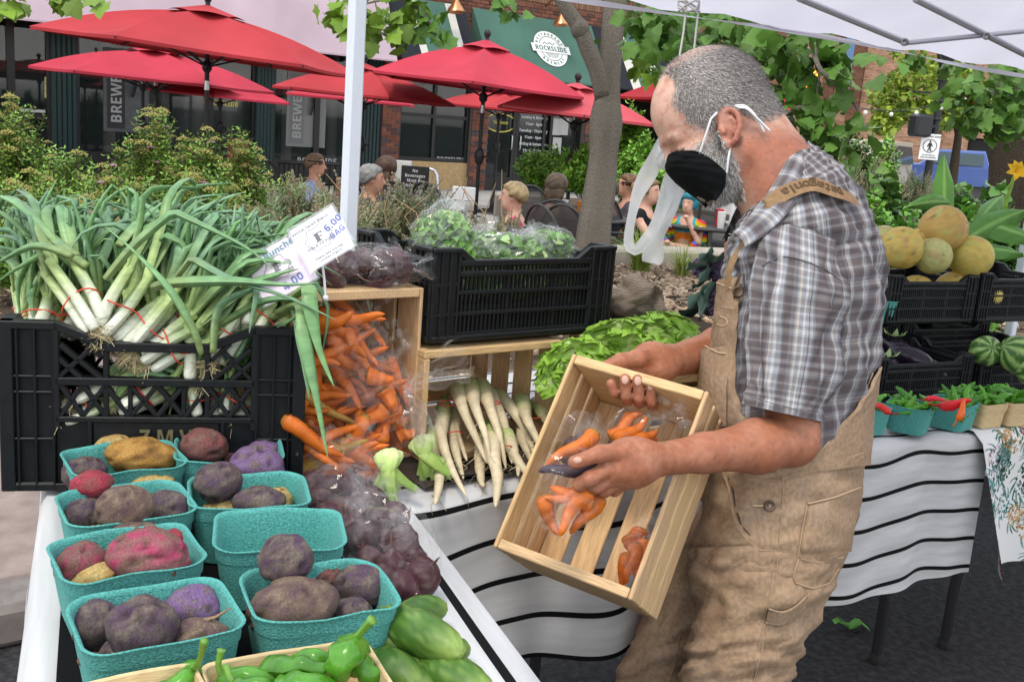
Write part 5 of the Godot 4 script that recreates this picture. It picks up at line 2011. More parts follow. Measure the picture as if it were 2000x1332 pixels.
func build_carrot_pile() -> void:
	var face:=Vector3(-0.163,TOP,-1.80)
	var zone:=[
		["orange carrot in the clear bag at the top of the upright wooden crate","carrots in the top bag of the crate",588,715,605,715,0.02,-0.09,20],
		["orange carrot in the middle bag, heaped in the open front of the upright crate","carrots in the middle bag of the crate",592,800,715,850,-0.02,-0.07,30],
		["orange carrot in the lowest bag spilling in front of the upright crate","carrots in the lowest bag of the crate",592,715,850,935,0.03,-0.02,22],
	]
	for z in zone:
		for k in z[8]:
			var x:=R(z[2],z[3])
			var y:=R(z[4],z[5])
			var d:=plane_d(x,y,face+N*R(z[7],z[6]),N)-(0.05 if z[4]>800 else 0.0)
			var an:=R(-0.9,0.9)+(0.3 if k % 3 else 1.2)
			var l:=R(48,78)
			var c:=at(x,y,d)
			var v:=(rt*cos(an)-up*sin(an)+fw*R(-0.25,0.25))*l*d/FOCAL
			carrot(z[0],z[1],c-v,c+v,4 if k % 9==8 else -1,R(0.85,1.12))
	# loose carrots whose tips point out of the middle bag
	var lone:=[[770,770,705,828],[748,852,738,815],[752,792,700,838],[765,826,790,812],[730,862,760,835],[690,838,640,870],[795,830,740,800],[640,660,715,700],[640,690,720,712],[715,730,770,740],[745,760,775,806],[720,812,690,850],[600,650,690,612],[612,640,690,660],[760,800,772,822],[778,858,812,842]]
	for k in lone.size():
		var q: Array=lone[k]
		var d:=plane_d(q[0],q[1],face+N*(0.03 if q[1]>720 else -0.03),N)
		carrot("thick orange carrot near the film at the front of the middle bag","front carrots of the middle bag",at(q[0],q[1],d),at(q[2],q[3],d+R(-0.02,0.03)),-1,1.25)
	var t:=thing("clear_bag","clear plastic bag of carrots at the top inside the upright crate","plastic bag",at(650,660,1.80),"clear bags of vegetables")
	bag_film(t,at(655,662,1.79),Vector3(0.085,0.062,0.06),at(740,700,1.78),0.02,1)
	wrinkles(t,at(700,600,1.79),0.06,0.03,12,1)
	t=thing("clear_bag","clear plastic bag of carrots in the middle of the upright crate, tied neck at left","plastic bag",at(740,800,1.80),"clear bags of vegetables")
	bag_film(t,at(722,790,1.80),Vector3(0.085,0.088,0.055),at(688,725,1.70),0.02,2)
	wrinkles(t,at(740,700,1.77),0.05,0.06,22,2)
	t=thing("clear_bag","clear plastic bag of carrots lowest in front of the upright crate","plastic bag",at(650,900,1.74),"clear bags of vegetables")
	bag_film(t,at(655,895,1.75),Vector3(0.075,0.048,0.05),at(735,905,1.70),0.015,3)
	wrinkles(t,at(660,880,1.69),0.06,0.05,26,3)
	t=thing("clear_bag","knotted clear bag neck standing beside the upright crate, in front of the radishes","plastic bag",at(840,760,1.80),"clear bags of vegetables")
	film_fan(t,at(790,762,1.76),at(905,700,1.80),0.042,4)
	film_fan(t,at(790,762,1.76),at(850,850,1.76),0.032,7)
	film_fan(t,at(826,872,1.73),at(800,800,1.76),0.030,9)

func build_beet_bags() -> void:
	var B:=[
		["dark red beet in the clear bag between the carrots and the teal baskets","beets in the left clear bag",[[610,945],[650,955],[690,960],[620,980],[665,1000],[700,1010],[720,980],[640,1020],[680,1040]],TOP+0.042,0.026],
		["dark red beet in the clear bag at the table's right edge","beets in the right clear bag",[[735,1020],[770,1010],[705,1050],[745,1060],[785,1060],[720,1100],[765,1110],[805,1100],[745,1140],[785,1145],[822,1128],[780,1085]],TOP+0.038,0.025],
		["dark red beet in the clear bag on top of the upright crate","beets in the bag on top of the crate",[[650,545],[685,540],[720,535],[755,530],[785,530],[675,515],[710,508],[745,510],[640,530],[770,512],[700,550],[735,548]],TOP+0.358,0.024],
	]
	for e in B:
		for q in e[2]:
			beet(e[0],e[1],at(q[0],q[1],R(1.76,1.84)) if e[4]==0.024 else on(q[0],q[1],e[3]+R(-0.01,0.012)),e[4]*R(0.85,1.15))
	var t:=thing("clear_bag","clear plastic bag of beets between the carrots and the teal baskets","plastic bag",on(660,1000,TOP),"clear bags of vegetables")
	bag_film(t,on(660,985,TOP+0.05),Vector3(0.062,0.056,0.045),on(735,935,TOP+0.09),0.012,11)
	wrinkles(t,on(665,960,TOP+0.08),0.05,0.04,7,5)
	t=thing("clear_bag","wrinkled clear plastic bag of beets at the table's right edge","plastic bag",on(765,1090,TOP),"clear bags of vegetables")
	bag_film(t,on(765,1075,TOP+0.05),Vector3(0.060,0.075,0.042),on(700,985,TOP+0.10),0.02,12,0.35)
	wrinkles(t,on(745,1050,TOP+0.1),0.05,0.07,22,6)
	t=thing("clear_bag","clear plastic bag of beets lying on top of the upright crate beside the price cards","plastic bag",on(715,535,TOP+0.335),"clear bags of vegetables")
	bag_film(t,at(718,525,1.79),Vector3(0.083,0.042,0.06),at(815,522,1.80),0.018,13)
	wrinkles(t,at(730,505,1.74),0.06,0.025,18,7)

func radish(t: Node3D,pts: Array,r: float,green:=0.25) -> void:
	var line:=curve(pts,20)
	var rad:=[]
	var cols:=[]
	var sd:=R(0,9)
	for i in 21:
		var k:=i/20.0
		var q:=r*(0.72 if i==0 else 1.0)*(0.86+0.2*sin(PI*minf(1,k*2.0)))*pow(1.0-k,0.62)*(1.0+0.04*sin(i*1.7+sd))+0.0012
		rad.append(q)
		cols.append(Color(0.50,0.58,0.24).lerp(Color(0.72,0.61,0.41),smoothstep(green*0.4,green,k))*(1.0+0.05*sin(i*2.1+sd)))
	var b:=MB.new()
	b.tube(line,rad,12,0.95,cols)
	for j in 5:
		var i:=rng.randi_range(11,19)
		var p: Vector3=line[i]
		b.tube([p,p+Vector3(R(-1,1),-0.4,R(-1,1))*0.018,p+Vector3(R(-1,1),-0.9,R(-1,1))*0.03],[0.0012,0.0008,0.0004],4,1.0,[Color(0.55,0.46,0.30)])
	part("root",b,M("radish",Color.WHITE,0.5,grain("radish",91,0.03,0.84,1.0,1.0,256),9,true,true),t)

func build_radishes() -> void:
	# burlap mat under them
	var b:=MB.new()
	var m0:=on(860,945,TOP+0.012)
	b.sheet(func(u,v):
		var q: Vector3=T0+U*(0.05+0.3*u)-N*(0.035+0.24*v)
		return q+Vector3(0,0.012+0.006*sin(u*9)+0.012*exp(-v*9.0)*sin(u*3.1),0),16,12)
	single("burlap_mat","dark brown burlap mat under the white radishes","mat",b,burlap("burlap_dark",Color(0.095,0.075,0.06)),m0)
	var L:=[
		["bunch of white radishes with two red bands in the middle of the heap",[[[893,752,1.03],[905,800,1.03],[925,845,1.00],[952,905,0.96]],[[918,748,1.035],[930,800,1.04],[948,850,1.01],[958,900,0.97]],[[940,750,1.03],[958,800,1.03],[975,850,1.0],[988,915,0.95]],[[905,760,1.0],[890,830,0.98],[905,880,0.96],[912,900,0.95]]],0.0165,0.45],
		["bunch of white radishes at the left of the heap, one long thin root",[[[868,790,1.0],[862,850,0.99],[880,910,0.96],[910,968,0.935]],[[846,840,0.98],[845,890,0.96],[858,930,0.945],[850,985,0.935]],[[880,800,0.98],[886,860,0.97],[896,905,0.95],[905,935,0.94]]],0.0165,0.4],
		["bunch of white radishes whose thickest root points straight down",[[[965,838,0.99],[962,880,0.98],[972,935,0.95],[968,990,0.93]],[[988,845,0.98],[1005,890,0.96],[1030,925,0.94],[1040,940,0.935]],[[950,850,0.97],[938,900,0.95],[940,940,0.935],[945,950,0.935]]],0.0175,0.35],
		["bunch of white radishes bent to the right behind the middle bunch",[[[948,760,1.0],[965,785,1.01],[985,830,0.99],[1000,905,0.95]],[[970,770,1.0],[1000,800,1.0],[1025,840,0.97],[1045,890,0.95]],[[960,800,0.98],[990,850,0.97],[1010,900,0.95],[1012,930,0.94]]],0.0155,0.4],
		["bunch of white radishes with thick green necks beside the carried crate",[[[1018,780,1.0],[1030,820,1.0],[1045,850,0.98],[1062,890,0.95]],[[1048,785,0.99],[1070,820,0.98],[1085,850,0.96],[1100,880,0.95]],[[1030,800,0.97],[1020,850,0.96],[1035,890,0.94],[1040,910,0.94]],[[1062,790,0.97],[1090,830,0.96],[1110,860,0.95],[1120,880,0.945]]],0.0175,0.55],
	]
	for e in L:
		var t:=thing("radish_bunch",e[0],"white radishes",on(e[1][0][3][0],e[1][0][3][1],TOP),"bunches of white radishes")
		var mid:=Vector3.ZERO
		for q in e[1]:
			var pts:=[]
			for p in q:
				pts.append(on(p[0],p[1],p[2]))
			radish(t,pts,e[2]*R(0.85,1.1),e[3])
			mid+=(pts[0] as Vector3).lerp(pts[1],0.65)
			# cut leaf stubs
			b=MB.new()
			var d: Vector3=(pts[0]-pts[1]).normalized()
			for k in 5:
				var o:=Vector3(R(-1,1),R(-1,1),R(-1,1))*0.4
				b.tube([pts[0]-d*0.003,pts[0]+(d+o)*0.014,pts[0]+(d*1.0+o*1.3)*R(0.018,0.034)],[0.0045,0.0035,0.0028],6,0.6,[Color(0.42,0.55,0.16),Color(0.24,0.40,0.09),Color(0.17,0.33,0.06)])
			part("leaf_stub",b,M("radish"),t)
		var n: float=e[1].size()
		mid /= n
		var a0: Vector3=on(e[1][0][0][0],e[1][0][0][1],e[1][0][0][2])
		var a1: Vector3=on(e[1][n-1][0][0],e[1][n-1][0][1],e[1][n-1][0][2])
		var wd:=a0.distance_to(a1)*0.5+0.014
		var ring:=[]
		for k in 21:
			var a:=TAU*k/20
			ring.append(mid+rt*cos(a)*wd+(-fw)*sin(a)*0.021+up*0.004*sin(a*2.0))
		b=MB.new()
		b.tube(ring,[0.0012],5)
		part("rubber_band",b,M("band",Color(0.62,0.06,0.035),0.6),t)
	# cut pale green stalk heads beside the beets
	for e in [["cut head of pale green stalks nearest the beet bag",762,925,1.0,0.3],["cut head of pale green stalks touching the radishes",832,895,1.0,0.9]]:
		var c:=on(e[1],e[2],TOP+0.045)
		var t:=thing("green_stalk_head",e[0],"greens",c-Vector3(0,0.04,0),"cut heads of pale green stalks")
		for k in 11:
			var an: float=-0.9+1.8*k/10.0+e[4]*0.25
			var layer:=(k % 3)*0.012
			var dn: Vector3=(rt*(0.35*e[4]+sin(an)*0.8)-up*cos(an*0.9)-fw*(0.25-layer*8)).normalized()
			var root: Vector3=c-dn*0.03+up*0.012-fw*layer
			b=MB.new()
			var g:=R(0.8,1.15)
			var l:=R(0.055,0.088)
			var sh:=curve([root,root+dn*l*0.4-fw*0.014,root+dn*l*0.8-fw*0.010,root+dn*l*1.15+up*0.002],8)
			b.tube(sh,[0.006,0.011,0.0125,0.012,0.0105,0.009,0.0078,0.0070,0.0068],9,0.42,[Color(0.62,0.70,0.34)*g,Color(0.58,0.68,0.30)*g,Color(0.46,0.60,0.20)*g,Color(0.42,0.56,0.16)*g,Color(0.38,0.53,0.13)*g,Color(0.34,0.50,0.11)*g,Color(0.30,0.46,0.10)*g,Color(0.27,0.43,0.09)*g,Color(0.5,0.62,0.28)*g],true,rt)
			part("stalk",b,M("radish"),t)

func leaf_quad(b: MB,p: Vector3,d: Vector3,s: Vector3,l: float,w: float,c: Color,curl:=0.2) -> void:
	# a small pointed leaf bent along its length: 6 triangles
	b.c=c
	var n:=d.cross(s).normalized()
	var a:=b.vert(p)
	var m1:=p+d*l*0.35+n*l*curl*0.3
	var m2:=p+d*l*0.7+n*l*curl*0.25
	var q0:=b.vert(m1-s*w*0.5+n*w*0.12)
	var q1:=b.vert(m1)
	var q2:=b.vert(m1+s*w*0.5+n*w*0.12)
	var r0:=b.vert(m2-s*w*0.38+n*w*0.1)
	var r1:=b.vert(m2)
	var r2:=b.vert(m2+s*w*0.38+n*w*0.1)
	var e:=b.vert(p+d*l-n*l*curl*0.2)
	b.tri(a,q1,q0)
	b.tri(a,q2,q1)
	b.quad(q0,q1,r1,r0)
	b.quad(q1,q2,r2,r1)
	b.tri(r0,r1,e)
	b.tri(r1,r2,e)

func foliage(key: String,back:=0.35) -> StandardMaterial3D:
	var m:=M(key,Color.WHITE,0.5,null,1,false,true)
	m.backlight_enabled=true
	m.backlight=Color(back,back,back)
	return m

func build_green_bags() -> void:
	var L:=[["clear bag of salad greens with a twisted top, at the left of the black crate",866,462,1.97,0.058,0.052,880,412],["small clear bag of salad greens behind the twisted one",942,484,2.09,0.042,0.036,950,446],["clear bag of salad greens in the middle of the black crate",1000,494,2.075,0.07,0.038,1030,474],["clear bag of salad greens at the right of the black crate",1072,490,2.135,0.056,0.046,1040,462]]
	for k in L.size():
		var e: Array=L[k]
		var c:=at(e[1],e[2]+4,e[3])
		var t:=thing("salad_bag",e[0],"bag of greens",c-Vector3(0,0.05,0),"bags of salad greens")
		var b:=MB.new()
		for j in 950:
			var q:=Vector3(R(-1,1),R(-2.3,1),R(-0.8,0.8))
			if q.y>-0.6 and q.length()>1.0:
				q=q.normalized()*R(0.85,1.0)
			var p: Vector3=c+rt*q.x*e[4]*0.92+up*q.y*e[5]*0.92-fw*q.z*0.05
			var d:=Vector3(R(-1,1),R(-1,1),R(-1,1)).normalized()
			var s:=d.cross(Vector3(R(-1,1),R(-1,1),R(-1,1))).normalized()
			var g:=R(0.6,1.25)
			leaf_quad(b,p-d*0.015,d,s,R(0.018,0.034),R(0.012,0.022),Color(0.16*g,0.34*g,0.06*g) if j % 4 else Color(0.36,0.52,0.18),0.5)
		stuff(part("salad_leaves",b,foliage("salad",0.5),t))
		bag_film(t,c,Vector3(e[4]*1.06,e[5]*1.14,0.06),at(e[6],e[7],e[3]),0.016,20+k,0.0,glassy("film_green",Color(0.85,0.9,0.88),0.035,0.12))
		wrinkles(t,c+up*0.02-fw*0.05,e[4]*0.8,e[5]*0.8,16,k)

func build_lettuce() -> void:
	var L:=[["light green lettuce head at the left, behind the carried crate's corner",1140,735,1.98,0.085],["light green lettuce head in the middle, in front of the burlap",1215,690,2.05,0.09],["bright green lettuce head at the right beside the farmer's arm",1290,665,2.12,0.075]]
	for e in L:
		var c:=at(e[1],e[2]+30,e[3])
		var t:=thing("lettuce_head",e[0],"lettuce",c-Vector3(0,0.05,0),"heads of light green lettuce")
		for k in 12:
			var b:=MB.new()
			var an:=lerpf(-1.25,1.15,k/11.0)+R(-0.15,0.15)
			var row:=(k*5 % 3)/2.0
			var o:=(rt*sin(an)+up*(cos(an)*0.9+0.15)-fw*(0.75-0.8*row)).normalized()
			var s:=o.cross(-fw+up*0.7+rt*R(-0.4,0.4)).normalized()
			var nn:=s.cross(o)
			if nn.dot(fw)>0:
				nn=-nn
			var l: float=e[4]*R(1.15,1.6)
			var ph:=R(0,6)
			var g:=R(0.8,1.15)
			b.sheet(func(u,v):
				var x: float=(u-0.5)*2.0
				var q2: float=1.0-pow(1.0-v,1.5)
				var w: float=pow(maxf(0.0,sin(PI*(0.05+0.93*pow(q2,1.35)))),0.55)*l*0.42*(1.0+0.06*sin(v*34.0+ph)+0.04*sin(v*71.0))
				var frill: float=pow(absf(x),2.2)*l*(0.13*sin(v*26.0+ph+signf(x))+0.06*sin(v*61.0+x*3.0))
				var blister: float=0.022*l*sin(u*23.0+ph)*sin(v*27.0+u*4.0)
				return c+o*(q2*l)+s*x*w+nn*(frill+blister+0.10*l*x*x-0.18*l*q2*q2)-up*0.22*l*pow(q2,4.0),26,30,1,1,func(u,v):
				var x: float=absf(u-0.5)*2.0
				var rib: float=exp(-x*16.0)*(1.15-v*0.8)+0.5*exp(-absf(fposmod(v*6.5-x*1.6,1.0)-0.5)*13.0)*(1.0-x)
				return Color(0.235,0.42,0.05).lerp(Color(0.60,0.70,0.34),clampf(rib,0,1))*g*(0.92+0.25*x))
			part("leaf",b,foliage("lettuce",0.45),t)
	# purple sprouting broccoli
	var bc:=at(1388,560,2.35)
	var t2:=thing("broccoli_head","dark purple broccoli with blue-green leaves at the farmer's chest","broccoli",bc-Vector3(0,0.1,0))
	for k in 9:
		var b:=MB.new()
		var p:=bc+rt*R(-0.03,0.05)+up*R(-0.05,0.06)-fw*R(0,0.05)
		var n:=noise(k+700,3.5,3)
		b.ball(Transform3D(Basis.from_scale(Vector3.ONE*R(0.018,0.028)),p),func(q): return 1.0+0.35*n.get_noise_3dv(q*1.4)+0.1*n.get_noise_3dv(q*5.0),20,14,func(q): return Color(0.065,0.045,0.085).lerp(Color(0.16,0.12,0.21),smoothstep(-0.1,0.5,n.get_noise_3dv(q*5.0))))
		part("floret",b.flat(),M("floret",Color.WHITE,0.8,null,1,false,true),t2)
	for e in [[1385,520,1352,500,0.09],[1390,545,1340,545,0.075],[1395,520,1400,485,0.08],[1392,600,1325,590,0.11],[1390,585,1345,625,0.09],[1395,570,1352,570,0.07]]:
		var a:=at(e[0],e[1],2.32)
		var o:=(at(e[2],e[3],2.24)-a).normalized()
		var s:=o.cross(fw+up*0.6).normalized()
		var nn:=s.cross(o)
		var l: float=e[4]
		var ph:=R(0,6)
		var b:=MB.new()
		b.sheet(func(u,v):
			var w: float=sin(PI*(0.05+0.85*v))*l*0.42
			var x: float=(u-0.5)*2.0
			return a+o*v*l+s*x*w*(1+0.12*sin(v*30+ph))+nn*(0.12*l*x*x+0.05*l*sin(v*17+ph)*absf(x)-0.2*l*v*v),8,12,1,1,func(u,v): return Color(0.075,0.15,0.115).lerp(Color(0.26,0.36,0.29),exp(-absf(u-0.5)*18.0)))
		part("leaf",b,foliage("broc",0.15),t2)

func burlap(key: String,c: Color) -> StandardMaterial3D:
	if mats.has(key):
		return mats[key]
	if not tex.has("weave"):
		var im:=Image.create(128,128,false,Image.FORMAT_RGB8)
		var r:=RandomNumberGenerator.new()
		r.seed=4
		for y in 128:
			for x in 128:
				var k:=0.5+0.25*sin(x*TAU/8.0)*(1 if (y/4) % 2 else -1)+0.2*sin(y*TAU/8.0)+r.randf_range(-0.12,0.12)
				var g:=clampf(0.5+0.5*k,0,1)
				im.set_pixel(x,y,Color(g,g,g))
		tex["weave"]=ImageTexture.create_from_image(im)
	var m:=M(key,c,0.95,tex["weave"],12,true)
	bump(m,tex["weave"],0.12)
	return m

func build_sacks() -> void:
	var m:=burlap("burlap",Color(0.38,0.31,0.245))
	var c:=at(1247,585,2.20)
	var t:=thing("burlap_sack","folded grey-brown burlap sack, its dark open end to the right","sack",c-Vector3(0,0.05,0))
	var n:=noise(55,1.1,3)
	var b:=MB.new()
	b.ball(Transform3D(Basis(rt,up,-fw)*Basis.from_scale(Vector3(0.066,0.046,0.06)),c),func(q):
		return 1.0+0.30*n.get_noise_3dv(q*1.1)+0.10*sin(q.x*5.0+q.y*3.0)-0.62*smoothstep(0.80,0.98,q.dot(Vector3(0.80,0.1,0.6))),44,30)
	part("cloth",b,m,t)
	b=MB.new()
	var c2:=at(1330,622,2.22)
	b.sheet(func(u,v):
		var p: Vector3=c2+U*(u-0.5)*0.42-N*(v-0.5)*0.24
		p.y=1.155+0.016*sin(u*9.0+v*4.0)+0.02*n.get_noise_3d(u*3,v*3,1)-0.10*pow(u,6)-0.05*pow(1-v,5)
		return p,26,20)
	single("burlap_cloth","dark burlap cloth lying behind the lettuce, under the sack","cloth",b,burlap("burlap_mid",Color(0.15,0.12,0.095)),Vector3(c2.x,1.15,c2.z))
	# boxes that carry the sacks and the lettuce
	var bx:=thing("wooden_crate","wooden crate under the burlap and the lettuce, behind the farmer's arm","crate",Vector3.ZERO,"pale wooden crates")
	bx.transform=Transform3D(Basis(U,Vector3.UP,N),Vector3(c2.x,TOP+0.006,c2.z)+N*0.02)
	slatted_crate(bx,0.44,0.26,0.20,3,4)

func build_cards() -> void:
	var sleeve:=glassy("sleeve",Color(0.9,0.9,0.95),0.12,0.06)
	var ink:=M("card_ink",Color(0.06,0.055,0.06),0.7)
	var blue:=M("marker_blue",Color(0.05,0.09,0.40),0.7)
	var teal:=M("marker_teal",Color(0.02,0.25,0.28),0.7)
	var red:=M("marker_red",Color(0.50,0.03,0.12),0.7)
	var L:=[
		["white price card for the salad blend, leaning on the bag of beets",[566,452],[645,404],[612,528],1.62,Color(0.80,0.80,0.82)],
		["pinkish price card for bunches, half behind the onion leaves",[478,508],[574,456],[530,590],1.66,Color(0.76,0.62,0.72)],
	]
	for k in 2:
		var e: Array=L[k]
		var o:=at(e[1][0],e[1][1],e[4])
		var ex:=at(e[2][0],e[2][1],e[4])-o
		var ey:=o-at(e[3][0],e[3][1],e[4]-0.03)
		var w:=ex.length()*1.04
		var h:=ey.length()
		var x:=ex.normalized()
		var z:=x.cross(ey).normalized()
		var y:=z.cross(x)
		var bs:=Basis(x,y,z)
		var c:=o+x*w*0.5-y*h*0.5
		var t:=thing("price_card",e[0],"price card",c,"laminated price cards")
		var b:=MB.new()
		b.box(Transform3D(bs,c),Vector3(w,h,0.0012),0.0)
		var cd:=part("card",b,M("card%d" % k,e[5],0.6),t)
		b=MB.new()
		b.box(Transform3D(bs,c+z*0.002),Vector3(w+0.008,h+0.008,0.0006),0.0)
		part("sleeve",b,sleeve,t)
		var wr:=func(s: String,size: float,px: float,py: float,m: Material,bold:=false,serif:=false,tilt:=0.0) -> void:
			letters(cd,"lettering",s,size,Transform3D(bs*Basis(Vector3.BACK,tilt),c+z*0.0014+x*px*w+y*py*h-t.position),m,bold,0.0006,serif)
		if k==0:
			wr.call("Seasonal Salad Blend",0.0105,-0.14,0.38,ink)
			wr.call("6.00",0.023,0.34,0.16,blue,true,false,0.25)
			wr.call("BAG",0.019,0.34,-0.06,blue,true,false,0.2)
			wr.call("Please take one bag",0.0075,0.0,-0.34,ink)
			wr.call("Certified Organic",0.0075,0.0,-0.42,ink)
		else:
			wr.call("All Bunches",0.021,0.02,0.36,teal,true,false,0.1)
			wr.call("4.00",0.026,0.1,-0.34,blue,true,false,0.15)
		wr.call("F",0.030,-0.015,0.06,ink,true,true)
		wr.call("I",0.030,-0.085,0.06,ink,true,true)
		wr.call("FIELD TO FORK",0.0085,-0.05,-0.09,ink,true,true)
		b=MB.new()
		for j in 36:
			var a0:=TAU*j/36
			var a1:=TAU*(j+1)/36
			var r0:=0.021*(1.0+0.12*cos(a0*6.0))
			var r1:=0.021*(1.0+0.12*cos(a1*6.0))
			var cc:=c+x*w*-0.05+y*h*0.045+z*0.0016
			b.rot_bar(cc+x*cos(a0)*r0+y*sin(a0)*r0,cc+x*cos(a1)*r1+y*sin(a1)*r1,0.0007,0.0004,z)
		part("emblem_line",b,ink,cd)
	# clear plastic clip that holds the cards
	var p:=at(628,545,1.61)
	var t:=thing("card_clip","clear plastic clip holding the price cards on the crate top","clip",p)
	var b:=MB.new()
	b.tube([p+up*0.03,p+rt*0.004,p-up*0.03+rt*0.006],[0.0022],6)
	b.ball(Transform3D(Basis(),p+up*0.03),func(_q): return 0.006,10,8)
	b.ball(Transform3D(Basis(),p-up*0.03+rt*0.006),func(_q): return 0.005,10,8)
	part("clip",b,M("clip",Color(0.62,0.62,0.65),0.2),t)

func build_carried() -> void:
	# bag in the near hand
	carrots_in("orange carrot in the clear bag in the farmer's near hand","carrots in the held bag",[[1165,842,1.50,1062,912,1.49],[1172,950,1.47,1064,975,1.465],[1160,985,1.48,1075,950,1.475],[1064,965,1.485,1092,1046,1.48],[1150,955,1.465,1092,1046,1.462],[1172,965,1.49,1112,1042,1.485]])
	carrot("dark purple carrot across the bag in the farmer's near hand","",at(1165,905,1.478),at(1052,925,1.482),5,1.0)
	var t:=thing("clear_bag","clear plastic bag of carrots in the farmer's near hand","plastic bag",at(1105,960,1.47),"clear bags of vegetables")
	bag_film(t,at(1108,962,1.50),Vector3(0.047,0.06,0.028),at(1165,895,1.495),0.012,31,-0.3)
	wrinkles(t,at(1092,960,1.465),0.028,0.05,16,8)
	# bags lying in the crate
	carrots_in("orange carrot in the bag at the middle of the carried crate","carrots in the middle bag of the carried crate",[[1190,855,1.68,1245,805,1.68],[1200,862,1.67,1265,815,1.67],[1225,868,1.67,1285,838,1.67],[1235,850,1.69,1285,860,1.69],[1215,835,1.70,1250,800,1.70],[1265,880,1.68,1230,930,1.68],[1225,925,1.68,1275,850,1.7]])
	t=thing("clear_bag","clear plastic bag of carrots at the middle of the carried crate","plastic bag",at(1240,840,1.70),"clear bags of vegetables")
	bag_film(t,at(1238,842,1.685),Vector3(0.046,0.038,0.022),at(1310,815,1.66),0.022,32,0.4)
	wrinkles(t,at(1318,815,1.655),0.018,0.022,12,9)
	for q in [[1118,870],[1138,862],[1128,895],[1110,890]]:
		beet("dark beet in the clear bag at the left of the carried crate","beets in the carried crate",at(q[0],q[1],1.70),0.015)
	carrots_in("orange carrot in the bag at the left of the carried crate","carrots in the left bag of the carried crate",[[1145,850,1.69,1160,900,1.68],[1150,870,1.70,1130,920,1.70]])
	t=thing("clear_bag","clear plastic bag of beets at the left of the carried crate","plastic bag",at(1135,860,1.70),"clear bags of vegetables")
	bag_film(t,at(1138,862,1.695),Vector3(0.038,0.046,0.022),at(1120,850,1.66),0.02,33,0.2)
	wrinkles(t,at(1140,835,1.67),0.03,0.02,12,10)
	carrots_in("orange carrot in the bag against the crate's right side","carrots in the right bag of the carried crate",[[1225,1045,1.655,1245,1100,1.64],[1250,1030,1.66,1232,1090,1.645],[1240,1060,1.65,1220,1140,1.63],[1255,1050,1.66,1240,1130,1.64],[1228,1080,1.645,1215,1145,1.63]])
	t=thing("clear_bag","clear plastic bag of carrots against the carried crate's right side","plastic bag",at(1240,1085,1.65),"clear bags of vegetables")
	bag_film(t,at(1238,1088,1.645),Vector3(0.024,0.052,0.018),at(1255,1022,1.655),0.01,34,-0.25)
	wrinkles(t,at(1236,1090,1.625),0.018,0.04,10,11)

# ------------------------------------------------------------------ the stall at right
func melon(label: String,px: float,py: float,r: float,d: float,tone: int) -> void:
	d+=0.17
	var p:=at(px,py,d)
	var rad:=r*d/FOCAL
	var n:=noise(tone*13+5,0.9,3)
	var f:=noise(tone+40,7.0,3)
	var b:=MB.new()
	b.ball(Transform3D(Basis.from_euler(Vector3(tone,tone*2.0,0)),p),func(q): return rad*(1.0+0.03*n.get_noise_3dv(q)+0.006*f.get_noise_3dv(q*2.0)),30,22,func(q):
		var k: float=n.get_noise_3dv(q*1.8)
		var base: Color=[Color(0.47,0.31,0.085),Color(0.50,0.40,0.09),Color(0.42,0.42,0.16),Color(0.54,0.39,0.09)][tone % 4]
		var c: Color=base.lerp(Color(0.40,0.26,0.11),smoothstep(0.1,0.6,k)).lerp(Color(0.38,0.42,0.15),smoothstep(0.1,0.6,-k))
		c=c.lerp(Color(0.10,0.07,0.05),0.75*smoothstep(0.42,0.62,n.get_noise_3dv(q*3.1+Vector3(7,1,3))))
		return c*(1.0+0.28*f.get_noise_3dv(q*3.0)))
	single("melon",label,"melon",b,M("melon",Color.WHITE,0.6,null,1,false,true),p,"ripe melons at the right stall")

func small_pepper(label: String,group: String,p: Vector3,s: float,c: Color) -> void:
	var v:=rng.randi() % 4
	var key := "smallpepper%d" % v
	if not cache.has(key):
		var b:=MB.new()
		var pts:=[]
		var rad:=[]
		for i in 9:
			var k:=i/8.0
			pts.append(Vector3(0.12*sin(k*3.0+v),k-0.5,0.1*sin(k*4.0+v*2)))
			rad.append(0.19*(0.5 if i==0 else 1.0)*(1-0.75*k*k)*(1+0.1*sin(i*2.0+v)))
		b.tube(pts,rad,9,0.85,[Color.WHITE])
		b.c=Color(0.5,0.9,0.4)
		b.tube([pts[0],pts[0]+Vector3(0.04,-0.15,0),pts[0]+Vector3(0.12,-0.34,0.05)],[0.06,0.04,0.045],5,1.0,[Color(0.55,0.95,0.45)])
		cache[key]=b.mesh()
	var ck := "sp_%d" % int(c.r*99+c.g*990)
	var m:=M(ck,c,0.25,null,1,false,true)
	var o:=hang("small_pepper",cache[key],m,self,Transform3D(Basis.from_euler(Vector3(R(-1.4,1.4),R(0,TAU),R(-1.4,1.4))).scaled(Vector3.ONE*s),p))
	tag(o,label,"pepper",group)

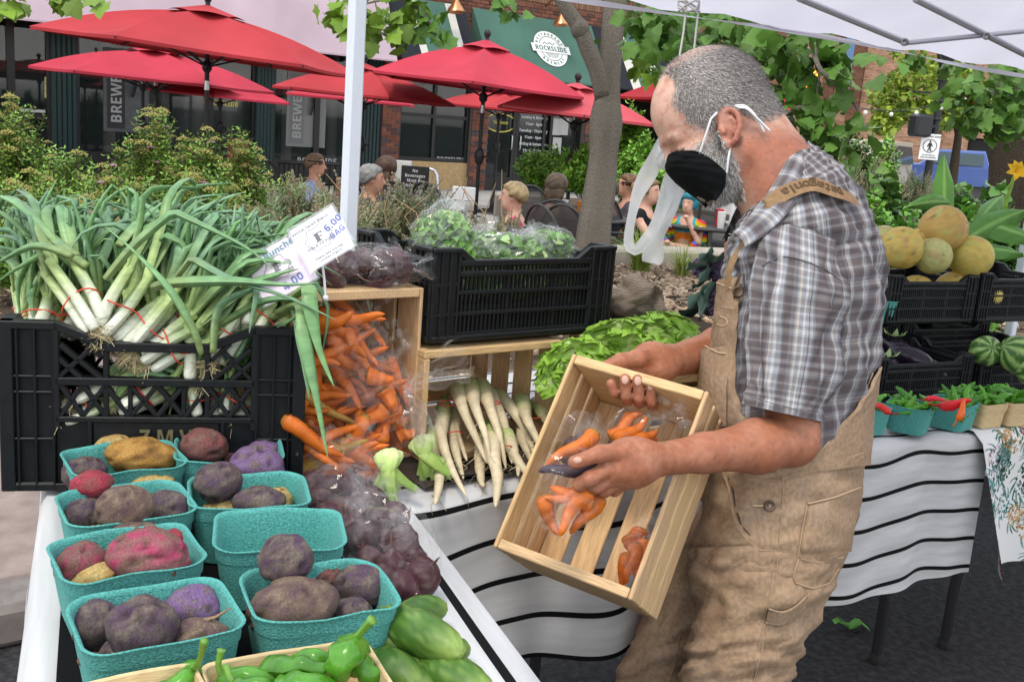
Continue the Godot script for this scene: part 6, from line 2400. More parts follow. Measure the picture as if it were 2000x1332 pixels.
func build_right_stall() -> void:
	var bs:=Basis(U2,Vector3.UP,N2)
	# lower crates: eggplants, and watermelons next to them
	var y:=R0.y+0.012
	var fl:=on(1712,795,y)
	var t:=thing("produce_crate","black slotted crate of eggplants, lower row at right behind the pepper baskets","crate",Vector3.ZERO,"black plastic crates")
	var c:=fl+U2*0.19-N2*0.15
	c.y=y
	t.transform=Transform3D(bs,c)
	produce_crate(t,0.43,0.30,0.155,0.05)
	var c2:=c+U2*0.47
	t=thing("produce_crate","black slotted crate of watermelons at the right edge, lower row","crate",Vector3.ZERO,"black plastic crates")
	t.transform=Transform3D(bs,c2)
	produce_crate(t,0.43,0.30,0.155,0.05)
	# stand under the upper row
	var back:=c-N2*0.33
	for k in 2:
		t=thing("produce_crate",["empty black crate turned over behind the eggplants, carrying the melons","empty black crate turned over behind the watermelons"][k],"crate",Vector3.ZERO,"black plastic crates")
		t.transform=Transform3D(bs,back+U2*0.46*k)
		produce_crate(t,0.44,0.30,0.19,0.05)
	var lift:=on(1738,632,0.982)
	var cu:=Vector3(lift.x,0.982,lift.z)+U2*0.19-N2*0.15
	t=thing("produce_crate","black slotted crate heaped with yellow melons, upper row at right","crate",Vector3.ZERO,"black plastic crates")
	t.transform=Transform3D(bs,cu)
	produce_crate(t,0.42,0.30,0.165,0.055)
	t=thing("produce_crate","black slotted crate cut by the right edge, next to the melons","crate",Vector3.ZERO,"black plastic crates")
	t.transform=Transform3D(bs,cu+U2*0.44+Vector3(0,0.0,0))
	produce_crate(t,0.42,0.30,0.175,0.05)
	var ML:=[["tan melon on top of the heap with dark scuffs",1843,448,47,3.50,0],["yellow melon at the right of the heap showing its stem scar",1898,502,42,3.50,1],["pale green-yellow melon in the middle of the heap",1824,500,36,3.44,2],["yellow melon at the left of the heap, beside the farmer's back",1762,484,42,3.43,3],["melon half hidden behind the top one, at its left",1797,476,30,3.52,3],["melon mostly hidden by the farmer's back",1728,470,30,3.52,2],["melon seen through the slots at the left of the crate",1790,575,38,3.47,3],["melon seen through the slots in the middle of the crate",1865,570,40,3.53,3],["melon seen through the slots at the right of the crate",1925,575,34,3.57,1]]
	for e in ML:
		melon(e[0],e[1],e[2],e[3],e[4],e[5])
	# eggplants and watermelons
	var egg:=M("eggplant",Color(0.012,0.008,0.016),0.16)
	for k in 9:
		var p:=c+U2*(-0.16+0.08*(k % 5))+N2*(-0.07 if k<5 else 0.06)+Vector3(0,0.10+0.035*(k % 2),0)
		var b:=MB.new()
		b.ball(Transform3D(Basis.from_euler(Vector3(R(-0.3,0.3),R(0,6),1.4))*Basis.from_scale(Vector3(0.036,0.075,0.036)),p),func(q): return 1.0-0.22*q.y,18,12)
		var e:=thing("eggplant","glossy dark eggplant in the lower black crate","eggplant",p,"eggplants in the lower crate")
		part("fruit",b,egg,e)
		if k in [3,6]:
			b=MB.new()
			for j in 5:
				var d:=(Vector3(cos(j*1.3),0.35,sin(j*1.3))).normalized()
				leaf_quad(b,p+Vector3(0,0.04,0),d,d.cross(Vector3.UP).normalized(),0.045,0.02,Color(0.26,0.36,0.15),0.4)
			part("calyx",b,foliage("salad",0.5),e)
	var wm:=M("watermelon",Color.WHITE,0.35,null,1,false,true)
	for k in 4:
		var p: Vector3=[at(1992,694,3.34),at(1926,686,3.38),at(2030,720,3.3),at(2050,690,3.36)][k]
		var n:=noise(k+900,1.5,3)
		var b:=MB.new()
		var ra:=0.062 if k!=1 else 0.05
		b.ball(Transform3D(Basis.from_euler(Vector3(0.4,k*1.3,1.1)),p),func(q): return ra*(1.0+0.12*absf(q.y)),36,20,func(q):
			var st: float=sin(atan2(q.z,q.x)*8.0+1.6*n.get_noise_3dv(q*2.5))
			return Color(0.035,0.10,0.018).lerp(Color(0.30,0.44,0.14),smoothstep(-0.1,0.6,st)*(0.75+0.5*n.get_noise_3dv(q*6.0))))
		single("watermelon",["striped watermelon at the right edge of the lower row","small dark watermelon leaning behind the eggplants","watermelon low in the right-hand lower crate","watermelon cut by the right edge of the photo"][k],"watermelon",b,wm,p,"striped watermelons")
	# pepper baskets along the table edge
	var PB:=[[1708,835,60,0,"teal pulp basket of green peppers half behind the farmer's back"],[1802,832,100,0,"teal pulp basket of small green peppers, front corner towards the road"],[1885,825,85,0,"teal pulp basket with the red and orange peppers"],[1940,818,60,1,"thin wooden basket of green peppers, left of two at the right stall"],[1990,815,60,1,"thin wooden basket of green peppers at the right edge"]]
	var yt:=R0.y+0.012
	for k in PB.size():
		var e: Array=PB[k]
		var p:=on(e[0],e[1]+18,yt)-N2*0.055
		p.y=yt
		var yaw: float=0.46+[0.1,0.55,0.35,0.0,0.05][k]
		if e[3]==0:
			pulp_basket(e[4],p,yaw,0.135,0.125,0.078,"teal pulp baskets of peppers")
		else:
			veneer_basket(e[4],p,yaw,0.105,0.12,0.072)
		var lab: String=["small green pepper in the teal basket behind the farmer's back","small green pepper in the teal basket with its corner to the road","small pepper in the teal basket with the red and orange ones","small green pepper in the left thin wooden basket of the right stall","small green pepper in the thin wooden basket at the right edge"][k]
		for j in 20:
			var q:=p+Vector3(R(-0.05,0.05),R(0.066,0.098),R(-0.045,0.045))
			var g:=R(0.7,1.2)
			small_pepper(lab,lab.replace("small","peppers:"),q,R(0.05,0.075),[Color(0.06,0.22,0.015),Color(0.085,0.28,0.02),Color(0.045,0.17,0.015)][rng.randi() % 3])
	var mp:=on(1888,790,yt+0.11)
	small_pepper("bright red pepper standing up in the right-hand teal basket","",on(1867,788,yt+0.115),0.085,Color(0.62,0.02,0.025))
	small_pepper("orange-red pepper lying in front of the standing red one","",on(1880,800,yt+0.105),0.06,Color(0.75,0.13,0.015))
	small_pepper("round red pepper between the two right teal baskets","",on(1829,780,yt+0.12),0.05,Color(0.6,0.02,0.035))
	small_pepper("red pepper in the basket half behind the farmer's back","",on(1718,798,yt+0.105),0.06,Color(0.55,0.03,0.02))
	# teal basket edge beside the melon crate, white pole at the right edge
	pulp_basket("teal pulp basket standing behind the farmer's back, below the melons",Vector3(at(1712,605,3.5).x,cu.y,at(1712,605,3.5).z),0.4,0.12,0.11,0.075,"teal pulp baskets of peppers")

# ------------------------------------------------------------------ umbrellas over the patio
func umbrella(label: String,px: float,py: float,d: float,r: float,drop: float,yaw: float,c: Color,lean:=0.0) -> void:
	var apex:=at(px,py,d)
	var foot:=Vector3(apex.x,0.02,apex.z)
	var t:=thing("patio_umbrella",label,"umbrella",foot,"red patio umbrellas")
	var key := "canvas%d" % int(c.r*1000+c.g*100)
	var m:=M(key,c,0.85,grain("cloudy",21,0.008,0.86,1.0,1.0,256),0.6)
	m.backlight_enabled=true
	m.backlight=Color(0.30,0.30,0.30)
	var black:=M("pole_black",Color(0.013,0.013,0.015),0.4)
	var tilt:=Basis(Vector3(0,0,1),lean)
	var corner:=[]
	for k in 6:
		var a:=TAU*k/6+yaw
		corner.append(apex+tilt*Vector3(cos(a)*r,-drop,sin(a)*r))
	var b:=MB.new()
	for k in 6:
		var c0: Vector3=corner[k]
		var c1: Vector3=corner[(k+1) % 6]
		b.sheet(func(u,v):
			var e: Vector3=c0.lerp(c1,u)
			var s:=sin(PI*u)
			var q: Vector3=apex.lerp(e,lerpf(0.08,1.0,v))
			return q+Vector3(0,-0.05*r*s*v*(1.2-v)*1.6+0.04*r*sin(PI*v)*(1-s)+0.012*r*s*v*v,0)+(apex-e)*Vector3(0.05,0,0.05)*s*v,6,10)
	part("canopy",b,m,t)
	b=MB.new()
	for k in 6:
		var c0: Vector3=corner[k]
		var c1: Vector3=corner[(k+1) % 6]
		b.sheet(func(u,v):
			var e: Vector3=c0.lerp(c1,u)
			return apex.lerp(e,lerpf(0.02,0.235,v))+Vector3(0,0.045+0.02*sin(PI*u)*v-0.005*v,0),5,3)
	part("vent",b,m,t)
	b=MB.new()
	for k in 6:
		b.sheet(func(u,v): return (corner[k] as Vector3).lerp(corner[(k+1) % 6],u)*Vector3(1,1,1)+(apex-(corner[k] as Vector3).lerp(corner[(k+1) % 6],u))*Vector3(0.05,0,0.05)*sin(PI*u)+Vector3(0,-0.03*v+0.012*r*sin(PI*u)-0.016*r*sin(PI*u),0),6,1)
	part("hem",b,m,t)
	var hub:=apex+Vector3(0,-drop-0.14,0)
	for k in 6:
		b=MB.new()
		b.tube([apex+Vector3(0,-0.06,0),(corner[k] as Vector3)+Vector3(0,-0.015,0)],[0.011],5)
		b.tube([hub,apex.lerp(corner[k],0.52)+Vector3(0,-0.03,0)],[0.009],5)
		part("rib",b,black,t)
	b=MB.new()
	b.tube([foot,apex+Vector3(0,0.09,0)],[0.024],9)
	b.lathe(Transform3D(Basis(),hub),[Vector2(0.03,-0.05),Vector2(0.05,-0.02),Vector2(0.05,0.04),Vector2(0.03,0.06)],10)
	b.lathe(Transform3D(Basis(),apex+Vector3(0,0.07,0)),[Vector2(0.03,0),Vector2(0.045,0.04),Vector2(0.03,0.075),Vector2(0,0.09)],10)
	part("pole",b,black,t)
	b=MB.new()
	b.lathe(Transform3D(Basis(),foot+Vector3(0,1.0,0)),[Vector2(0.026,0),Vector2(0.05,0.03),Vector2(0.058,0.1),Vector2(0.05,0.17),Vector2(0.026,0.2)],10)
	b.tube([foot+Vector3(0.05,1.1,0),foot+Vector3(0.1,1.1,0.02),foot+Vector3(0.1,1.04,0.05)],[0.01],5)
	part("crank",b,black,t)
	b=MB.new()
	b.lathe(Transform3D(Basis(),foot+Vector3(0,1.62,0)),[Vector2(0.0275,0),Vector2(0.0275,0.09)],10)
	part("pole_sleeve",b,M("steel"),t)
	b=MB.new()
	b.lathe(Transform3D(Basis(),foot),[Vector2(0.26,0),Vector2(0.25,0.05),Vector2(0.06,0.09),Vector2(0.04,0.3),Vector2(0,0.3)],16)
	part("base",b,black,t)

func build_umbrellas() -> void:
	var red:=Color(0.43,0.042,0.05)
	var pink:=Color(0.49,0.045,0.072)
	umbrella("large red patio umbrella nearest at left, its hub seen from below",405,18,10.2,1.60,0.42,0.70,red,-0.066)
	umbrella("pinkish red umbrella just behind the large left one",303,96,12.6,1.45,0.36,0.8,pink,-0.03)
	umbrella("red umbrella peeping out at the far left behind two others",278,118,15.0,1.5,0.25,0.4,red,-0.02)
	umbrella("low bright pink-red umbrella behind the large one's pole",430,152,16.5,1.28,0.28,0.3,pink,-0.03)
	umbrella("faded red umbrella behind the white tent leg",712,130,13.2,1.22,0.36,0.1,red,-0.03)
	umbrella("pink-red umbrella low between the tent leg and the middle umbrella",690,165,17.0,1.15,0.24,0.5,pink,-0.02)
	umbrella("bright red umbrella in the middle, in front of the green awning",951,84,12.2,1.40,0.50,0.55,pink,-0.05)
	umbrella("salmon red umbrella in the doorway behind the middle one",978,178,17.0,1.12,0.28,0.2,red,-0.02)
	umbrella("light red umbrella crossing behind the tree trunk",1128,168,12.4,1.05,0.34,0.45,Color(0.58,0.09,0.11),-0.05)
	umbrella("dark red umbrella behind the farmer's head",1398,138,13.0,1.22,0.42,0.2,Color(0.36,0.022,0.03),-0.02)

# ------------------------------------------------------------------ shrubs and grasses
func sprig(key: String,n: int,l: float,lw: float,ll: float,c0: Color,c1: Color) -> ArrayMesh:
	if cache.has(key):
		return cache[key]
	var b:=MB.new()
	for k in n:
		var h:=l*(k+0.5)/n
		var a:=k*2.4
		var d:=Vector3(cos(a),R(0.15,0.7),sin(a)).normalized()
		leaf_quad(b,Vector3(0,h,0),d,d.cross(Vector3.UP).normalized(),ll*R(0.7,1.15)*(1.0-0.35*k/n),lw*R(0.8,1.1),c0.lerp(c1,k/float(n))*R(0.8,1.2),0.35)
	b.c=Color(0.12,0.08,0.04)
	b.tube([Vector3.ZERO,Vector3(0,l,0)],[0.003,0.0015],3,1.0,[Color(0.12,0.08,0.04)],false)
	cache[key]=b.mesh()
	return cache[key]

func flower_head(key: String,c0: Color,c1: Color,r:=0.042) -> ArrayMesh:
	if cache.has(key):
		return cache[key]
	var b:=MB.new()
	for k in 34:
		var a:=k*2.4
		var q:=sqrt(k/34.0)
		var p:=Vector3(cos(a)*q*r,(1-q*q)*r*0.45+R(-0.004,0.004),sin(a)*q*r)
		b.c=c0.lerp(c1,rng.randf())*R(0.7,1.2)
		var s:=r*R(0.13,0.2)
		for j in 3:
			var an:=j*2.1+k
			b.tri3(p+Vector3(cos(an),0.3,sin(an))*s,p+Vector3(cos(an+2.1),-0.2,sin(an+2.1))*s,p+Vector3(0,1,0)*s)
	b.tube([Vector3(0,-0.05,0),Vector3(0,0.005,0)],[0.0025,0.004],4,1.0,[Color(0.10,0.12,0.03)],false)
	cache[key]=b.mesh()
	return cache[key]

func shrub(label: String,px: float,top: float,w: float,d: float,n: int,sprigs: ArrayMesh,mat: Material,group: String,heads:=0,base_h:=0.18,cat := "shrub",name_ := "flowering_shrub",fill:=1.0) -> Node3D:
	var a:=at(px,top,d)
	var foot:=Vector3(a.x,base_h,a.z)
	var hgt:=a.y-base_h
	var r:=w*d/FOCAL*0.5
	var t:=thing(name_,label,cat,foot,group)
	var where:=[]
	var cols:=[]
	var fh:=[]
	var fp:=[]
	var b:=MB.new()
	for k in n:
		var an:=R(0,TAU)
		var q:=sqrt(rng.randf())
		var lim:=1.0-0.55*q*q
		var endp:=foot+Vector3(cos(an)*q*r,hgt*lim*R(0.72,1.0),sin(an)*q*r*0.9)
		var st:=foot+Vector3(cos(an)*q*r*0.25,0,sin(an)*q*r*0.25)
		if k % 6==0:
			b.tube([st,st.lerp(endp,0.6)+Vector3(0,0.05,0),endp],[0.006,0.005,0.003],4,1.0,[Color(0.12,0.07,0.04)],false)
		for j in 5:
			var f:=1.0-0.16*j-R(0,0.1)*fill
			var p:=st.lerp(endp,f)+Vector3(R(-1,1),R(-0.5,0.5),R(-1,1))*0.05*fill
			var dir:=(endp-st).normalized()+Vector3(R(-1,1),R(-0.4,0.8),R(-1,1))*0.6
			where.append(Transform3D(basis_y(dir,Vector3(R(-1,1),R(-1,1),R(-1,1))).scaled(Vector3.ONE*R(0.8,1.25)),p))
			var g:=R(0.75,1.25)
			cols.append(Color(g*R(0.9,1.15),g,g*R(0.8,1.0)))
		if heads and rng.randi() % 100<heads:
			var tr:=Transform3D(basis_y((endp-st).normalized()+Vector3(0,1.4,0),Vector3(R(-1,1),0,R(-1,1))).scaled(Vector3.ONE*R(0.65,1.25)),endp+Vector3(0,0.06,0))
			if rng.randi() % 7==0:
				fp.append(Transform3D(tr.basis.scaled(Vector3.ONE*0.62),tr.origin))
			else:
				fh.append(tr)
	part("stems",b,M("stems",Color.WHITE,0.9,null,1,false,true),t)
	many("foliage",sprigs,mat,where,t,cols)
	if fh.size():
		many("seed_heads",flower_head("brownhead",Color(0.42,0.32,0.13),Color(0.30,0.33,0.09),0.05),M("heads",Color.WHITE,0.9,null,1,false,true),fh,t)
	if fp.size():
		many("pink_flowers",flower_head("pinkhead",Color(0.62,0.20,0.40),Color(0.72,0.42,0.55)),M("heads"),fp,t)
	return t

func grass(label: String,foot: Vector3,n: int,l: float,spread: float,c0: Color,c1: Color,w:=0.006,name_ := "grass_clump",group := "") -> void:
	var t:=thing(name_,label,"grass",foot,group)
	var b:=MB.new()
	for k in n:
		var a:=R(0,TAU)
		var o:=Vector3(cos(a),0,sin(a))
		var p:=foot+o*R(0,spread*0.18)
		var ll:=l*R(0.6,1.1)
		var out:=spread*R(0.2,1.0)
		var s:=o.cross(Vector3.UP)*w*R(0.6,1.2)
		var g:=R(0.7,1.25)
		var c:=c0.lerp(c1,rng.randf())*g
		var prev:=-1
		for i in 7:
			var f:=i/6.0
			var q:=p+o*out*f*f+Vector3(0,ll*(f-0.55*f*f*out/spread),0)+o.cross(Vector3.UP)*0.05*ll*sin(f*3.0+k)*f
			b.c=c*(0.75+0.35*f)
			var ww:=s*(1.0-f*0.92)
			var i0:=b.vert(q-ww)
			b.vert(q+ww)
			if prev>=0:
				b.quad(prev,prev+1,i0+1,i0)
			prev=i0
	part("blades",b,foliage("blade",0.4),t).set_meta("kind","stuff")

func big_leaf(t: Node3D,a: Vector3,e: Vector3,w: float,c0: Color,c1: Color,sag:=0.1,face:=Vector3.ZERO) -> void:
	var o:=e-a
	var l:=o.length()
	o /= l
	var s:=o.cross(face if face!=Vector3.ZERO else fw).normalized()
	var nn:=s.cross(o)
	var b:=MB.new()
	var ph:=R(0,6)
	b.sheet(func(u,v):
		var x: float=(u-0.5)*2.0
		var ww: float=w*0.5*pow(sin(PI*minf(1.0,0.03+0.97*pow(v,0.8))),0.8)
		return a+o*v*l+s*x*ww*(1.0+0.03*sin(v*19+ph))+nn*(0.22*w*x*x+0.02*w*sin(v*14+ph)*absf(x))+Vector3(0,-sag*l*v*v,0),8,14,1,1,func(u,v):
		var vein:=0.5+0.5*sin(v*60.0+absf(u-0.5)*40.0)
		return c0.lerp(c1,clampf(exp(-absf(u-0.5)*30.0)*0.8+0.12*vein,0,1)))
	part("leaf",b,foliage("canna",0.4),t)

func build_plants() -> void:
	var lm:=foliage("shrubleaf",0.4)
	var sp:=sprig("spirea",11,0.13,0.017,0.055,Color(0.095,0.20,0.034),Color(0.18,0.31,0.05))
	var L:=[
		[28,200,170,7.3,90,"tall flowering shrub at the far left with pink tufts on top"],
		[128,300,150,7.0,75,"flowering shrub between the two tallest ones at left"],
		[300,222,150,7.5,95,"tall flowering shrub under the large umbrella, brown-gold heads on top"],
		[392,250,140,7.4,85,"flowering shrub in front of the large umbrella's pole"],
		[478,262,110,7.6,60,"slender flowering shrub with pink tips in front of the dark window"],
		[225,300,190,6.8,90,"broad flowering shrub in the middle of the left bed"],
		[545,345,130,7.2,60,"low flowering shrub beside the tent leg"],
		[60,345,210,6.5,95,"broad flowering shrub in front at the far left"],
		[410,345,220,6.7,105,"broad flowering shrub behind the tallest onion leaves"],
		[200,400,240,6.2,90,"low leafy shrub just behind the onion crate"],
		[-60,290,160,7.2,60,"flowering shrub cut by the left edge"],
	]
	for e in L:
		shrub(e[5],e[0],e[1],e[2],e[3],int(e[4]*2.3),sp,lm,"flowering shrubs in the left bed",34)
	# grey-green lavender and catmint
	var lav:=MB.new()
	for k in 5:
		var a:=k*1.3
		var q:=Vector3(cos(a)*0.03,0.22+0.04*sin(k*2.0),sin(a)*0.03)
		lav.tube([Vector3.ZERO,q*0.6,q],[0.0022,0.0018,0.0014],3,1.0,[Color(0.16,0.20,0.10),Color(0.20,0.23,0.12),Color(0.27,0.25,0.15)],false)
		for j in 4:
			lav.tube([q*(0.72+0.08*j),q*(0.76+0.08*j)],[0.006,0.004],4,1.0,[Color(0.27,0.23,0.15) if j % 2 else Color(0.20,0.19,0.14)],false)
		for j in 11:
			var d:=Vector3(cos(j*2.4+k),0.5,sin(j*2.4+k)).normalized()
			leaf_quad(lav,q*(0.065*j+0.05),d,d.cross(Vector3.UP).normalized(),0.05,0.009,Color(0.17,0.24,0.12),0.2)
	var lavm:=lav.mesh()
	var LV:=[[590,400,170,6.3,"grey-green lavender clump in front of the tent leg"],[700,420,190,5.6,"lavender clump right of the tent leg, seed heads on top"],[800,408,170,6.0,"lavender clump in front of the seated man in blue"],[890,462,130,5.6,"lavender clump left of the woman in pink"],[975,478,100,5.8,"small lavender clump in front of the woman in pink"],[640,455,170,5.0,"low lavender clump behind the price cards"]]
	for e in LV:
		shrub(e[4],e[0],e[1],e[2],e[3],150,lavm,lm,"lavender clumps behind the table",0,0.2,"lavender","lavender_plant")
	var dry:=thing("dry_stalks","dry tan stalks standing among the lavender","dry stalks",at(720,460,5.2))
	var db:=MB.new()
	for k in 9:
		var a:=at(R(680,1000),R(455,480),R(5.0,5.4))
		db.tube([a,a+Vector3(R(-0.12,0.05),R(0.1,0.16),0),a+Vector3(R(-0.25,0.08),R(0.2,0.33),R(-0.05,0.05))],[0.0035,0.003,0.0015],4,1.0,[Color(0.34,0.24,0.13)])
	part("stalk_cluster",db,M("stems"),dry).set_meta("kind","stuff")
	# grass at the seat wall and by the planter
	grass("yellow-green grass clump between the tree trunk and the hanging bags",on(1250,530,0.5),240,0.42,0.42,Color(0.20,0.33,0.035),Color(0.34,0.38,0.08),0.006)
	grass("grass clump at the foot of the seat wall, right of the first",on(1330,540,0.5),110,0.34,0.35,Color(0.18,0.32,0.04),Color(0.34,0.36,0.10),0.005)
	var pl:=at(1130,400,13.0)
	grass("daylily leaves spilling over the curved planter at its left",Vector3(pl.x-0.35,0.5,pl.z-0.7),190,0.75,0.6,Color(0.20,0.36,0.04),Color(0.30,0.46,0.07),0.012)
	grass("daylily leaves in the middle of the curved planter",Vector3(pl.x+0.25,0.5,pl.z-0.6),150,0.6,0.55,Color(0.18,0.34,0.04),Color(0.28,0.44,0.07),0.012)
	var sg:=sprig("bright",9,0.16,0.045,0.085,Color(0.11,0.26,0.03),Color(0.20,0.40,0.06))
	for e in [[1075,300,130,13.4,"bright green low shrub in the planter by the doorway"],[1150,290,110,12.6,"green leafy shrub left of the trunk in the planter"],[1265,280,130,11.8,"bright green leafy shrub right of the tree trunk"],[1235,215,80,12.4,"tall thin green shrub behind the trunk under the dark umbrella"],[1300,330,120,11.4,"green shrub behind the hanging white strips"]]:
		shrub(e[4],e[0],e[1],e[2],e[3],90,sg,lm,"green shrubs in the raised planter",0,0.7,"shrub","leafy_shrub")
	# right side
	var hs:=sprig("hedge",10,0.14,0.05,0.08,Color(0.035,0.085,0.015),Color(0.085,0.17,0.025))
	shrub("large dark rounded hedge behind the farmer's collar",1655,240,210,14.0,420,hs,lm,"",0,0.2,"hedge","hedge",2.2)
	shrub("yellow-green leafy bush at the hedge's right end",1738,262,50,13.4,110,sg,lm,"",0,0.2,"shrub","leafy_shrub")
	shrub("grey-green bush in front of the dark hedge",1655,318,220,9.5,190,lavm,lm,"",0,0.1,"shrub","silver_shrub")
	grass("tall arching fountain grass behind the farmer's shoulder",on(1720,520,0.2)*Vector3(1,1,1),420,0.85,0.75,Color(0.12,0.17,0.05),Color(0.26,0.27,0.13),0.0045)
	grass("arching grass left of the melons",Vector3(at(1660,420,6.2).x,0.2,at(1660,420,6.2).z),220,0.95,0.6,Color(0.13,0.19,0.06),Color(0.24,0.27,0.12),0.004)
	var mint:=sprig("mint",12,0.14,0.042,0.06,Color(0.10,0.26,0.03),Color(0.19,0.42,0.06))
	for e in [[1715,392,110,5.2,"bright green mint-like plant at the farmer's back"],[1790,420,90,5.2,"bright green plant behind the top melon"],[1900,425,120,5.0,"bright green nettle-like plant behind the right melon"]]:
		shrub(e[4],e[0],e[1],e[2],e[3],60,mint,lm,"green leafy plants behind the melons",0,0.3,"plant","leafy_plant")
	var lan:=sprig("lantana",9,0.16,0.085,0.11,Color(0.045,0.12,0.025),Color(0.10,0.21,0.045))
	for e in [[1730,362,110,6.4,"dark broad-leaved plant left of the upright canna leaf"],[1870,372,110,6.6,"dark broad-leaved plant under the blue truck"],[1960,375,90,7.0,"dark broad-leaved plant at the foot of the right tree"]]:
		shrub(e[4],e[0],e[1],e[2],e[3],55,lan,lm,"broad-leaved plants behind the canna",0,0.2,"plant","leafy_plant")
	shrub("pale dry ground plants under the blue truck",1800,352,200,15.0,150,lavm,lm,"",0,0.0,"plant","low_plant")
	var foot:=at(1860,500,4.9)
	foot.y=0.2
	var t:=thing("canna_plant","canna plant with large striped leaves and one yellow flower","canna",foot)
	var g0:=Color(0.06,0.17,0.025)
	var g1:=Color(0.22,0.38,0.10)
	for q in [[1846,440,4.9,1846,296,4.9,0.12],[1858,396,4.8,1778,380,4.7,0.085],[1885,470,4.75,2015,382,4.7,0.16],[1905,425,4.8,2035,470,4.6,0.15],[1915,430,4.9,1968,352,5.0,0.10],[1895,480,4.8,2000,490,4.6,0.12]]:
		big_leaf(t,at(q[0],q[1],q[2]),at(q[3],q[4],q[5]),q[6]*0.85,g0*R(0.8,1.3),g1,R(0.0,0.25),fw+up*R(-0.8,0.3)+rt*R(-0.5,0.5))
	var b:=MB.new()
	b.tube([at(1955,470,4.8),at(1965,400,4.8),at(1982,345,4.8)],[0.012,0.01,0.007],7,1.0,[Color(0.20,0.34,0.06)])
	for k in 3:
		b.tube([at(1960+k*4,410-k*20,4.8),at(1966+k*6,395-k*20,4.78)],[0.008,0.002],5,1.0,[Color(0.22,0.36,0.07)])
	part("flower_stalk",b,M("stems"),t)
	b=MB.new()
	for k in 7:
		var o:=(rt*cos(k*0.9)+up*(sin(k*0.9)+0.3)-fw*0.4).normalized()
		leaf_quad(b,at(1984,335,4.8),o,o.cross(fw).normalized(),0.055,0.035,Color(0.78,0.46,0.01),0.5)
	part("flower",b,foliage("petal",0.5),t)

# ------------------------------------------------------------------ trees
func lobed_leaf(key: String) -> ArrayMesh:
	if cache.has(key):
		return cache[key]
	var b:=MB.new()
	# outline of a plane-tree leaf, stalk at the origin, length about 1 along +y
	var o:=[Vector2(0,0),Vector2(0.20,-0.05),Vector2(0.37,0.06),Vector2(0.53,0.13),Vector2(0.46,0.35),Vector2(0.53,0.60),Vector2(0.32,0.62),Vector2(0.23,0.80),Vector2(0,1.0)]
	var pts:=[]
	for q in o:
		pts.append(q)
	for i in range(o.size()-2,0,-1):
		pts.append(Vector2(-o[i].x,o[i].y))
	var z:=func(q: Vector2) -> float: return 0.20*q.x*q.x*2.0-0.18*(q.y-0.4)*(q.y-0.4)+0.04*sin(q.x*9.0+q.y*5.0)
	b.c=Color(1.1,1.1,1.0)
	var c:=b.vert(Vector3(0,0.35,z.call(Vector2(0,0.35))))
	b.c=Color(0.95,0.97,0.95)
	var first:=b.v.size()
	for q in pts:
		b.vert(Vector3(q.x,q.y,z.call(q)))
	for i in pts.size():
		b.tri(c,first+i,first+(i+1) % pts.size())
	b.tube([Vector3(0,-0.35,0.02),Vector3(0,0,0)],[0.016,0.012],3,1.0,[Color(1.4,1.2,0.6)],false)
	cache[key]=b.mesh()
	return cache[key]

func leaf_spray(where: Array,cols: Array,a: Vector3,e: Vector3,n: int,s: float,wide: float,tone: Color) -> void:
	for k in n:
		var p:=a.lerp(e,rng.randf())+Vector3(R(-1,1),R(-1,0.6),R(-1,1))*wide
		var down:=Vector3(R(-0.8,0.8),R(-1.2,0.1),R(-0.8,0.8)).normalized()
		var face:=Vector3(R(-0.7,0.7),R(0.1,1.0),R(-0.2,1.0)).normalized()
		var x:=down.cross(face).normalized()
		where.append(Transform3D(Basis(x,down,x.cross(down)).scaled(Vector3.ONE*s*R(0.65,1.2)),p))
		var g:=R(0.65,1.3)
		cols.append(tone*g if rng.randi() % 220 else Color(0.40,0.13,0.02))

func branch(b: MB,pts: Array,r0: float,r1: float,c: Color) -> void:
	var line:=curve(pts,14)
	var rad:=[]
	for i in 15:
		rad.append(lerpf(r0,r1,i/14.0))
	b.tube(line,rad,7,1.0,[c],true)

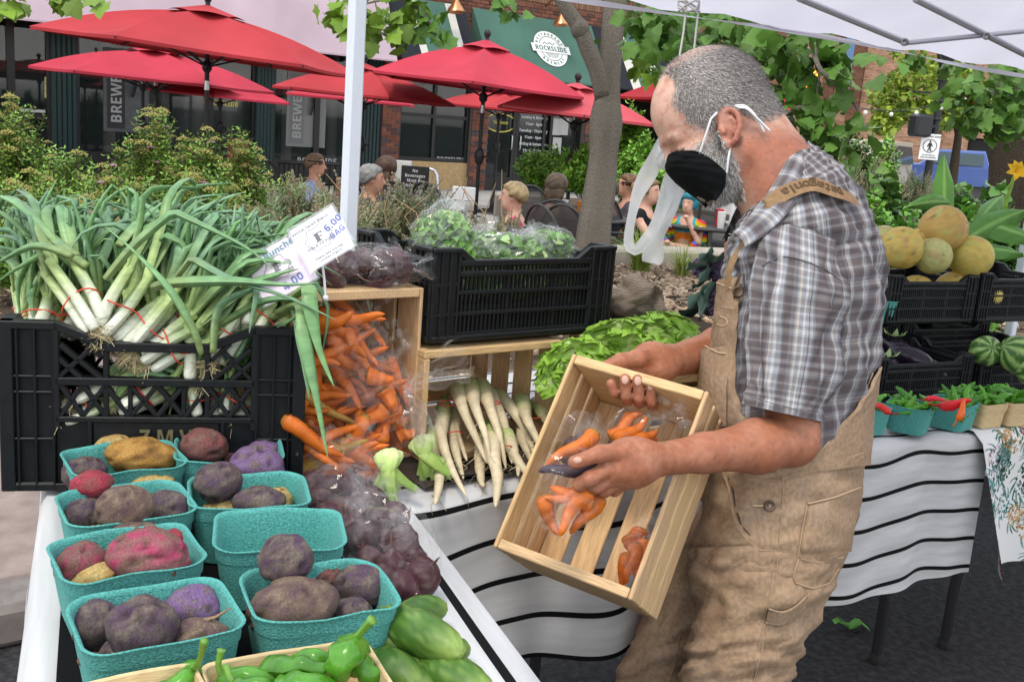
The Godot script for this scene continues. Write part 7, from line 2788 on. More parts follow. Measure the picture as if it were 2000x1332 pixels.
func build_tree() -> void:
	var bark:=M("bark",Color(0.50,0.43,0.35),0.95,grain("bark",101,0.05,0.34,1.0,1.0,512,0.9),1.0,true,true)
	bark.uv1_scale=Vector3(11,2.0,11)
	bump(bark,grain("bark"),2.2)
	var n:=noise(88,2.2,4)
	var foot:=at(1150,620,6.8)
	foot.y=0.3
	var t:=thing("street_tree","street tree with a grey furrowed trunk forking behind the hanging bags","tree",foot)
	var line:=curve([foot,at(1158,480,6.8),at(1176,330,6.8),at(1186,200,6.8),at(1197,60,6.8),at(1208,-60,6.85),at(1222,-240,6.9)],46)
	var rings:=[]
	for i in line.size():
		var k:=i/46.0
		var r:=lerpf(0.122,0.072,smoothstep(0.0,0.62,k))+0.03*pow(1-k,14.0)+0.024*exp(-pow((k-0.435)/0.04,2.0))
		var g:=PackedVector3Array()
		for j in 40:
			var a:=TAU*j/40
			var o:=Vector3(cos(a),0,-sin(a))
			var fur:=0.5+0.5*sin(a*11.0+2.2*n.get_noise_3d(o.x*1.4,line[i].y*1.2,o.z*1.4)*3.0)
			g.append(line[i]+o*r*(1.0+0.075*fur+0.07*n.get_noise_3d(o.x*1.2,line[i].y*1.5,o.z*1.2)))
		rings.append(g)
	var b:=MB.new()
	b.loft(rings,true,true)
	part("trunk",b,bark,t)
	b=MB.new()
	branch(b,[at(1180,190,6.78),at(1168,140,6.76),at(1148,95,6.74),at(1132,55,6.72),at(1105,15,6.7),at(1070,-60,6.7)],0.066,0.042,Color.WHITE)
	b.ball(Transform3D(Basis.from_scale(Vector3(0.062,0.07,0.06)),at(1133,56,6.71)),func(q): return 1.0+0.15*n.get_noise_3dv(q*2.0),12,9)
	part("limb",b,bark,t)
	b=MB.new()
	var tw:=Color(1.1,1.1,1.0)
	var twigs:=[[[1218,-40,6.8],[1320,-20,6.0],[1450,20,5.6],[1560,60,5.4]],[[1218,-80,6.8],[1400,-40,5.6],[1585,70,5.2],[1592,215,5.2]],[[1585,80,5.2],[1600,130,5.1],[1660,190,5.1],[1680,220,5.1]],[[1450,10,5.6],[1500,100,5.5],[1540,180,5.4]],[[1592,215,5.2],[1560,210,5.2],[1525,230,5.2]],[[1230,-10,6.6],[1300,30,6.2],[1330,70,6.0]],[[1110,-40,6.7],[900,-60,5.9],[780,-10,5.6],[700,10,5.5]],[[780,-10,5.6],[820,20,5.5],[850,60,5.5]],[[1560,0,5.4],[1750,40,5.8],[1900,120,6.2]]]
	for q in twigs:
		var pts:=[]
		for p in q:
			pts.append(at(p[0],p[1],p[2]))
		branch(b,pts,0.016,0.005,tw)
	part("twig_set",b,bark,t).set_meta("kind","stuff")
	var where:=[]
	var cols:=[]
	var g0:=Color(0.085,0.18,0.026)
	var g1:=Color(0.17,0.28,0.03)
	for q in [[1240,30,6.2,1330,60,6.0,60,0.14,0],[1300,40,5.8,1540,60,5.4,150,0.22,0],[1500,80,5.4,1590,200,5.2,95,0.15,0],[1560,90,5.2,1660,110,5.2,40,0.10,0],[1600,200,5.2,1680,240,5.1,26,0.09,0],[1540,230,5.2,1640,310,5.2,46,0.11,0],[1640,140,5.0,1700,165,5.0,5,0.03,0],[1230,20,7.2,1560,40,6.6,120,0.26,0],[1700,96,5.8,1900,130,6.2,18,0.06,0],[1255,90,6.4,1290,130,6.2,22,0.1,1],[1500,200,5.6,1560,300,5.5,36,0.13,0],
		[655,15,5.5,700,40,5.5,16,0.10,1],[730,20,5.5,760,70,5.5,16,0.10,1],[765,30,5.5,800,10,5.5,20,0.10,1],[820,25,5.5,860,50,5.5,18,0.10,0],[980,-5,5.8,1025,15,5.8,8,0.06,0],[-10,-6,5.4,30,6,5.4,12,0.07,1],[90,-14,5.4,200,-6,5.4,14,0.05,1],[620,-16,5.6,720,-10,5.6,8,0.05,1]]:
		leaf_spray(where,cols,at(q[0],q[1],q[2]),at(q[3],q[4],q[5]),int(q[6]*(0.85 if q[0]>1450 else 1.2)),0.098,q[7],g1 if q[8] else g0)
	# the part of the crown above the frame, which shades the bed
	for k in 6:
		var p:=foot+Vector3(R(-2.6,2.6),R(3.1,5.2),R(-1.8,1.8))
		leaf_spray(where,cols,p,p+Vector3(R(-1,1),R(-0.3,0.3),R(-1,1)),70,0.14,0.5,g0)
	many("crown",lobed_leaf("plane_leaf"),foliage("treeleaf",0.8),where,t,cols)
	# tree at the right edge
	foot=at(1985,400,10.5)
	foot.y=0.1
	t=thing("street_tree","thick dark-barked tree trunk at the right edge behind the canna","tree",foot)
	line=curve([foot,at(1978,380,10.5),at(1982,240,10.5),at(1990,130,10.5),at(1990,-80,10.6)],26)
	rings=[]
	for i in line.size():
		var g:=PackedVector3Array()
		var r:=lerpf(0.27,0.17,i/26.0)+0.08*pow(1-i/26.0,8.0)
		for j in 30:
			var a:=TAU*j/30
			var o:=Vector3(cos(a),0,-sin(a))
			g.append(line[i]+o*r*(1.0+0.06*sin(a*9.0+5.0*n.get_noise_3d(o.x,line[i].y,o.z))+0.12*n.get_noise_3d(o.x*1.2,line[i].y*1.5,o.z*1.2)))
		rings.append(g)
	b=MB.new()
	b.loft(rings,true,true)
	var dark:=M("bark_dark",Color(0.12,0.09,0.065),0.95,grain("bark"),1.0)
	dark.uv1_scale=Vector3(4,1.2,4)
	bump(dark,grain("bark"),2.0)
	part("trunk",b,dark,t)
	where=[]
	cols=[]
	for q in [[1890,150,9.0,2010,170,9.2,60,0.26,0],[1880,170,9.0,1960,240,9.0,50,0.18,0],[1960,200,9.2,2020,250,9.0,40,0.2,0]]:
		leaf_spray(where,cols,at(q[0],q[1],q[2]),at(q[3],q[4],q[5]),int(q[6]*1.5),0.125,q[7],g0)
	for k in 8:
		var p:=foot+Vector3(R(-2.5,2.5),R(3.3,5.5),R(-2,2))
		leaf_spray(where,cols,p,p+Vector3(R(-1,1),R(-0.3,0.3),R(-1,1)),60,0.18,0.5,g0)
	many("crown",lobed_leaf("plane_leaf"),foliage("treeleaf",0.55),where,t,cols)
	# lighter tree across the street
	foot=at(1868,320,27.0)
	foot.y=0
	t=thing("street_tree","yellow-green tree with a thin forked trunk behind the street lamp","tree",foot)
	b=MB.new()
	branch(b,[foot,at(1868,300,27.0),at(1872,250,27.0),at(1850,200,27.0),at(1830,150,27)],0.16,0.05,Color.WHITE)
	branch(b,[at(1872,262,27.0),at(1893,230,27.0),at(1900,190,27.0)],0.1,0.04,Color.WHITE)
	branch(b,[at(1872,250,27.0),at(1800,190,26.6),at(1760,170,26.4)],0.08,0.03,Color.WHITE)
	part("trunk",b,dark,t)
	where=[]
	cols=[]
	for k in 3300:
		var c: Array=[[1790,180,75,50],[1850,160,70,45],[1740,190,45,45],[1890,195,45,40],[1820,225,60,30],[1730,240,30,22],[1840,90,110,50]][k % 7]
		var a:=R(0,TAU)
		var q:=sqrt(rng.randf())
		var p:=at(c[0]+cos(a)*q*c[2],c[1]+sin(a)*q*c[3],R(25.8,28.2))
		where.append(Transform3D(Basis.from_euler(Vector3(R(0,6),R(0,6),R(0,6))).scaled(Vector3.ONE*R(0.09,0.19)),p))
		var g:=R(0.6,1.35)
		cols.append(Color(0.29,0.38,0.045)*g if k % 3 else Color(0.15,0.25,0.035)*g)
	many("crown",lobed_leaf("plane_leaf"),foliage("treeleaf",0.55),where,t,cols)

# ------------------------------------------------------------------ people
# A field of rounded bones and ellipsoids, joined smoothly and meshed with surface nets.
class Field:
	var lo: Vector3
	var h: float
	var n: Vector3i
	var f:=PackedFloat32Array()

	func _init(a: Vector3,b: Vector3,cell: float) -> void:
		lo=a
		h=cell
		n=Vector3i(((b-a)/cell).ceil())+Vector3i.ONE
		f.resize(n.x*n.y*n.z)
		f.fill(9.0)

	func span(a: Vector3,b: Vector3) -> Array:
		var i:=Vector3i(((a-lo)/h).floor()).clamp(Vector3i.ZERO,n-Vector3i.ONE)
		var j:=Vector3i(((b-lo)/h).ceil()).clamp(Vector3i.ZERO,n-Vector3i.ONE)
		return [i,j]

	func put(at_: int,d: float,k: float) -> void:
		var o:=f[at_]
		if k<=0.0:
			f[at_]=minf(o,d)
			return
		var q:=maxf(k-absf(o-d),0.0)/k
		f[at_]=minf(o,d)-q*q*k*0.25

	func bone(a: Vector3,b: Vector3,ra: float,rb: float,k: float) -> void:
		var m:=maxf(ra,rb)+k+h*2.0
		var s:=span(Vector3(minf(a.x,b.x),minf(a.y,b.y),minf(a.z,b.z))-Vector3.ONE*m,Vector3(maxf(a.x,b.x),maxf(a.y,b.y),maxf(a.z,b.z))+Vector3.ONE*m)
		var ab:=b-a
		var l2:=maxf(ab.length_squared(),1e-9)
		for z in range(s[0].z,s[1].z+1):
			for y in range(s[0].y,s[1].y+1):
				for x in range(s[0].x,s[1].x+1):
					var p:=lo+Vector3(x,y,z)*h
					var t:=clampf((p-a).dot(ab)/l2,0.0,1.0)
					put((z*n.y+y)*n.x+x,(p-a-ab*t).length()-lerpf(ra,rb,t),k)

	func egg(c: Vector3,r: Vector3,k: float,bs:=Basis()) -> void:
		var m:=maxf(r.x,maxf(r.y,r.z))+k+h*2.0
		var s:=span(c-Vector3.ONE*m,c+Vector3.ONE*m)
		var inv:=bs.inverse()
		for z in range(s[0].z,s[1].z+1):
			for y in range(s[0].y,s[1].y+1):
				for x in range(s[0].x,s[1].x+1):
					var p:=inv*(lo+Vector3(x,y,z)*h-c)
					var q:=p/r
					var k0:=q.length()
					var k1:=(q/r).length()
					put((z*n.y+y)*n.x+x,k0*(k0-1.0)/maxf(k1,1e-6),k)

	func mesh_into(b: MB,x: Transform3D,cf: Variant=null) -> void:
		var at_ := {}
		var sx:=1
		var sy:=n.x
		var sz:=n.x*n.y
		var keep:=b.c
		for z in n.z-1:
			for y in n.y-1:
				for xx in n.x-1:
					var i:=z*sz+y*sy+xx
					var v0:=f[i]
					if absf(v0)>h*3.0:
						continue
					var vals:=[v0,f[i+sx],f[i+sy],f[i+sx+sy],f[i+sz],f[i+sx+sz],f[i+sy+sz],f[i+sx+sy+sz]]
					var neg:=0
					for q in vals:
						if q<0.0:
							neg+=1
					if neg==0 or neg==8:
						continue
					var sum:=Vector3.ZERO
					var cnt:=0
					for e in [[0,1],[2,3],[4,5],[6,7],[0,2],[1,3],[4,6],[5,7],[0,4],[1,5],[2,6],[3,7]]:
						var p: float=vals[e[0]]
						var q: float=vals[e[1]]
						if (p<0.0)!=(q<0.0):
							var t:=p/(p-q)
							var a:=Vector3(e[0] & 1,(e[0] >> 1) & 1,e[0] >> 2)
							var c:=Vector3(e[1] & 1,(e[1] >> 1) & 1,e[1] >> 2)
							sum+=a.lerp(c,t)
							cnt+=1
					var pos:=lo+(Vector3(xx,y,z)+sum/cnt)*h
					if cf!=null:
						b.c=cf.call(pos)
					at_[i]=b.vert(x*pos,Vector2.ZERO)
		b.c=keep
		for i in at_:
			var d0:=f[i]<0.0
			for e in [[sx,sy,sz],[sy,sz,sx],[sz,sx,sy]]:
				if (f[i+e[0]]<0.0)!=d0:
					var a: int=i-e[1]
					var c: int=i-e[1]-e[2]
					var g: int=i-e[2]
					if at_.has(a) and at_.has(c) and at_.has(g):
						if d0:
							b.quad(at_[i],at_[a],at_[c],at_[g])
						else:
							b.quad(at_[i],at_[g],at_[c],at_[a])

# nearest distance to shape b along the line of sight through (x, y); used to lay seams and straps on cloth
func ray_d(b: MB,x: float,y: float) -> float:
	var o:=fw+rt*((x-1000.0)/FOCAL)+up*((666.0-y)/FOCAL)
	var best:=1e9
	for i in range(0,b.idx.size(),3):
		var p:=b.v[b.idx[i]]
		var e1:=b.v[b.idx[i+1]]-p
		var e2:=b.v[b.idx[i+2]]-p
		var pv:=o.cross(e2)
		var det:=e1.dot(pv)
		if absf(det)<1e-12:
			continue
		var tv:=cam_at-p
		var u:=tv.dot(pv)/det
		if u<0.0 or u>1.0:
			continue
		var qv:=tv.cross(e1)
		var w:=o.dot(qv)/det
		if w<0.0 or u+w>1.0:
			continue
		var t:=e2.dot(qv)/det
		if t>0.2 and t<best:
			best=t
	return best

func lay(b: MB,x: float,y: float,off:=0.004,alt:=1.8) -> Vector3:
	var d:=ray_d(b,x,y)
	return at(x,y,(d if d<1e8 else alt)-off)

func plaid() -> ImageTexture:
	var n:=256
	var im:=Image.create(n,n,false,Image.FORMAT_RGB8)
	var base:=Color(0.44,0.44,0.47)
	# [centre, half width, colour]
	var bands:=[[20,16,Color(0.33,0.30,0.32)],[62,20,Color(0.60,0.64,0.71)],[62,2,Color(0.86,0.86,0.88)],[76,2,Color(0.86,0.82,0.77)],[50,1,Color(0.42,0.34,0.34)],[100,7,Color(0.35,0.31,0.33)],[126,14,Color(0.64,0.68,0.75)],[126,3,Color(0.88,0.88,0.90)],[138,1,Color(0.80,0.70,0.62)],[160,12,Color(0.34,0.31,0.34)],[188,8,Color(0.58,0.61,0.68)],[192,1,Color(0.88,0.84,0.80)],[216,14,Color(0.40,0.37,0.39)],[240,5,Color(0.68,0.71,0.77)],[246,1,Color(0.86,0.80,0.74)]]
	var line:=[]
	for i in n:
		var c:=base
		for e in bands:
			if absi(i-e[0])<=e[1]:
				c=e[2]
		line.append(c)
	var r:=RandomNumberGenerator.new()
	r.seed=9
	for y in n:
		for x in n:
			var wx: Color=line[x]
			var wy: Color=line[(y*2+60) % n] if y % 128<200 else base
			var c:=wx.lerp(wy,0.36).lerp(base,0.18)
			c=Color(c.r*0.97,c.g*0.95,c.b*0.91)*r.randf_range(0.93,1.05)
			im.set_pixel(x,y,c)
	return ImageTexture.create_from_image(im)

var torso_rings: Array

func ring_at(list: Array,t: float,th: float,off:=0.0) -> Vector3:
	var i:=clampi(int(t),0,list.size()-2)
	var k:=t-i
	var a: Array=list[i]
	var b: Array=list[i+1]
	# measured front and back of the section; its near and far sides bulge towards and away from the road
	var fr:=Vector2(lerpf(a[0],b[0],k),lerpf(a[1],b[1],k))
	var bk:=Vector2(lerpf(a[2],b[2],k),lerpf(a[3],b[3],k))
	var dc:=lerpf(a[4],b[4],k)
	var hd:=lerpf(a[5],b[5],k)+off
	var half:=(fr-bk)*0.5
	half+=half.normalized()*(off*FOCAL/dc)
	var c:=cos(th)
	var s:=sin(th)
	var q:=(fr+bk)*0.5+half*(signf(c)*pow(absf(c),0.86))
	return at(q.x,q.y,dc-hd*signf(s)*pow(absf(s),0.86))

func ring_loft(list: Array,rows: int,n: int,dis: Variant=null,us:=1.0,vs:=1.0,cap:=false) -> MB:
	var b:=MB.new()
	var rings:=[]
	for r in rows+1:
		var t:=(list.size()-1)*r/float(rows)
		var g:=PackedVector3Array()
		for k in n:
			var th:=-TAU*k/n
			var o: float=dis.call(t,th) if dis!=null else 0.0
			g.append(ring_at(list,t,th,o))
		rings.append(g)
	b.loft(rings,true,cap,vs,us)
	return b

func seam(b: MB,on_: MB,px: Array,r:=0.0012,off:=0.001) -> void:
	var pts:=[]
	var c2:=Curve2D.new()
	for q in px:
		c2.add_point(Vector2(q[0],q[1]))
	var l:=c2.get_baked_length()
	var m:=maxi(4,int(l/16.0))
	var last:=1.8
	for i in m+1:
		var q:=c2.sample_baked(l*i/m)
		var d:=ray_d(on_,q.x,q.y)
		if d>1e8:
			d=last
		last=d
		pts.append(at(q.x,q.y,d-off))
	b.tube(pts,[r*0.68],5)

func patch(on_: MB,c: Array,nu: int,nv: int,off: float) -> MB:
	# a piece of cloth laid on on_, between four corners seen in the photo (clockwise from top left), with a turned-in rim
	var b:=MB.new()
	var d:=[]
	for i in nv+1:
		for k in nu+1:
			var u:=k/float(nu)
			var v:=i/float(nv)
			var q:=Vector2(c[0][0],c[0][1]).lerp(Vector2(c[1][0],c[1][1]),u).lerp(Vector2(c[3][0],c[3][1]).lerp(Vector2(c[2][0],c[2][1]),u),v)
			var dd:=ray_d(on_,q.x,q.y)
			d.append(at(q.x,q.y,(dd if dd<1e8 else 1.8)-(off if i>0 and i<nv and k>0 and k<nu else -0.002)))
	b.sheet(func(u,v): return d[int(round(v*nv))*(nu+1)+int(round(u*nu))],nu,nv)
	return b

func build_farmer() -> void:
	var foot:=at(1440,1500,1.85)
	foot.y=0
	var t:=thing("person","tall grey-haired man in plaid shirt, tan overalls and black mask holding the tilted crate","person",foot)
	build_head(t)
	build_clothes(t)

func hp(f: float,u: float,w: float) -> Vector3:
	return head_x*Vector3(f,u,w)

var head_x: Transform3D

func hair_zone(p: Vector3) -> float:
	# signed measure: positive where hair grows; p in head units (forward, up, towards the left ear)
	var front: float
	var tab:=[[-110.0,58.0],[-60.0,60.0],[-41.0,66.0],[-11.0,92.0],[25.0,100.0],[64.0,80.0],[90.0,84.0],[130.0,40.0]]
	front=tab[7][1]
	for i in 7:
		if p.y<tab[i+1][0]:
			front=lerpf(tab[i][1],tab[i+1][1],clampf((p.y-tab[i][0])/(tab[i+1][0]-tab[i][0]),0,1))
			break
	var a:=front-p.x
	var low: float
	if p.x>34:
		low=-80.0
	elif p.x>-8:
		low=-36.0
	else:
		low=lerpf(-40.0,-68.0,clampf((-8.0-p.x)/24.0,0,1))
	return minf(a,p.y-low)

func at_ear(p: Vector3) -> bool:
	return absf(p.z)>68 and pow((p.x-21.0)/24.0,2)+pow((p.y+52.0)/38.0,2)<1.0

func beard_zone(p: Vector3) -> float:
	# below the sideburn, along the jaw
	return minf(p.x-33.0,minf(-52.0-p.y,p.y+176.0))

func build_head(t: Node3D) -> void:
	var s:=1.83/FOCAL*1.049
	var hf:=(rt*-0.92-up*0.39).normalized()
	var hw:=-fw
	var hu:=hw.cross(hf).normalized()
	if hu.y<0:
		hu=-hu
	hf=(hf-hw*-0.05).normalized()
	head_x=Transform3D(Basis(hf*s,hu*s,hw*s),at(1407,207,1.83))
	var F:=Field.new(Vector3(-150,-262,-112),Vector3(172,126,112),3.7)
	F.egg(Vector3(12,12,0),Vector3(109,104,84),10)
	F.egg(Vector3(-32,-20,0),Vector3(58,56,66),10)
	F.egg(Vector3(68,8,0),Vector3(60,70,66),16)
	F.egg(Vector3(54,-62,0),Vector3(64,72,60),22)
	F.bone(Vector3(-30,-60,0),Vector3(-46,-250,0),68,84,24)
	F.bone(Vector3(-52,-70,0),Vector3(-92,-250,0),36,66,20)
	for w in [-1.0,1.0]:
		F.bone(Vector3(12,-98,w*52),Vector3(76,-138,w*18),20,20,20)
		F.egg(Vector3(84,-70,w*38),Vector3(26,22,22),14)
		F.bone(Vector3(121,-24,w*8),Vector3(107,-26,w*40),9,7,12)
		F.egg(Vector3(103,-49,w*29),Vector3(12,10,14),5)
		F.bone(Vector3(112,-61,w*18),Vector3(96,-61,w*42),4,3,5)
		# ear: rim, bowl, lobe
		var c:=Vector3(22,-52,w*80)
		var e_up:=Vector3(-0.40,0.92,0)
		var e_f:=Vector3(0.92,0.40,0)
		var prev:=Vector3.ZERO
		for k in 15:
			var a:=lerpf(-0.9,4.35,k/14.0)
			var q:=c+e_f*cos(a)*15.5*(1.0 if sin(a)>-0.2 else 0.85)+e_up*sin(a)*31.0+Vector3(0,0,w*(5.0-10.0*cos(a)))
			if k:
				F.bone(prev,q,4.8,4.8,3.5)
			prev=q
		prev=Vector3.ZERO
		for k in 8:
			var a:=lerpf(0.9,3.7,k/7.0)
			var q:=c+e_f*(cos(a)*9.0-1.0)+e_up*(sin(a)*19.0-2.0)+Vector3(0,0,w*(1.0-5.0*cos(a)))
			if k:
				F.bone(prev,q,3.6,3.6,3)
			prev=q
		F.egg(c+Vector3(-3,3,w*-5),Vector3(17,28,6),5)
		F.egg(c+e_up*-30.0+e_f*3.0,Vector3(9.5,10,6.5),6)
		F.bone(c+e_f*13.0+e_up*-4.0,c+e_f*11.0+e_up*-10.0+Vector3(0,0,w*5),6,5,5)
	F.bone(Vector3(120,-30,0),Vector3(128,-62,0),9,10,10)
	F.egg(Vector3(90,-100,0),Vector3(30,40,38),18)
	F.egg(Vector3(74,-130,0),Vector3(24,20,26),14)
	F.egg(Vector3(58,-136,0),Vector3(42,28,40),12)
	var n:=noise(11,0.03,4)
	var n2:=noise(12,0.16,3)
	var cf:=func(p: Vector3) -> Color:
		var k: float=n.get_noise_3dv(p)
		var c:=Color(0.68,0.415,0.315).lerp(Color(0.58,0.295,0.21),smoothstep(-0.2,0.5,k))
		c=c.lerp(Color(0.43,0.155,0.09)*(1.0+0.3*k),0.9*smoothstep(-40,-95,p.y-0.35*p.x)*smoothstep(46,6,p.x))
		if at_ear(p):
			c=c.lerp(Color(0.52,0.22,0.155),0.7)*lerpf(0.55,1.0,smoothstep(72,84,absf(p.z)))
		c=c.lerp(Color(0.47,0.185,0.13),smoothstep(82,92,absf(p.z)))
		# creases at the eye's corner, brow and nape
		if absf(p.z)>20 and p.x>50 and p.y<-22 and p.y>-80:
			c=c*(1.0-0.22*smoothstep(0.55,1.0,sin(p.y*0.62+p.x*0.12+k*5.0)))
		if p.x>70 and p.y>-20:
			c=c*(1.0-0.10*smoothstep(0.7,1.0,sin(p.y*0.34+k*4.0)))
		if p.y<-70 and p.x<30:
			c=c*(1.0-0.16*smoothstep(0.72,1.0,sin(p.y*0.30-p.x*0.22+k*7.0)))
		c=c*(1.0+0.16*n2.get_noise_3dv(p))
		var hz:=hair_zone(p)+14.0*n.get_noise_3dv(p*2.0)
		if not at_ear(p):
			var thin:=smoothstep(112,80,p.y)
			var hc:=Color(0.23,0.205,0.19).lerp(Color(0.33,0.30,0.28),smoothstep(-20,-80,p.y)*smoothstep(-20,40,p.x))*(1.0+0.5*n2.get_noise_3dv(p*1.3))
			c=c.lerp(hc,smoothstep(-3.0,16.0,hz)*lerpf(0.35,0.88,thin))
		var bz:=beard_zone(p)
		if absf(p.z)<80:
			c=c.lerp(Color(0.33,0.31,0.29)*(1.0+0.8*n2.get_noise_3dv(p*1.4)),smoothstep(-4.0,16.0,bz)*0.9)
		# eyelid line and brow
		var ey:=Vector3(p.x,p.y,absf(p.z))-Vector3(112,-51,30)
		if ey.length()<19 and absf(ey.y+0.20*ey.z)<2.6:
			c=Color(0.10,0.05,0.04)
		return c
	var b:=MB.new()
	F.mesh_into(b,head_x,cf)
	var hn:=b.v.size()
	# arms and hands belong to the same skin
	add_arm(b)
	# trunk and legs under the clothes
	b.c=Color(0.48,0.25,0.17)
	b.tube([hp(-50,-220,0),at(1545,470,1.86),at(1550,700,1.86),at(1530,960,1.86)],[0.06,0.12,0.12,0.12],12)
	b.tube([at(1500,980,1.80),at(1440,1300,1.80),at(1440,1750,1.9)],[0.08,0.06,0.04],10)
	b.tube([at(1470,980,1.94),at(1300,1250,1.98),at(1230,1700,2.05)],[0.08,0.06,0.04],10)
	var skin:=M("skin",Color.WHITE,0.5,grain("pores",111,0.2,0.86,1.0,1.0,256),26,true,true)
	bump(skin,grain("pores",111,0.2,0.86,1.0),0.035)
	skin.subsurf_scatter_enabled=true
	skin.subsurf_scatter_strength=0.12
	part("body",b,skin,t)
	# nails on the fingers one can see
	for q in [[1221,742,1.6512,0.0058],[1246,744,1.6500,0.0060],[1271,754,1.6536,0.0055],[1128,899,1.4360,0.0062]]:
		var nb:=MB.new()
		nb.ball(Transform3D(Basis(rt,up,-fw)*Basis.from_scale(Vector3(q[3],q[3]*1.25 if q[0]>1150 else q[3]*0.75,0.0022)),at(q[0],q[1],q[2])),func(_q): return 1.0,10,8)
		part("fingernail",nb,M("nail",Color(0.56,0.33,0.26),0.35),t)
	# short hair and beard, one sliver per hair
	var inv:=head_x.affine_inverse()
	var hb:=MB.new()
	var bb:=MB.new()
	for i in hn:
		var p:=inv*b.v[i]
		var nn:=Vector3(p.x/118.0,p.y/111.0,p.z/84.0).normalized()
		var hz:=hair_zone(p)+12.0*n.get_noise_3dv(p*2.0)
		var side:=smoothstep(20,60,absf(p.z))
		if hz>0 and not at_ear(p):
			var dens:=0.9 if p.y<96 else 0.5
			for j in 4:
				if rng.randf()>dens*smoothstep(0,14,hz):
					continue
				var q:=p+Vector3(R(-2,2),R(-2,2),R(-2,2))
				var flow:=Vector3(-0.55,-0.55-0.4*side,0.15*signf(p.z)) if p.x<40 else Vector3(-0.15,0.1-0.9*side,0.2*signf(p.z))
				var d:=(nn*R(0.35,0.7)+flow+Vector3(R(-0.4,0.4),R(-0.4,0.4),R(-0.4,0.4))).normalized()
				var l:=R(4,8.5)*(0.75 if p.y>90 else 1.0)
				var g:=R(0.08,0.26) if rng.randf()<0.55 else R(0.28,0.50)
				g*=lerpf(0.78,1.22,smoothstep(-70,60,p.x))
				hb.c=Color(g,g*0.965,g*0.93)
				var sd:=d.cross(nn).normalized()*0.6
				hb.tri3(head_x*(q-sd),head_x*(q+sd),head_x*(q+d*l))
		var bz:=beard_zone(p)+8.0*n.get_noise_3dv(p*2.0)
		var mask_edge:=lerpf(84,55,clampf((-70.0-p.y)/53.0,0,1)) if p.y>-123 else lerpf(55,86,clampf((-123.0-p.y)/40.0,0,1))
		if bz>0 and absf(p.z)<80 and p.x<mask_edge+4.0:
			for j in 3:
				var q:=p+Vector3(R(-2,2),R(-2,2),R(-2,2))
				var no:=Vector3(p.x-40.0,p.y+95.0,p.z*1.2).normalized()
				var d:=(no*0.5+Vector3(0.15,-0.8,0)+Vector3(R(-0.45,0.45),R(-0.4,0.4),R(-0.45,0.45))).normalized()
				var g:=R(0.10,0.30) if rng.randf()<0.34 else R(0.36,0.66)
				bb.c=Color(g,g*0.96,g*0.92)
				var sd:=d.cross(no).normalized()*0.8
				bb.tri3(head_x*(q-sd),head_x*(q+sd),head_x*(q+d*R(7,15)*lerpf(0.3,1.0,smoothstep(-60,-130,p.y))))
	var hm:=M("hair",Color.WHITE,0.5,null,1,false,true)
	part("hair",hb,hm,t).set_meta("kind","stuff")
	# eyebrow hairs join the beard mesh's material but stay their own part
	var eb:=MB.new()
	for w in [-1.0,1.0]:
		for k in 70:
			var a:=rng.randf()
			var q:=Vector3(lerpf(130,112,a),lerpf(-27,-25,a)+R(-4,4),w*lerpf(10,46,a))
			var g:=R(0.14,0.42)
			eb.c=Color(g,g*0.9,g*0.82)
			var d:=Vector3(0.35,R(-0.2,0.5),w*0.8).normalized()*R(6,11)
			eb.tri3(hp(q.x,q.y-0.7,q.z),hp(q.x,q.y+0.7,q.z),hp(q.x+d.x,q.y+d.y,q.z+d.z))
	part("eyebrow",eb,hm,t).set_meta("kind","stuff")
	part("beard",bb,hm,t).set_meta("kind","stuff")
	# face mask
	var mc:=[Vector2(129,-47),Vector2(139,-62),Vector2(141,-74),Vector2(134,-96),Vector2(116,-128),Vector2(95,-156)]
	var ms:=[Vector2(84,-71),Vector2(74,-85),Vector2(64,-103),Vector2(55,-124),Vector2(66,-146),Vector2(88,-163)]
	var mb:=MB.new()
	mb.sheet(func(u,v):
		var i:=mini(int(v*5),4)
		var k: float=v*5-i
		var pc: Vector2=mc[i].lerp(mc[i+1],k)
		var ps: Vector2=ms[i].lerp(ms[i+1],k)
		var th: float=(u-0.5)*PI
		var c:=pow(maxf(cos(th),0.0),0.75)
		var wr: float=0.9*sin(v*19.0+absf(th)*5.0)*sin(absf(th))+0.6*sin(v*33.0-absf(th)*8.0)
		return hp(lerpf(ps.x,pc.x,c)+wr*0.6,lerpf(ps.y,pc.y,pow(c,0.8))+wr*0.3,sin(th)*lerpf(62.0,68.0,sin(PI*minf(v,0.6)/1.2))*(1.0-0.28*maxf(0.0,v-0.6)/0.4)+wr*sin(th)),40,30)
	var mk:=part("face_mask",mb,M("mask_black",Color(0.012,0.016,0.018),0.85,grain("asphf",4,0.25,0,1,1.0,512),3),t)
	mb=MB.new()
	mb.tube([hp(84,-71,63),hp(66,-48,78),hp(48,-26,85),hp(34,-20,86)],[0.0021],6)
	mb.tube([hp(55,-124,68),hp(46,-104,78),hp(34,-84,80)],[0.0021],6)
	mb.tube(curve([hp(0,-22,87),hp(-14,-28,92),hp(-26,-48,88),hp(-32,-84,82)],10),[0.0022],6)
	mb.tube(curve([hp(0,-26,89),hp(-15,-34,93),hp(-26,-54,90),hp(-42,-86,82)],10),[0.0022],6)
	part("ear_loop",mb,M("cord_white",Color(0.75,0.75,0.76),0.7),mk)

func finger(F: Field,pts: Array,r0: float,r1: float,k:=0.004) -> void:
	for i in pts.size()-1:
		F.bone(pts[i],pts[i+1],lerpf(r0,r1,i/float(pts.size()-1)),lerpf(r0,r1,(i+1.0)/(pts.size()-1)),k)

func P(q: Array) -> Array:
	var o:=[]
	for e in q:
		o.append(at(e[0],e[1],e[2]))
	return o

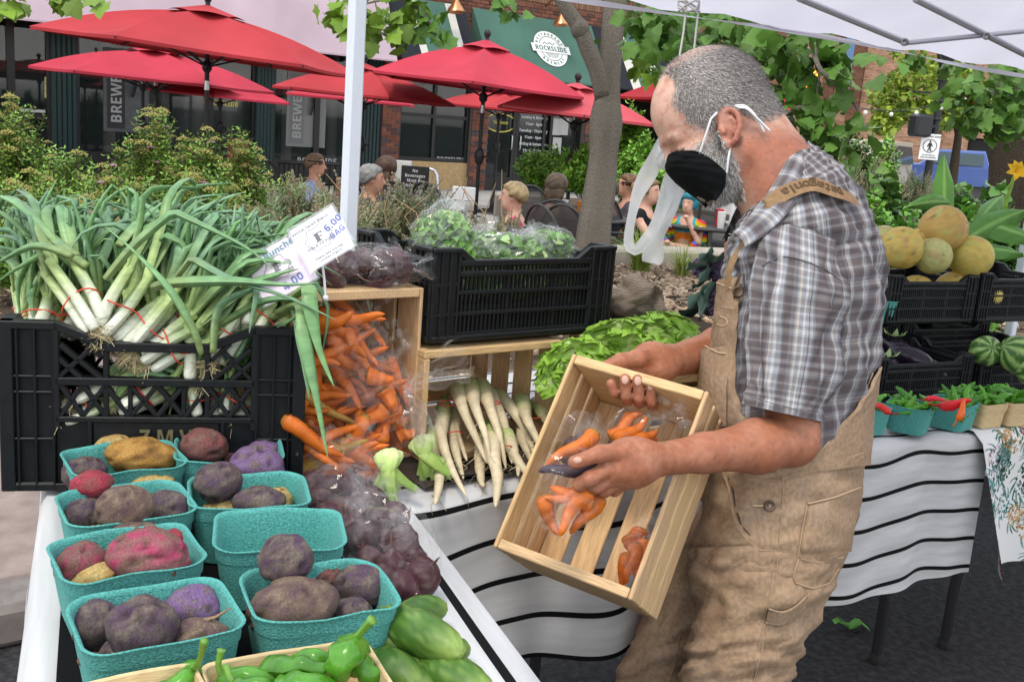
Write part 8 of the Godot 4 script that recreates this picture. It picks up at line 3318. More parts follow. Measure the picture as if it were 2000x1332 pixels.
func bounds(pts: Array,m: float) -> Array:
	var a: Vector3=pts[0]
	var b: Vector3=pts[0]
	for p in pts:
		a=a.min(p)
		b=b.max(p)
	return [a-Vector3.ONE*m,b+Vector3.ONE*m]

func add_arm(b: MB) -> void:
	var n:=noise(21,20.0,3)
	var n2:=noise(22,90.0,3)
	var cf:=func(p: Vector3) -> Color:
		var k: float=n.get_noise_3dv(p)
		var c:=Color(0.385,0.145,0.078).lerp(Color(0.425,0.18,0.108),smoothstep(-0.3,0.4,k))
		return c*(1.0+0.30*n2.get_noise_3dv(p))*(1.0-0.3*smoothstep(0.42,0.6,n2.get_noise_3dv(p*2.1)))
	# near arm
	var sh:=at(1560,480,1.74)
	var el:=at(1548,858,1.665)
	var wr:=at(1292,897,1.525)
	var bo:=bounds([sh,el,wr],0.07)
	var F:=Field.new(bo[0],bo[1],0.007)
	F.bone(sh,el,0.058,0.042,0.02)
	var mid:=el.lerp(wr,0.28)-up*0.002
	F.bone(el,mid,0.040,0.041,0.02)
	F.bone(mid,el.lerp(wr,0.7),0.041,0.029,0.02)
	F.bone(el.lerp(wr,0.7),wr,0.029,0.0255,0.015)
	F.mesh_into(b,Transform3D(),cf)
	var L:=P([[1296,896,1.527],[1235,905,1.50],[1195,915,1.485]])
	bo=bounds(L+P([[1100,860,1.45],[1180,975,1.55]]),0.02)
	F=Field.new(bo[0],bo[1],0.0031)
	F.bone(L[0],L[1],0.0255,0.030,0.02)
	F.bone(L[1],L[2],0.028,0.026,0.02)
	F.egg(L[1],Vector3(0.036,0.034,0.024),0.02)
	F.bone(at(1262,890,1.505),at(1215,880,1.48),0.019,0.016,0.016)
	finger(F,P([[1215,881,1.475],[1172,886,1.455],[1122,903,1.445]]),0.0140,0.0098,0.006)
	finger(F,P([[1190,915,1.47],[1152,935,1.455],[1132,946,1.468],[1140,952,1.485]]),0.0125,0.0092)
	finger(F,P([[1200,930,1.48],[1165,948,1.47],[1146,950,1.488],[1156,945,1.50]]),0.0125,0.0092)
	finger(F,P([[1212,938,1.495],[1180,958,1.49],[1160,955,1.505],[1168,945,1.515]]),0.0115,0.0088)
	finger(F,P([[1225,940,1.51],[1200,958,1.51],[1182,952,1.522]]),0.0105,0.0080)
	F.mesh_into(b,Transform3D(),cf)
	# far arm
	sh=at(1500,450,2.03)
	el=at(1455,672,2.02)
	wr=at(1322,703,1.80)
	bo=bounds([sh,el,wr],0.07)
	F=Field.new(bo[0],bo[1],0.007)
	F.bone(sh,el,0.055,0.044,0.02)
	F.bone(el,el.lerp(wr,0.4),0.044,0.041,0.02)
	F.bone(el.lerp(wr,0.4),wr,0.041,0.0285,0.02)
	F.mesh_into(b,Transform3D(),cf)
	L=P([[1326,702,1.805],[1272,708,1.765],[1240,722,1.755]])
	bo=bounds(L+P([[1180,690,1.64],[1300,790,1.79]]),0.022)
	F=Field.new(bo[0],bo[1],0.0031)
	F.bone(L[0],L[1],0.0275,0.033,0.02)
	F.bone(L[1],L[2],0.031,0.022,0.02)
	F.egg(at(1280,716,1.765),Vector3(0.040,0.026,0.030),0.02)
	finger(F,P([[1282,696,1.75],[1248,698,1.72],[1212,705,1.705],[1186,714,1.70]]),0.0165,0.0095,0.008)
	finger(F,P([[1236,740,1.76],[1212,770,1.70],[1200,766,1.674],[1194,750,1.670]]),0.0098,0.0086,0.001)
	finger(F,P([[1248,740,1.76],[1226,782,1.69],[1223,772,1.668],[1221,740,1.660]]),0.0098,0.0090,0.001)
	finger(F,P([[1266,745,1.765],[1250,787,1.69],[1248,776,1.668],[1246,742,1.659]]),0.0100,0.0092,0.001)
	finger(F,P([[1285,750,1.77],[1275,795,1.695],[1273,784,1.670],[1271,752,1.662]]),0.0094,0.0086,0.001)
	F.mesh_into(b,Transform3D(),cf)

func build_clothes(t: Node3D) -> void:
	var T:=[
		[1395,945,1690,910,1.86,0.168],[1388,850,1698,805,1.86,0.172],[1386,762,1712,722,1.86,0.18],[1396,682,1724,642,1.86,0.186],[1405,602,1731,560,1.86,0.192],[1412,532,1724,488,1.86,0.196],[1420,482,1706,430,1.86,0.198],[1436,442,1682,376,1.86,0.190],[1456,414,1650,328,1.855,0.158],[1474,398,1614,299,1.85,0.112],[1484,386,1578,277,1.845,0.085]]
	torso_rings=T
	var n:=noise(31,1.0,3)
	var fold:=func(q: float,th: float) -> float:
		var e: float=0.010*sin(q*3.3+3.0*th)*sin(th)*sin(th)*smoothstep(8.5,6.0,q)+0.010*n.get_noise_3d(q*2.2+th,th*1.4,3.0)
		# long drapes down the back
		return e+0.007*smoothstep(0.2,1.0,-cos(th))*sin(q*2.4+th*9.0)*smoothstep(9.0,6.0,q)
	var shirt:=M("plaid_shirt",Color.WHITE,0.85)
	shirt.albedo_texture=plaid()
	bump(shirt,grain("asphf",4,0.25,0,1,1.0,512),0.02)
	var per:=0.175
	var b:=ring_loft(T,70,96,fold,1.05/per,-0.62/per)
	var sh:=part("shirt",b,shirt,t)
	var torso:=b
	# near sleeve
	var S:=[
		[1492,400,1640,452,1.735,0.06],[1482,470,1650,520,1.70,0.083],[1473,540,1652,575,1.685,0.087],[1466,610,1646,632,1.678,0.084],[1463,680,1636,700,1.672,0.080],[1461,745,1622,770,1.666,0.076],[1458,790,1610,824,1.66,0.074]]
	var sf:=func(q: float,th: float) -> float:
		var k:=smoothstep(0.6,3.0,q)
		return 0.007*k*sin(th*7.0+0.35*sin(q*2.0))+0.010*n.get_noise_3d(q*0.9,th*2.6,7.0)+0.008*sin(q*2.6+th*1.0)*smoothstep(0.3,0.9,-cos(th))
	b=ring_loft(S,60,72,sf,0.54/per,-0.46/per)
	var inner:=S.duplicate(true)
	for e in inner:
		e[0]+=4
		e[2]-=4
		e[5]-=0.005
	var b2:=ring_loft(inner.slice(4),14,72,func(q,th): return sf.call(q+4.0,th),0.54/per,-0.1/per)
	b.add(b2,Transform3D())
	part("sleeve",b,shirt,sh)
	var sleeve:=b
	# hem turned up and the shoulder seam
	b=MB.new()
	var hem:=[]
	for k in 73:
		hem.append(ring_at(S,5.99,-TAU*k/72,sf.call(5.99,-TAU*k/72)-0.002))
	b.tube(hem,[0.0014],6)
	part("hem",b,M("shirt_edge",Color(0.24,0.24,0.28),0.9),sh)
	b=MB.new()
	seam(b,sleeve,[[1488,520],[1512,505],[1540,500],[1580,512],[1620,530],[1640,546]],0.0014,0.0022)
	part("seam_line",b,M("shirt_seam",Color(0.13,0.12,0.14),0.9),sh)
	b=MB.new()
	seam(b,sleeve,[[1466,772],[1500,785],[1550,798],[1600,804]],0.0009,0.0012)
	part("seam_line",b,M("shirt_seam",Color(0.13,0.12,0.14),0.9),sh)
	# far sleeve
	var S2:=[[1470,420,1590,440,2.0,0.07],[1440,500,1560,520,2.03,0.078],[1425,590,1530,600,2.04,0.074],[1425,640,1520,660,2.04,0.07]]
	part("sleeve",ring_loft(S2,20,32,null,0.5/per,-0.24/per),shirt,sh)
	# collar: two leaves
	for sd in [0,1]:
		var ia: Array=[[1546,264,1.84],[1536,312,1.768],[1504,372,1.748],[1466,420,1.725],[1432,456,1.735]] if sd==0 else [[1546,264,1.84],[1528,304,1.92],[1482,362,1.945],[1444,398,1.91],[1424,440,1.86]]
		var oa: Array=[[1582,294,1.865],[1578,345,1.755],[1547,402,1.675],[1508,446,1.655],[1455,484,1.68]] if sd==0 else [[1582,294,1.865],[1572,332,1.97],[1510,392,2.0],[1452,424,1.965],[1410,470,1.885]]
		var pi:=curve(P(ia),20)
		var po:=curve(P(oa),20)
		b=MB.new()
		b.sheet(func(u,v):
			var i:=int(round(u*20))
			var p: Vector3=(pi[i] as Vector3).lerp(po[i],v)
			return p+(-fw*0.020+up*0.006)*sin(PI*minf(1.0,v*0.8+0.1))+(po[i]-pi[i])*0.02*sin(u*9.0),20,6,0.27/per,0.05/per)
		# the underside of the leaf
		var u2:=MB.new()
		u2.sheet(func(u,v):
			var i:=int(round(u*20))
			return (pi[i] as Vector3).lerp(po[i],v)+(-fw*0.016+up*0.002)*sin(PI*minf(1.0,v*0.8+0.1)),20,6,0.27/per,0.05/per)
		b.add(u2,Transform3D())
		var cl2:=part("collar",b,shirt,sh)
		b=MB.new()
		var rim:=[]
		for p in po:
			rim.append(p-fw*0.003)
		b.tube(rim,[0.0017],5)
		part("collar_edge",b,M("shirt_edge",Color(0.24,0.24,0.28),0.9),cl2)
		# band inside the collar
		b=MB.new()
		var base:=curve(P([[1572,302,1.86],[1544,350,1.772],[1515,395,1.752],[1478,432,1.765],[1440,462,1.80]] if sd==0 else [[1572,302,1.86],[1536,342,1.94],[1490,385,1.95],[1455,415,1.92],[1430,455,1.87]]),20)
		b.sheet(func(u,v): return (pi[int(round(u*20))] as Vector3).lerp(base[int(round(u*20))],v),20,3,0.27/per,0.03/per)
		part("collar_band",b,shirt,sh)
	# front placket with its buttons behind the bib
	# ---- overalls
	var tan:=M("canvas_tan",Color.WHITE,0.88,grain("canvas",121,0.035,0.74,1.0,1.0,512),5.0,true,true)
	bump(tan,grain("asphf",4,0.25,0,1,1.0,512),0.045)
	var thread:=M("thread",Color(0.39,0.28,0.185),0.85)
	var wear:=noise(41,1.0,4)
	var tint:=func(m: MB) -> void:
		for i in m.v.size():
			var p:=m.v[i]
			var k:=wear.get_noise_3dv(p*6.0)+0.6*wear.get_noise_3dv(p*26.0)
			m.col[i]=Color(0.43,0.295,0.19).lerp(Color(0.325,0.215,0.140),smoothstep(0.1,0.8,k)).lerp(Color(0.445,0.32,0.222),smoothstep(0.0,0.6,-k))
	var H:=[
		[1378,905,1692,893,1.86,0.178],[1373,950,1688,940,1.86,0.182],[1372,1000,1680,990,1.86,0.188],[1350,1060,1668,1050,1.86,0.192],[1342,1110,1650,1105,1.86,0.190],[1352,1165,1622,1160,1.86,0.180],[1390,1230,1560,1230,1.87,0.140]]
	var hfold:=func(q: float,th: float) -> float:
		return 0.008*n.get_noise_3d(q*0.8,th*1.8,11.0)+0.003*sin(q*5.0+th*2.0)*smoothstep(2.2,4.0,q)*smoothstep(-0.3,0.7,cos(th))+0.002*sin(q*6.0-th*3.0)*smoothstep(0.0,0.8,sin(th))
	var hips:=ring_loft(H,60,90,hfold)
	var Lg:=[
		[1352,1070,1640,1060,1.80,0.13],[1346,1120,1636,1115,1.80,0.132],[1356,1185,1606,1180,1.79,0.124],[1346,1250,1578,1250,1.785,0.116],[1338,1290,1558,1295,1.785,0.112],[1322,1345,1536,1350,1.79,0.108],[1318,1430,1520,1440,1.80,0.102],[1330,1560,1515,1570,1.84,0.10],[1340,1720,1520,1725,1.90,0.098],[1345,1850,1530,1850,1.95,0.10]]
	var lf:=func(q: float,th: float) -> float:
		return 0.016*n.get_noise_3d(q*1.1,th*1.6,21.0)+0.0025*sin(q*6.0+th*2.2)*smoothstep(0.5,2.0,q)+0.009*exp(-pow((q-2.0)*2.2,2))*cos(th)*-1.0
	var leg:=ring_loft(Lg,80,60,lf)
	var Lf:=[[1340,1060,1560,1050,1.95,0.10],[1290,1140,1500,1130,1.97,0.105],[1248,1220,1440,1215,1.97,0.102],[1222,1280,1400,1285,1.97,0.1],[1198,1340,1372,1345,1.98,0.098],[1160,1440,1340,1450,2.0,0.098],[1150,1600,1320,1610,2.05,0.095],[1160,1780,1330,1780,2.12,0.098]]
	var leg2:=ring_loft(Lf,60,48,lf)
	for m in [hips,leg,leg2]:
		tint.call(m)
	var ov:=part("overalls",hips,tan,t)
	part("trouser_leg",leg,tan,ov)
	part("trouser_leg",leg2,tan,ov)
	# bib and back, patches over the shirt
	var bib:=MB.new()
	var ang:=[[0.0,100.0],[0.4,92.0],[1.0,70.0],[1.5,58.0],[2.0,52.0],[3.0,48.0],[4.0,46.0],[4.82,44.0]]
	var edge:=func(q: float,tab: Array) -> float:
		for i in tab.size()-1:
			if q<=tab[i+1][0]:
				return deg_to_rad(lerpf(tab[i][1],tab[i+1][1],smoothstep(0,1,(q-tab[i][0])/(tab[i+1][0]-tab[i][0]))))
		return deg_to_rad(tab[-1][1])
	bib.sheet(func(u,v):
		var q: float=4.82*v
		var e: float=edge.call(q,ang)
		var th: float=lerpf(-e,e,u)
		return ring_at(T,q,th,0.0105+0.003*sin(th*6.0+q)+0.004*n.get_noise_3d(q*2,th*3,5)-(0.006 if u<0.01 or u>0.99 else 0.0)),40,50)
	tint.call(bib)
	part("bib",bib,tan,ov)
	var bk:=MB.new()
	var ang2:=[[0.0,88.0],[0.3,100.0],[0.7,122.0],[1.2,142.0],[1.7,160.0],[2.05,172.0]]
	bk.sheet(func(u,v):
		var q: float=2.05*v
		var e: float=edge.call(q,ang2)
		var th: float=lerpf(e,TAU-e,u)
		return ring_at(T,q,th,0.011+0.003*n.get_noise_3d(q*2,th*3,9)-(0.006 if u<0.01 or u>0.99 else 0.0)),40,24)
	tint.call(bk)
	part("back_panel",bk,tan,ov)
	# bib pocket standing off the chest
	b=MB.new()
	b.sheet(func(u,v):
		var q: float=lerpf(1.15,3.05,v)
		var th: float=lerpf(-0.5,0.80,u)
		return ring_at(T,q,th,0.013+0.014*sin(PI*u)*(0.4+0.8*v)*(1.0 if u>0.0 and u<1.0 else 0.0)),20,20)
	tint.call(b)
	part("bib_pocket",b,tan,ov)
	var bp:=b
	b=MB.new()
	seam(b,bp,[[1378,676],[1405,690],[1430,692]],0.0028,0.001)
	seam(b,bib,[[1400,552],[1425,562],[1452,570]],0.0024,0.0008)
	seam(b,bib,[[1410,600],[1436,604]],0.0012)
	seam(b,bib,[[1408,618],[1425,626],[1420,640],[1402,634]],0.0022)
	seam(b,bp,[[1428,700],[1432,760],[1440,830],[1442,848]],0.0016,0.0006)
	seam(b,bib,[[1460,566],[1444,640],[1441,700],[1446,750],[1462,800],[1490,838]],0.0018,0.0006)
	seam(b,bk,[[1706,728],[1690,770],[1660,810],[1620,862],[1588,900]],0.0022,0.0008)
	# double waist seams and the side seams
	for o in [0.0,9.0]:
		seam(b,hips,[[1420,916+o],[1470,925+o],[1528,930+o]],0.0011)
		seam(b,hips,[[1534,930+o],[1590,915+o],[1640,900+o],[1688,884+o]],0.0011)
	seam(b,hips,[[1526,905],[1530,960],[1526,1020],[1520,1075]],0.0014)
	seam(b,leg,[[1520,1075],[1516,1140],[1500,1220],[1484,1290],[1470,1340]],0.0016,0.0008)
	seam(b,leg,[[1513,1075],[1508,1140],[1492,1220],[1476,1290]],0.0010)
	seam(b,leg,[[1484,1075],[1516,1076]],0.0012)
	seam(b,leg2,[[1330,1235],[1318,1300],[1306,1335]],0.0016)
	part("seam_line",b,thread,ov)
	# slash pocket: its dark opening and rolled edge
	var slash:=[[1412,918],[1424,950],[1430,990],[1440,1030],[1462,1056],[1490,1078],[1514,1106]]
	b=MB.new()
	seam(b,hips,slash,0.0045,-0.001)
	tint.call(b)
	part("pocket_edge",b,tan,ov)
	b=MB.new()
	seam(b,hips,[[1420,920],[1432,955],[1438,992],[1448,1026],[1466,1046]],0.0030,-0.0012)
	part("pocket_shadow_gap",b,M("pocket_dark",Color(0.07,0.045,0.03),0.95),ov)
	# back pocket, tool loop
	b=patch(hips,[[1578,984],[1682,952],[1664,1078],[1560,1086]],14,12,0.007)
	tint.call(b)
	part("back_pocket",b,tan,ov)
	b=MB.new()
	seam(b,hips,[[1578,984],[1630,972],[1682,952]],0.0030,0.005)
	seam(b,hips,[[1578,984],[1568,1035],[1560,1086]],0.0014,0.003)
	seam(b,leg,[[1560,1092],[1548,1136],[1585,1150],[1618,1142],[1640,1110]],0.0022,0.002)
	seam(b,leg,[[1566,1092],[1600,1100],[1650,1088]],0.0010,0.002)
	part("pocket_seam",b,thread,ov)
	b=MB.new()
	var lp:=[[1502,1190],[1530,1196],[1556,1184],[1580,1160]]
	var lu:=[]
	var ll:=[]
	for q in lp:
		lu.append(lay(leg,q[0],q[1],0.008,1.7))
		ll.append(lay(leg,q[0]-6,q[1]+26,0.006,1.7))
	var cu:=curve(lu,10)
	var cl:=curve(ll,10)
	b.sheet(func(u,v): return (cu[int(round(u*10))] as Vector3).lerp(cl[int(round(u*10))],v)-fw*0.004*sin(PI*u),10,3)
	b.tube(cu,[0.0022],5)
	b.tube(cl,[0.0018],5)
	tint.call(b)
	part("tool_loop",b,tan,ov)
	# side buttons and the bib button
	var brass:=M("button_metal",Color(0.13,0.085,0.06),0.4)
	brass.metallic=0.6
	for q in [[1506,912,0],[1503,988,0],[1441,570,1]]:
		var p:=lay(hips if q[2]==0 else bib,q[0],q[1],0.003,1.7)
		var bs:=Basis(rt,up,-fw)
		b=MB.new()
		b.lathe(Transform3D(bs*Basis(Vector3.RIGHT,PI/2),p),[Vector2(0,0.004),Vector2(0.006,0.0042),Vector2(0.0078,0.006),Vector2(0.0092,0.005),Vector2(0.0096,0.002),Vector2(0.008,0)],18)
		var bt:=part("button",b,brass,ov)
		if q[2]==0:
			letters(bt,"lettering","P",0.012,Transform3D(bs,p-fw*0.0048-t.position),M("button_letter",Color(0.42,0.30,0.22),0.5),true,0.0006)
			b=MB.new()
			b.tube([p-rt*0.009+fw*0.001,p-rt*0.026+fw*0.0015],[0.0022,0.0012],5)
			part("buttonhole",b,M("buttonhole",Color(0.55,0.43,0.25),0.85),ov)
		else:
			b=MB.new()
			b.tube([p+up*0.03+rt*0.010,p+up*0.012+rt*0.011,p-up*0.008+rt*0.006,p-up*0.010-rt*0.006,p+up*0.012-rt*0.004,p+up*0.03+rt*0.004],[0.0016],6)
			part("buckle",b,brass,ov)
	# shoulder strap
	var path:=[[0.62,4.6],[0.66,5.3],[0.74,6.1],[0.98,7.1],[1.16,7.6],[1.26,7.8],[1.48,8.0],[1.80,7.85],[2.12,7.25],[2.42,6.75]]
	var mid:=[]
	for q in path:
		mid.append(ring_at(T,q[1],q[0],-0.012 if q[1]>5.5 and q[0]<1.1 else 0.012))
	var ml:=curve(mid,60)
	var ctr:=[]
	for i in 61:
		ctr.append(ring_at(T,5.5,1.57,-0.17).lerp(at(1555,500,1.86),0.5))
	b=MB.new()
	b.sheet(func(u,v):
		var i:=int(round(u*60))
		var tg: Vector3=(ml[mini(i+1,60)]-ml[maxi(i-1,0)]).normalized()
		var no: Vector3=((ml[i]-at(1560,560,1.86)) as Vector3).normalized()
		no=(no-tg*no.dot(tg)).normalized()
		var sd: Vector3=tg.cross(no)
		return ml[i]+sd*(v-0.5)*lerpf(0.014,0.034,smoothstep(14,20,i))+no*(0.004+0.0015*sin(PI*v)),60,4)
	for i in b.col.size():
		b.col[i]=Color(0.34,0.215,0.115)
	var st:=part("shoulder_strap",b,tan,ov)
	# woven name along the strap, read from behind
	var name_ := "patagonia"
	var dk:=M("strap_ink",Color(0.10,0.062,0.035),0.9)
	for k in name_.length():
		var fi:=52.0-k*2.05
		var i:=int(fi)
		var tg: Vector3=(ml[i-1]-ml[i+1]).normalized()
		var no: Vector3=((ml[i]-at(1560,560,1.86)) as Vector3).normalized()
		no=(no-tg*no.dot(tg)).normalized()
		letters(st,"lettering",name_[k],0.034,Transform3D(Basis(tg,no.cross(tg),no),(ml[i] as Vector3).lerp(ml[i+1],fi-i)+no*0.0062-t.position),dk,true,0.0006)
	# boots
	for q in [[1440,1860,1.95],[1245,1800,2.12]]:
		var p:=at(q[0],q[1],q[2])
		p.y=0
		b=MB.new()
		var fd:=(Vector3(rt.x,0,rt.z)*-1.0).normalized()
		b.loft([round_rect(0.05,0.15,0.045,6,0.0),round_rect(0.052,0.15,0.045,6,0.03),round_rect(0.05,0.13,0.045,6,0.08),round_rect(0.048,0.07,0.044,6,0.13),round_rect(0.05,0.06,0.044,6,0.22)],true,true)
		var o:=MB.new()
		o.add(b,Transform3D(Basis(fd.cross(Vector3.UP),Vector3.UP,-fd),p))
		part("boot",o,M("boot",Color(0.06,0.04,0.03),0.6),t)

# ------------------------------------------------------------------ guests on the patio
func guest(label: String,px: float,py: float,d: float,yaw: float,skin: Color,hair: Color,style: int,shirt: Color,arm:=0,kid:=1.0) -> void:
	# px, py is the middle of the head; yaw turns the face (0 towards the road, +90 degrees to the right in the photo)
	var hc:=at(px,py,d)
	var t:=thing("person",label,"person",Vector3(hc.x,0,hc.z))
	var x:=Transform3D(Basis(Vector3.UP,yaw).scaled(Vector3.ONE*kid),hc)
	var n:=noise(int(px),14.0,2)
	var c0:=0.013
	var F:=Field.new(Vector3(-0.30,-0.62,-0.20),Vector3(0.30,0.15,0.46),c0)
	F.egg(Vector3(0,0.01,0),Vector3(0.074,0.112,0.094),0.01)
	F.egg(Vector3(0,-0.055,0.03),Vector3(0.056,0.066,0.064),0.02)
	F.bone(Vector3(0,0.0,0.095),Vector3(0,-0.03,0.112),0.009,0.014,0.012)
	for s in [-1.0,1.0]:
		F.egg(Vector3(s*0.076,-0.005,0.0),Vector3(0.010,0.028,0.018),0.006)
	F.bone(Vector3(0,-0.06,-0.012),Vector3(0,-0.20,-0.03),0.052,0.058,0.03)
	F.bone(Vector3(0,-0.26,-0.03),Vector3(0,-0.55,-0.02),0.11,0.12,0.05)
	for s in [-1.0,1.0]:
		var sh:=Vector3(s*0.17,-0.24,-0.03)
		var el:=Vector3(s*0.235,-0.50,0.05)
		var ha:=Vector3(s*0.10,-0.45,0.32)
		if arm==1 and s>0:
			el=Vector3(0.22,-0.42,0.16)
			ha=Vector3(0.07,-0.14,0.24)
		elif arm==2:
			el=Vector3(s*0.21,-0.44,0.16)
			ha=Vector3(s*0.06,-0.46,0.42)
		F.bone(Vector3(0,-0.22,-0.03),sh,0.06,0.05,0.04)
		F.bone(sh,el,0.045,0.036,0.03)
		F.bone(el,ha,0.036,0.026,0.02)
		F.egg(ha,Vector3(0.034,0.022,0.042),0.015)
	var b:=MB.new()
	F.mesh_into(b,x,func(p): return skin*(1.0+0.2*n.get_noise_3dv(p)) if not (p.z>0.072 and absf(p.y-0.018)<0.007 and absf(absf(p.x)-0.03)<0.014) else skin*0.25)
	part("body",b,M("guest_skin",Color.WHITE,0.55,null,1,false,true),t)
	# clothes
	F=Field.new(Vector3(-0.32,-0.74,-0.24),Vector3(0.32,-0.14,0.30),0.015)
	F.egg(Vector3(0,-0.36,-0.03),Vector3(0.165,0.20,0.125),0.04)
	F.egg(Vector3(0,-0.58,-0.01),Vector3(0.168,0.13,0.14),0.04)
	for s in [-1.0,1.0]:
		F.bone(Vector3(s*0.03,-0.20,-0.035),Vector3(s*0.165,-0.24,-0.03),0.052,0.062,0.04)
		if style!=5:
			var e2:=Vector3(s*0.215,-0.40,0.02)
			F.bone(Vector3(s*0.17,-0.25,-0.03),e2,0.062,0.060,0.03)
			if style==3 or style==6:
				F.bone(e2,Vector3(s*0.18,-0.47,0.20),0.055,0.044,0.03)
	b=MB.new()
	var cf:=func(p: Vector3) -> Color:
		var w: float=1.0+0.35*n.get_noise_3dv(p*1.2)
		if style==6:
			var band:=int(floor((p.y+absf(p.x)*0.4)*38.0)) % 5
			if absf(p.x)>0.12:
				return [Color(0.5,0.03,0.04),Color(0.55,0.25,0.01),Color(0.5,0.45,0.02),Color(0.03,0.28,0.06),Color(0.04,0.10,0.42)][absi(band)]
			return (Color(0.55,0.16,0.02) if p.y<-0.34 else shirt)*w
		return shirt*w
	F.mesh_into(b,x,cf)
	part("shirt",b,M("guest_cloth",Color.WHITE,0.9,null,1,false,true),t)
	# trousers and shoes, mostly behind the plants
	b=MB.new()
	var fl:=-hc.y/kid
	for s in [-1.0,1.0]:
		b.tube([x*Vector3(s*0.09,-0.62,0.0),x*Vector3(s*0.10,-0.66,0.38),x*Vector3(s*0.10,-0.72,0.43),x*Vector3(s*0.10,fl+0.1,0.38)],[0.085,0.075,0.065,0.05],10)
		b.ball(x*Transform3D(Basis.from_scale(Vector3(0.045,0.05,0.12)),Vector3(s*0.10,fl+0.06,0.43)),func(_q): return 1.0,10,8)
	part("trousers",b,M("denim",Color(0.045,0.06,0.11),0.9),t)
	# hair: 0 short, 1 bob, 2 long, 3 short fringe, 4 tied back, 5 tied, 6 hood
	b=MB.new()
	var sd:=rng.randi() % 50
	var hn:=noise(sd,2.2,3)
	b.ball(x*Transform3D(Basis(),Vector3(0,0.022,-0.012)),func(q):
		var r:=0.118 if style!=6 else 0.135
		var front: float=smoothstep(0.25,0.75,q.z)*smoothstep(0.55,0.15,q.y)
		var low: float=smoothstep(lerpf(-0.55,-0.10,smoothstep(-0.5,0.1,q.z)),lerpf(-0.8,-0.42,smoothstep(-0.5,0.1,q.z)),q.y) if style in [0,3] else (smoothstep(-0.45,-0.75,q.y) if style in [1,4,5] else smoothstep(-0.7,-0.98,q.y))
		var wide: float=0.86+0.14*absf(q.z)
		return r*wide*(1.0+0.07*hn.get_noise_3dv(q*2.0))*(1.0-0.42*maxf(front,low)),22,16,func(q): return hair*0.62*(1.0+0.9*hn.get_noise_3dv(Vector3(q.x*5.0,q.y*1.2,q.z*5.0))))
	if style in [1,2]:
		b.ball(x*Transform3D(Basis.from_scale(Vector3(0.095,0.10 if style==1 else 0.19,0.055)),Vector3(0,-0.06 if style==1 else -0.13,-0.07)),func(q): return 1.0+0.12*hn.get_noise_3dv(q*3.0),16,12,func(q): return hair*0.62*(1.0+0.9*hn.get_noise_3dv(Vector3(q.x*6.0,q.y,q.z*6.0))))
	elif style in [4,5]:
		b.ball(x*Transform3D(Basis.from_scale(Vector3(0.04,0.05,0.05)),Vector3(0,0.03,-0.13)),func(q): return 1.0+0.2*hn.get_noise_3dv(q*3.0),12,9,func(_q): return hair)
	part("hood" if style==6 else "hair",b,M("guest_hair",Color.WHITE,0.6,null,1,false,true),t)

func bistro_chair() -> Node3D:
	var t:=thing("bistro_chair","","chair",Vector3.ZERO,"dark mesh patio chairs")
	var m:=M("chair_metal",Color(0.035,0.032,0.030),0.5)
	var mesh_:=M("chair_mesh",Color(0.06,0.056,0.052),0.7)
	mesh_.transparency=BaseMaterial3D.TRANSPARENCY_ALPHA
	mesh_.albedo_color.a=0.78
	var b:=MB.new()
	var loop:=[]
	for k in 15:
		var a:=PI*k/14.0
		loop.append(Vector3(cos(a)*0.235,0.62+sin(a)*0.30,-0.22-0.06*sin(a)))
	loop.insert(0,Vector3(0.225,0.44,-0.19))
	loop.append(Vector3(-0.225,0.44,-0.19))
	b.tube(loop,[0.0125],8)
	var fr:=piece("back_frame",b,m,t)
	b=MB.new()
	b.sheet(func(u,v):
		var yy: float=0.46+0.45*v
		var hw: float=0.225 if yy<0.62 else 0.235*sqrt(maxf(0.0,1.0-pow((yy-0.62)/0.30,2.0)))
		return Vector3((u-0.5)*2.0*hw,yy,-0.20-0.07*v-0.03*sin(PI*u)),10,8)
	piece("back_mesh",b,mesh_,fr)
	b=MB.new()
	b.lathe(xf(Vector3(0,0.44,0)),[Vector2(0,0.0),Vector2(0.22,0.004),Vector2(0.235,-0.006),Vector2(0.22,-0.018)],20)
	piece("seat",b,mesh_,t)
	for s in [[-1,-1],[1,-1],[-1,1],[1,1]]:
		b=MB.new()
		b.tube([Vector3(s[0]*0.20,0.43,s[1]*0.18),Vector3(s[0]*0.23,0.0,s[1]*0.22)],[0.012],7)
		piece("leg",b,m,t)
	for s in [-1.0,1.0]:
		b=MB.new()
		b.tube(curve([Vector3(s*0.235,0.64,-0.21),Vector3(s*0.27,0.66,0.0),Vector3(s*0.26,0.64,0.2),Vector3(s*0.22,0.43,0.2)],10),[0.012],7)
		piece("arm_rest",b,m,t)
	return t

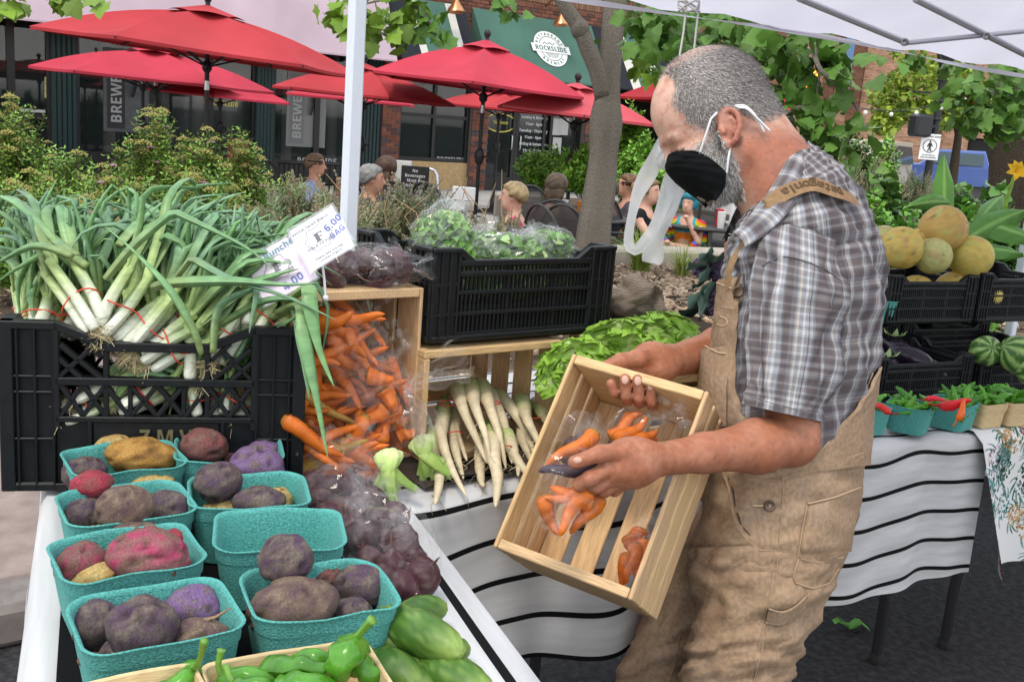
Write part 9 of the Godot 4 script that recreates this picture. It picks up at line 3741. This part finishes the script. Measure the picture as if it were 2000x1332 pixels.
func build_guests() -> void:
	var tan:=Color(0.46,0.23,0.15)
	var fair:=Color(0.56,0.32,0.235)
	guest("seated woman with sunglasses and pale blue top, left of the tent leg",617,322,11.0,1.45,tan,Color(0.24,0.15,0.09),0,Color(0.30,0.34,0.48),1)
	guest("grey-haired man in a navy shirt seated just right of the tent leg",726,350,8.4,1.75,tan,Color(0.30,0.29,0.27),0,Color(0.025,0.04,0.075))
	guest("woman with long brown hair and a bright blue top behind the grey-haired man",756,330,9.6,2.6,tan,Color(0.10,0.05,0.028),2,Color(0.03,0.05,0.26))
	guest("woman with short blonde hair in a bright pink shirt",1002,384,8.4,-1.65,fair,Color(0.46,0.33,0.17),3,Color(0.58,0.04,0.16))
	guest("woman with a brown bob and mauve cardigan seen from behind",1087,364,9.2,2.85,fair,Color(0.13,0.085,0.055),1,Color(0.27,0.115,0.145))
	guest("person in a dark patterned shirt mostly hidden by the tree trunk",1184,372,9.9,-2.2,tan,Color(0.10,0.08,0.06),0,Color(0.055,0.06,0.11))
	guest("person with reddish brown hair and sunglasses right of the trunk",1226,362,10.6,-1.5,tan,Color(0.20,0.10,0.05),0,Color(0.06,0.05,0.06))
	guest("woman in a black sleeveless top leaning over the table right of the trunk",1268,374,9.4,1.1,fair,Color(0.26,0.16,0.08),5,Color(0.014,0.014,0.016),2)
	guest("small child in a rainbow hoodie with a turquoise hood under the farmer's mask",1346,398,9.3,-0.5,fair,Color(0.03,0.26,0.34),6,Color(0.04,0.30,0.36),1,0.76)
	# sunglasses of the two guests are things they wear
	for q in [[622,317,10.88,1.45,"dark sunglasses on the woman left of the tent leg"],[1221,358,10.48,-1.5,"dark sunglasses on the reddish-haired guest"]]:
		var p:=at(q[0],q[1],q[2])
		var b:=MB.new()
		var bs:=Basis(Vector3.UP,q[3])
		for s in [-1.0,1.0]:
			b.box(Transform3D(bs,p+bs*Vector3(s*0.034,0,0.02)),Vector3(0.055,0.04,0.012),0.004)
			b.box(Transform3D(bs,p+bs*Vector3(s*0.078,0.01,-0.04)),Vector3(0.006,0.012,0.12),0.002)
		single("sunglasses",q[4],"sunglasses",b,M("lens_dark",Color(0.012,0.012,0.012),0.15),p)
	# chairs
	var ch:=bistro_chair()
	var C:=[
		["dark mesh chair turned sideways by the middle umbrella pole",893,372,9.6,2.0],["dark mesh chair left of the one turned sideways",862,388,9.9,2.6],["dark mesh chair of the grey-haired man",700,395,8.25,1.75],["dark mesh chair in front of the brown-haired woman in blue",770,400,9.2,0.2],
		["dark mesh chair of the woman in pink, its rounded back in front",1105,440,8.2,2.2],["empty dark mesh chair between the two women",1128,452,8.5,2.6],["dark mesh chair of the woman in the mauve cardigan",1095,408,8.95,2.95],["dark mesh chair behind the woman in pink",1056,385,10.2,0.4],
		["dark mesh chair by the wall under the farmer's mask",1385,450,9.9,2.7],["dark mesh chair of the woman in black",1248,420,9.15,1.1],["dark mesh chair at the far right table",1440,455,10.4,-2.2],["dark mesh chair left of the tent leg",560,350,11.2,1.2],
	]
	for k in C.size():
		var e: Array=C[k]
		var o: Node3D=ch if k==0 else ch.duplicate()
		if k:
			o.name=numbered("bistro_chair")
			add_child(o,true)
		var p:=at(e[1],e[2],e[3])
		o.transform=Transform3D(Basis(Vector3.UP,e[4]),Vector3(p.x,0.02,p.z))
		o.set_meta("label",e[0])
	# tables
	var TB2:=[["round dark patio table between the two women in pink and mauve",1140,425,9.5],["round dark patio table in front of the child",1375,438,9.55],["round dark patio table by the grey-haired man",795,395,8.7]]
	for k in 3:
		var e: Array=TB2[k]
		var p:=at(e[1],e[2],e[3])
		p.y=0.02
		var t:=thing("patio_table",e[0],"table",p,"round patio tables")
		var b:=MB.new()
		b.lathe(Transform3D(Basis(),p),[Vector2(0,0.74),Vector2(0.44,0.74),Vector2(0.46,0.725),Vector2(0.44,0.71),Vector2(0,0.71)],28)
		part("table_top",b,M("chair_metal"),t)
		b=MB.new()
		b.lathe(Transform3D(Basis(),p),[Vector2(0.03,0.71),Vector2(0.03,0.06),Vector2(0.26,0.03),Vector2(0.26,0.0)],16)
		part("pedestal",b,M("chair_metal"),t)
	var q:=at(1375,438,9.55)
	var beer:=at(1140,425,9.5)
	for e in [[beer+Vector3(-0.05,0,0.3),Color(0.35,0.12,0.02),"glass of amber beer on the table left of the trunk"],[beer+Vector3(-0.2,0,0.25),Color(0.55,0.55,0.55),"clear water glass beside the amber beer"],[q+Vector3(0.10,0,0.3),Color(0.6,0.6,0.6),"clear glass in front of the child"],[q+Vector3(0.3,0,0.25),Color(0.6,0.22,0.02),"glass of orange drink on the child's table"]]:
		var p: Vector3=e[0]
		p.y=0.76
		var b:=MB.new()
		b.lathe(Transform3D(Basis(),p),[Vector2(0,0.0),Vector2(0.03,0.0),Vector2(0.04,0.15),Vector2(0.036,0.15),Vector2(0.0,0.11)],14)
		single("drinking_glass",e[2],"glass",b,M("drink%d" % int(e[1].g*100),e[1],0.08),p,"glasses on the patio tables")
	for e in [[q+Vector3(0.12,0.0,0.1),Vector3(0.06,0.16,0.06),Color(0.45,0.02,0.03),"red sauce bottle on the child's table","sauce_bottle","bottle"],[q+Vector3(0.35,0,0.0),Vector3(0.24,0.26,0.02),Color(0.62,0.62,0.62),"white menu card standing on the child's table","menu_card","menu"],[at(905,392,8.9),Vector3(0.2,0.12,0.02),Color(0.6,0.58,0.62),"white menu card by the middle umbrella pole","menu_card","menu"]]:
		var p: Vector3=e[0]
		if e[0]!=at(905,392,8.9):
			p.y=0.76
		var b:=MB.new()
		b.box(Transform3D(Basis(),p+Vector3(0,e[1].y*0.5,0)),e[1],0.006)
		single(e[4],e[3],e[5],b,M(e[4],e[2],0.7),p)

func build_small_things() -> void:
	# strip of white produce bags hanging from the twine in front of the farmer's face
	var film:=M("bag_white",Color(0.62,0.64,0.65),0.45)
	film.backlight_enabled=true
	film.backlight=Color(1.0,1.0,1.0)
	film.transparency=BaseMaterial3D.TRANSPARENCY_ALPHA
	film.albedo_color.a=0.82
	var t:=thing("produce_bag_roll","strips of white plastic produce bags hanging in loops before the farmer's face","plastic bags",at(1290,300,1.95))
	for e in [[[[1296,268,1.95],[1276,320,1.95],[1246,380,1.95],[1231,440,1.95],[1229,478,1.95],[1244,488,1.94],[1262,468,1.93],[1280,440,1.93],[1300,390,1.93],[1318,335,1.94]],0.017],[[[1326,330,1.93],[1316,390,1.92],[1300,430,1.92],[1285,470,1.92],[1272,514,1.92]],0.021],[[[1335,330,1.95],[1330,370,1.95],[1306,425,1.95],[1300,440,1.95]],0.014]]:
		var line:=curve(P(e[0]),40)
		var b:=MB.new()
		var w: float=e[1]
		b.sheet(func(u,v):
			var i:=int(round(v*40))
			var tg: Vector3=(line[mini(i+1,40)]-line[maxi(i-1,0)]).normalized()
			var sd: Vector3=tg.cross(fw).normalized()
			var tw: float=0.9*sin(v*8.0+w*100.0)
			return line[i]+(sd*cos(tw)+fw*sin(tw))*(u-0.5)*2.0*w*(0.8+0.2*sin(v*9.0))+fw*0.0014*sin(u*9.0+v*11.0),8,40)
		part("bag_strip",b,film,t)
	var b2:=MB.new()
	var nn:=noise(5,2.0,3)
	b2.ball(Transform3D(Basis(rt,up,-fw)*Basis.from_scale(Vector3(0.016,0.024,0.016)),at(1298,305,1.95)),func(q): return 1.0+0.4*nn.get_noise_3dv(q*1.5),18,12)
	part("wad",b2.flat(),film,t)
	# chrome rail, black notice and clear box by the patio gate
	var rail:=thing("chrome_railing","chrome handrail by the patio entrance behind the grey-haired man","railing",at(830,360,11.5)*Vector3(1,0,1))
	var b:=MB.new()
	for z in [11.4,12.4]:
		b.tube(curve([at(800,420,z),at(801,345,z),at(808,331,z),at(845,331,z),at(853,340,z),at(854,420,z)],20),[0.022],8)
	part("rail",b,M("steel"),rail)
	var np:=at(810,352,11.0)
	var nt:=thing("black_notice","black notice board about beverages beside the chrome rail","sign",np)
	b=MB.new()
	b.box(Transform3D(Basis(),np),Vector3(0.30,0.30,0.02),0.004)
	part("board",b,M("shop_frame"),nt)
	for k in 5:
		letters(nt,"lettering",["No","Beverages","Must Be","Taken Out Of","This Area"][k],0.06,xf(Vector3(0,0.10-k*0.052,0.012)),M("etch2"))
	b=MB.new()
	b.tube([np-Vector3(0,0.15,0),np-Vector3(0,np.y,0)],[0.015],6)
	part("post",b,M("shop_frame"),nt)
	var bx:=at(783,331,11.2)
	var bt:=thing("clear_box","clear plastic menu box on a stand behind the brown-haired woman","box",bx)
	b=MB.new()
	b.box(Transform3D(Basis(),bx),Vector3(0.24,0.2,0.14),0.01)
	part("box",b,glassy("box_clear",Color(0.7,0.72,0.72),0.45,0.1),bt)
	b=MB.new()
	b.box(Transform3D(Basis(),bx-Vector3(0,0.12,0)),Vector3(0.32,0.03,0.2),0.004)
	b.tube([bx-Vector3(0,0.13,0),bx-Vector3(0,bx.y,0)],[0.02],6)
	part("stand",b,M("steel"),bt)
	# red traffic-cone-like post behind the left shrubs, black fence by the tent leg
	var rp:=at(465,290,14.0)
	b=MB.new()
	b.lathe(Transform3D(Basis(),Vector3(rp.x,0.02,rp.z)),[Vector2(0.17,0),Vector2(0.15,rp.y-0.0),Vector2(0.12,rp.y+0.1),Vector2(0,rp.y+0.12)],16)
	single("red_bin","faded red cylindrical bin behind the flowering shrubs","bin",b,M("redbin",Color(0.28,0.06,0.04),0.6),Vector3(rp.x,0,rp.z))
	var fp:=thing("iron_fence","low black iron fence behind the shrubs, left of the tent leg","fence",at(590,330,12.0)*Vector3(1,0,1))
	var f1:=at(545,318,12.2)
	var f2:=at(665,322,11.6)
	b=MB.new()
	b.tube([f1,f2],[0.016],6)
	b.tube([f1-Vector3(0,0.7,0),f2-Vector3(0,0.7,0)],[0.016],6)
	part("rail",b,M("shop_frame"),fp)
	for k in 13:
		b=MB.new()
		var p:=f1.lerp(f2,k/12.0)
		b.tube([p,Vector3(p.x,0.02,p.z)],[0.010],5)
		part("baluster",b,M("shop_frame"),fp)
	# thin white cord hanging by the tent leg, orange hose on the kerb at the far left
	b=MB.new()
	b.tube(curve([on(-40,606,0.14),on(0,605,0.14),on(16,604,0.14),on(60,600,0.14)],10),[0.012],7)
	single("orange_hose","orange hose lying on the pavement at the left edge","hose",b,M("hose",Color(0.62,0.25,0.02),0.5),on(0,605,0.14))
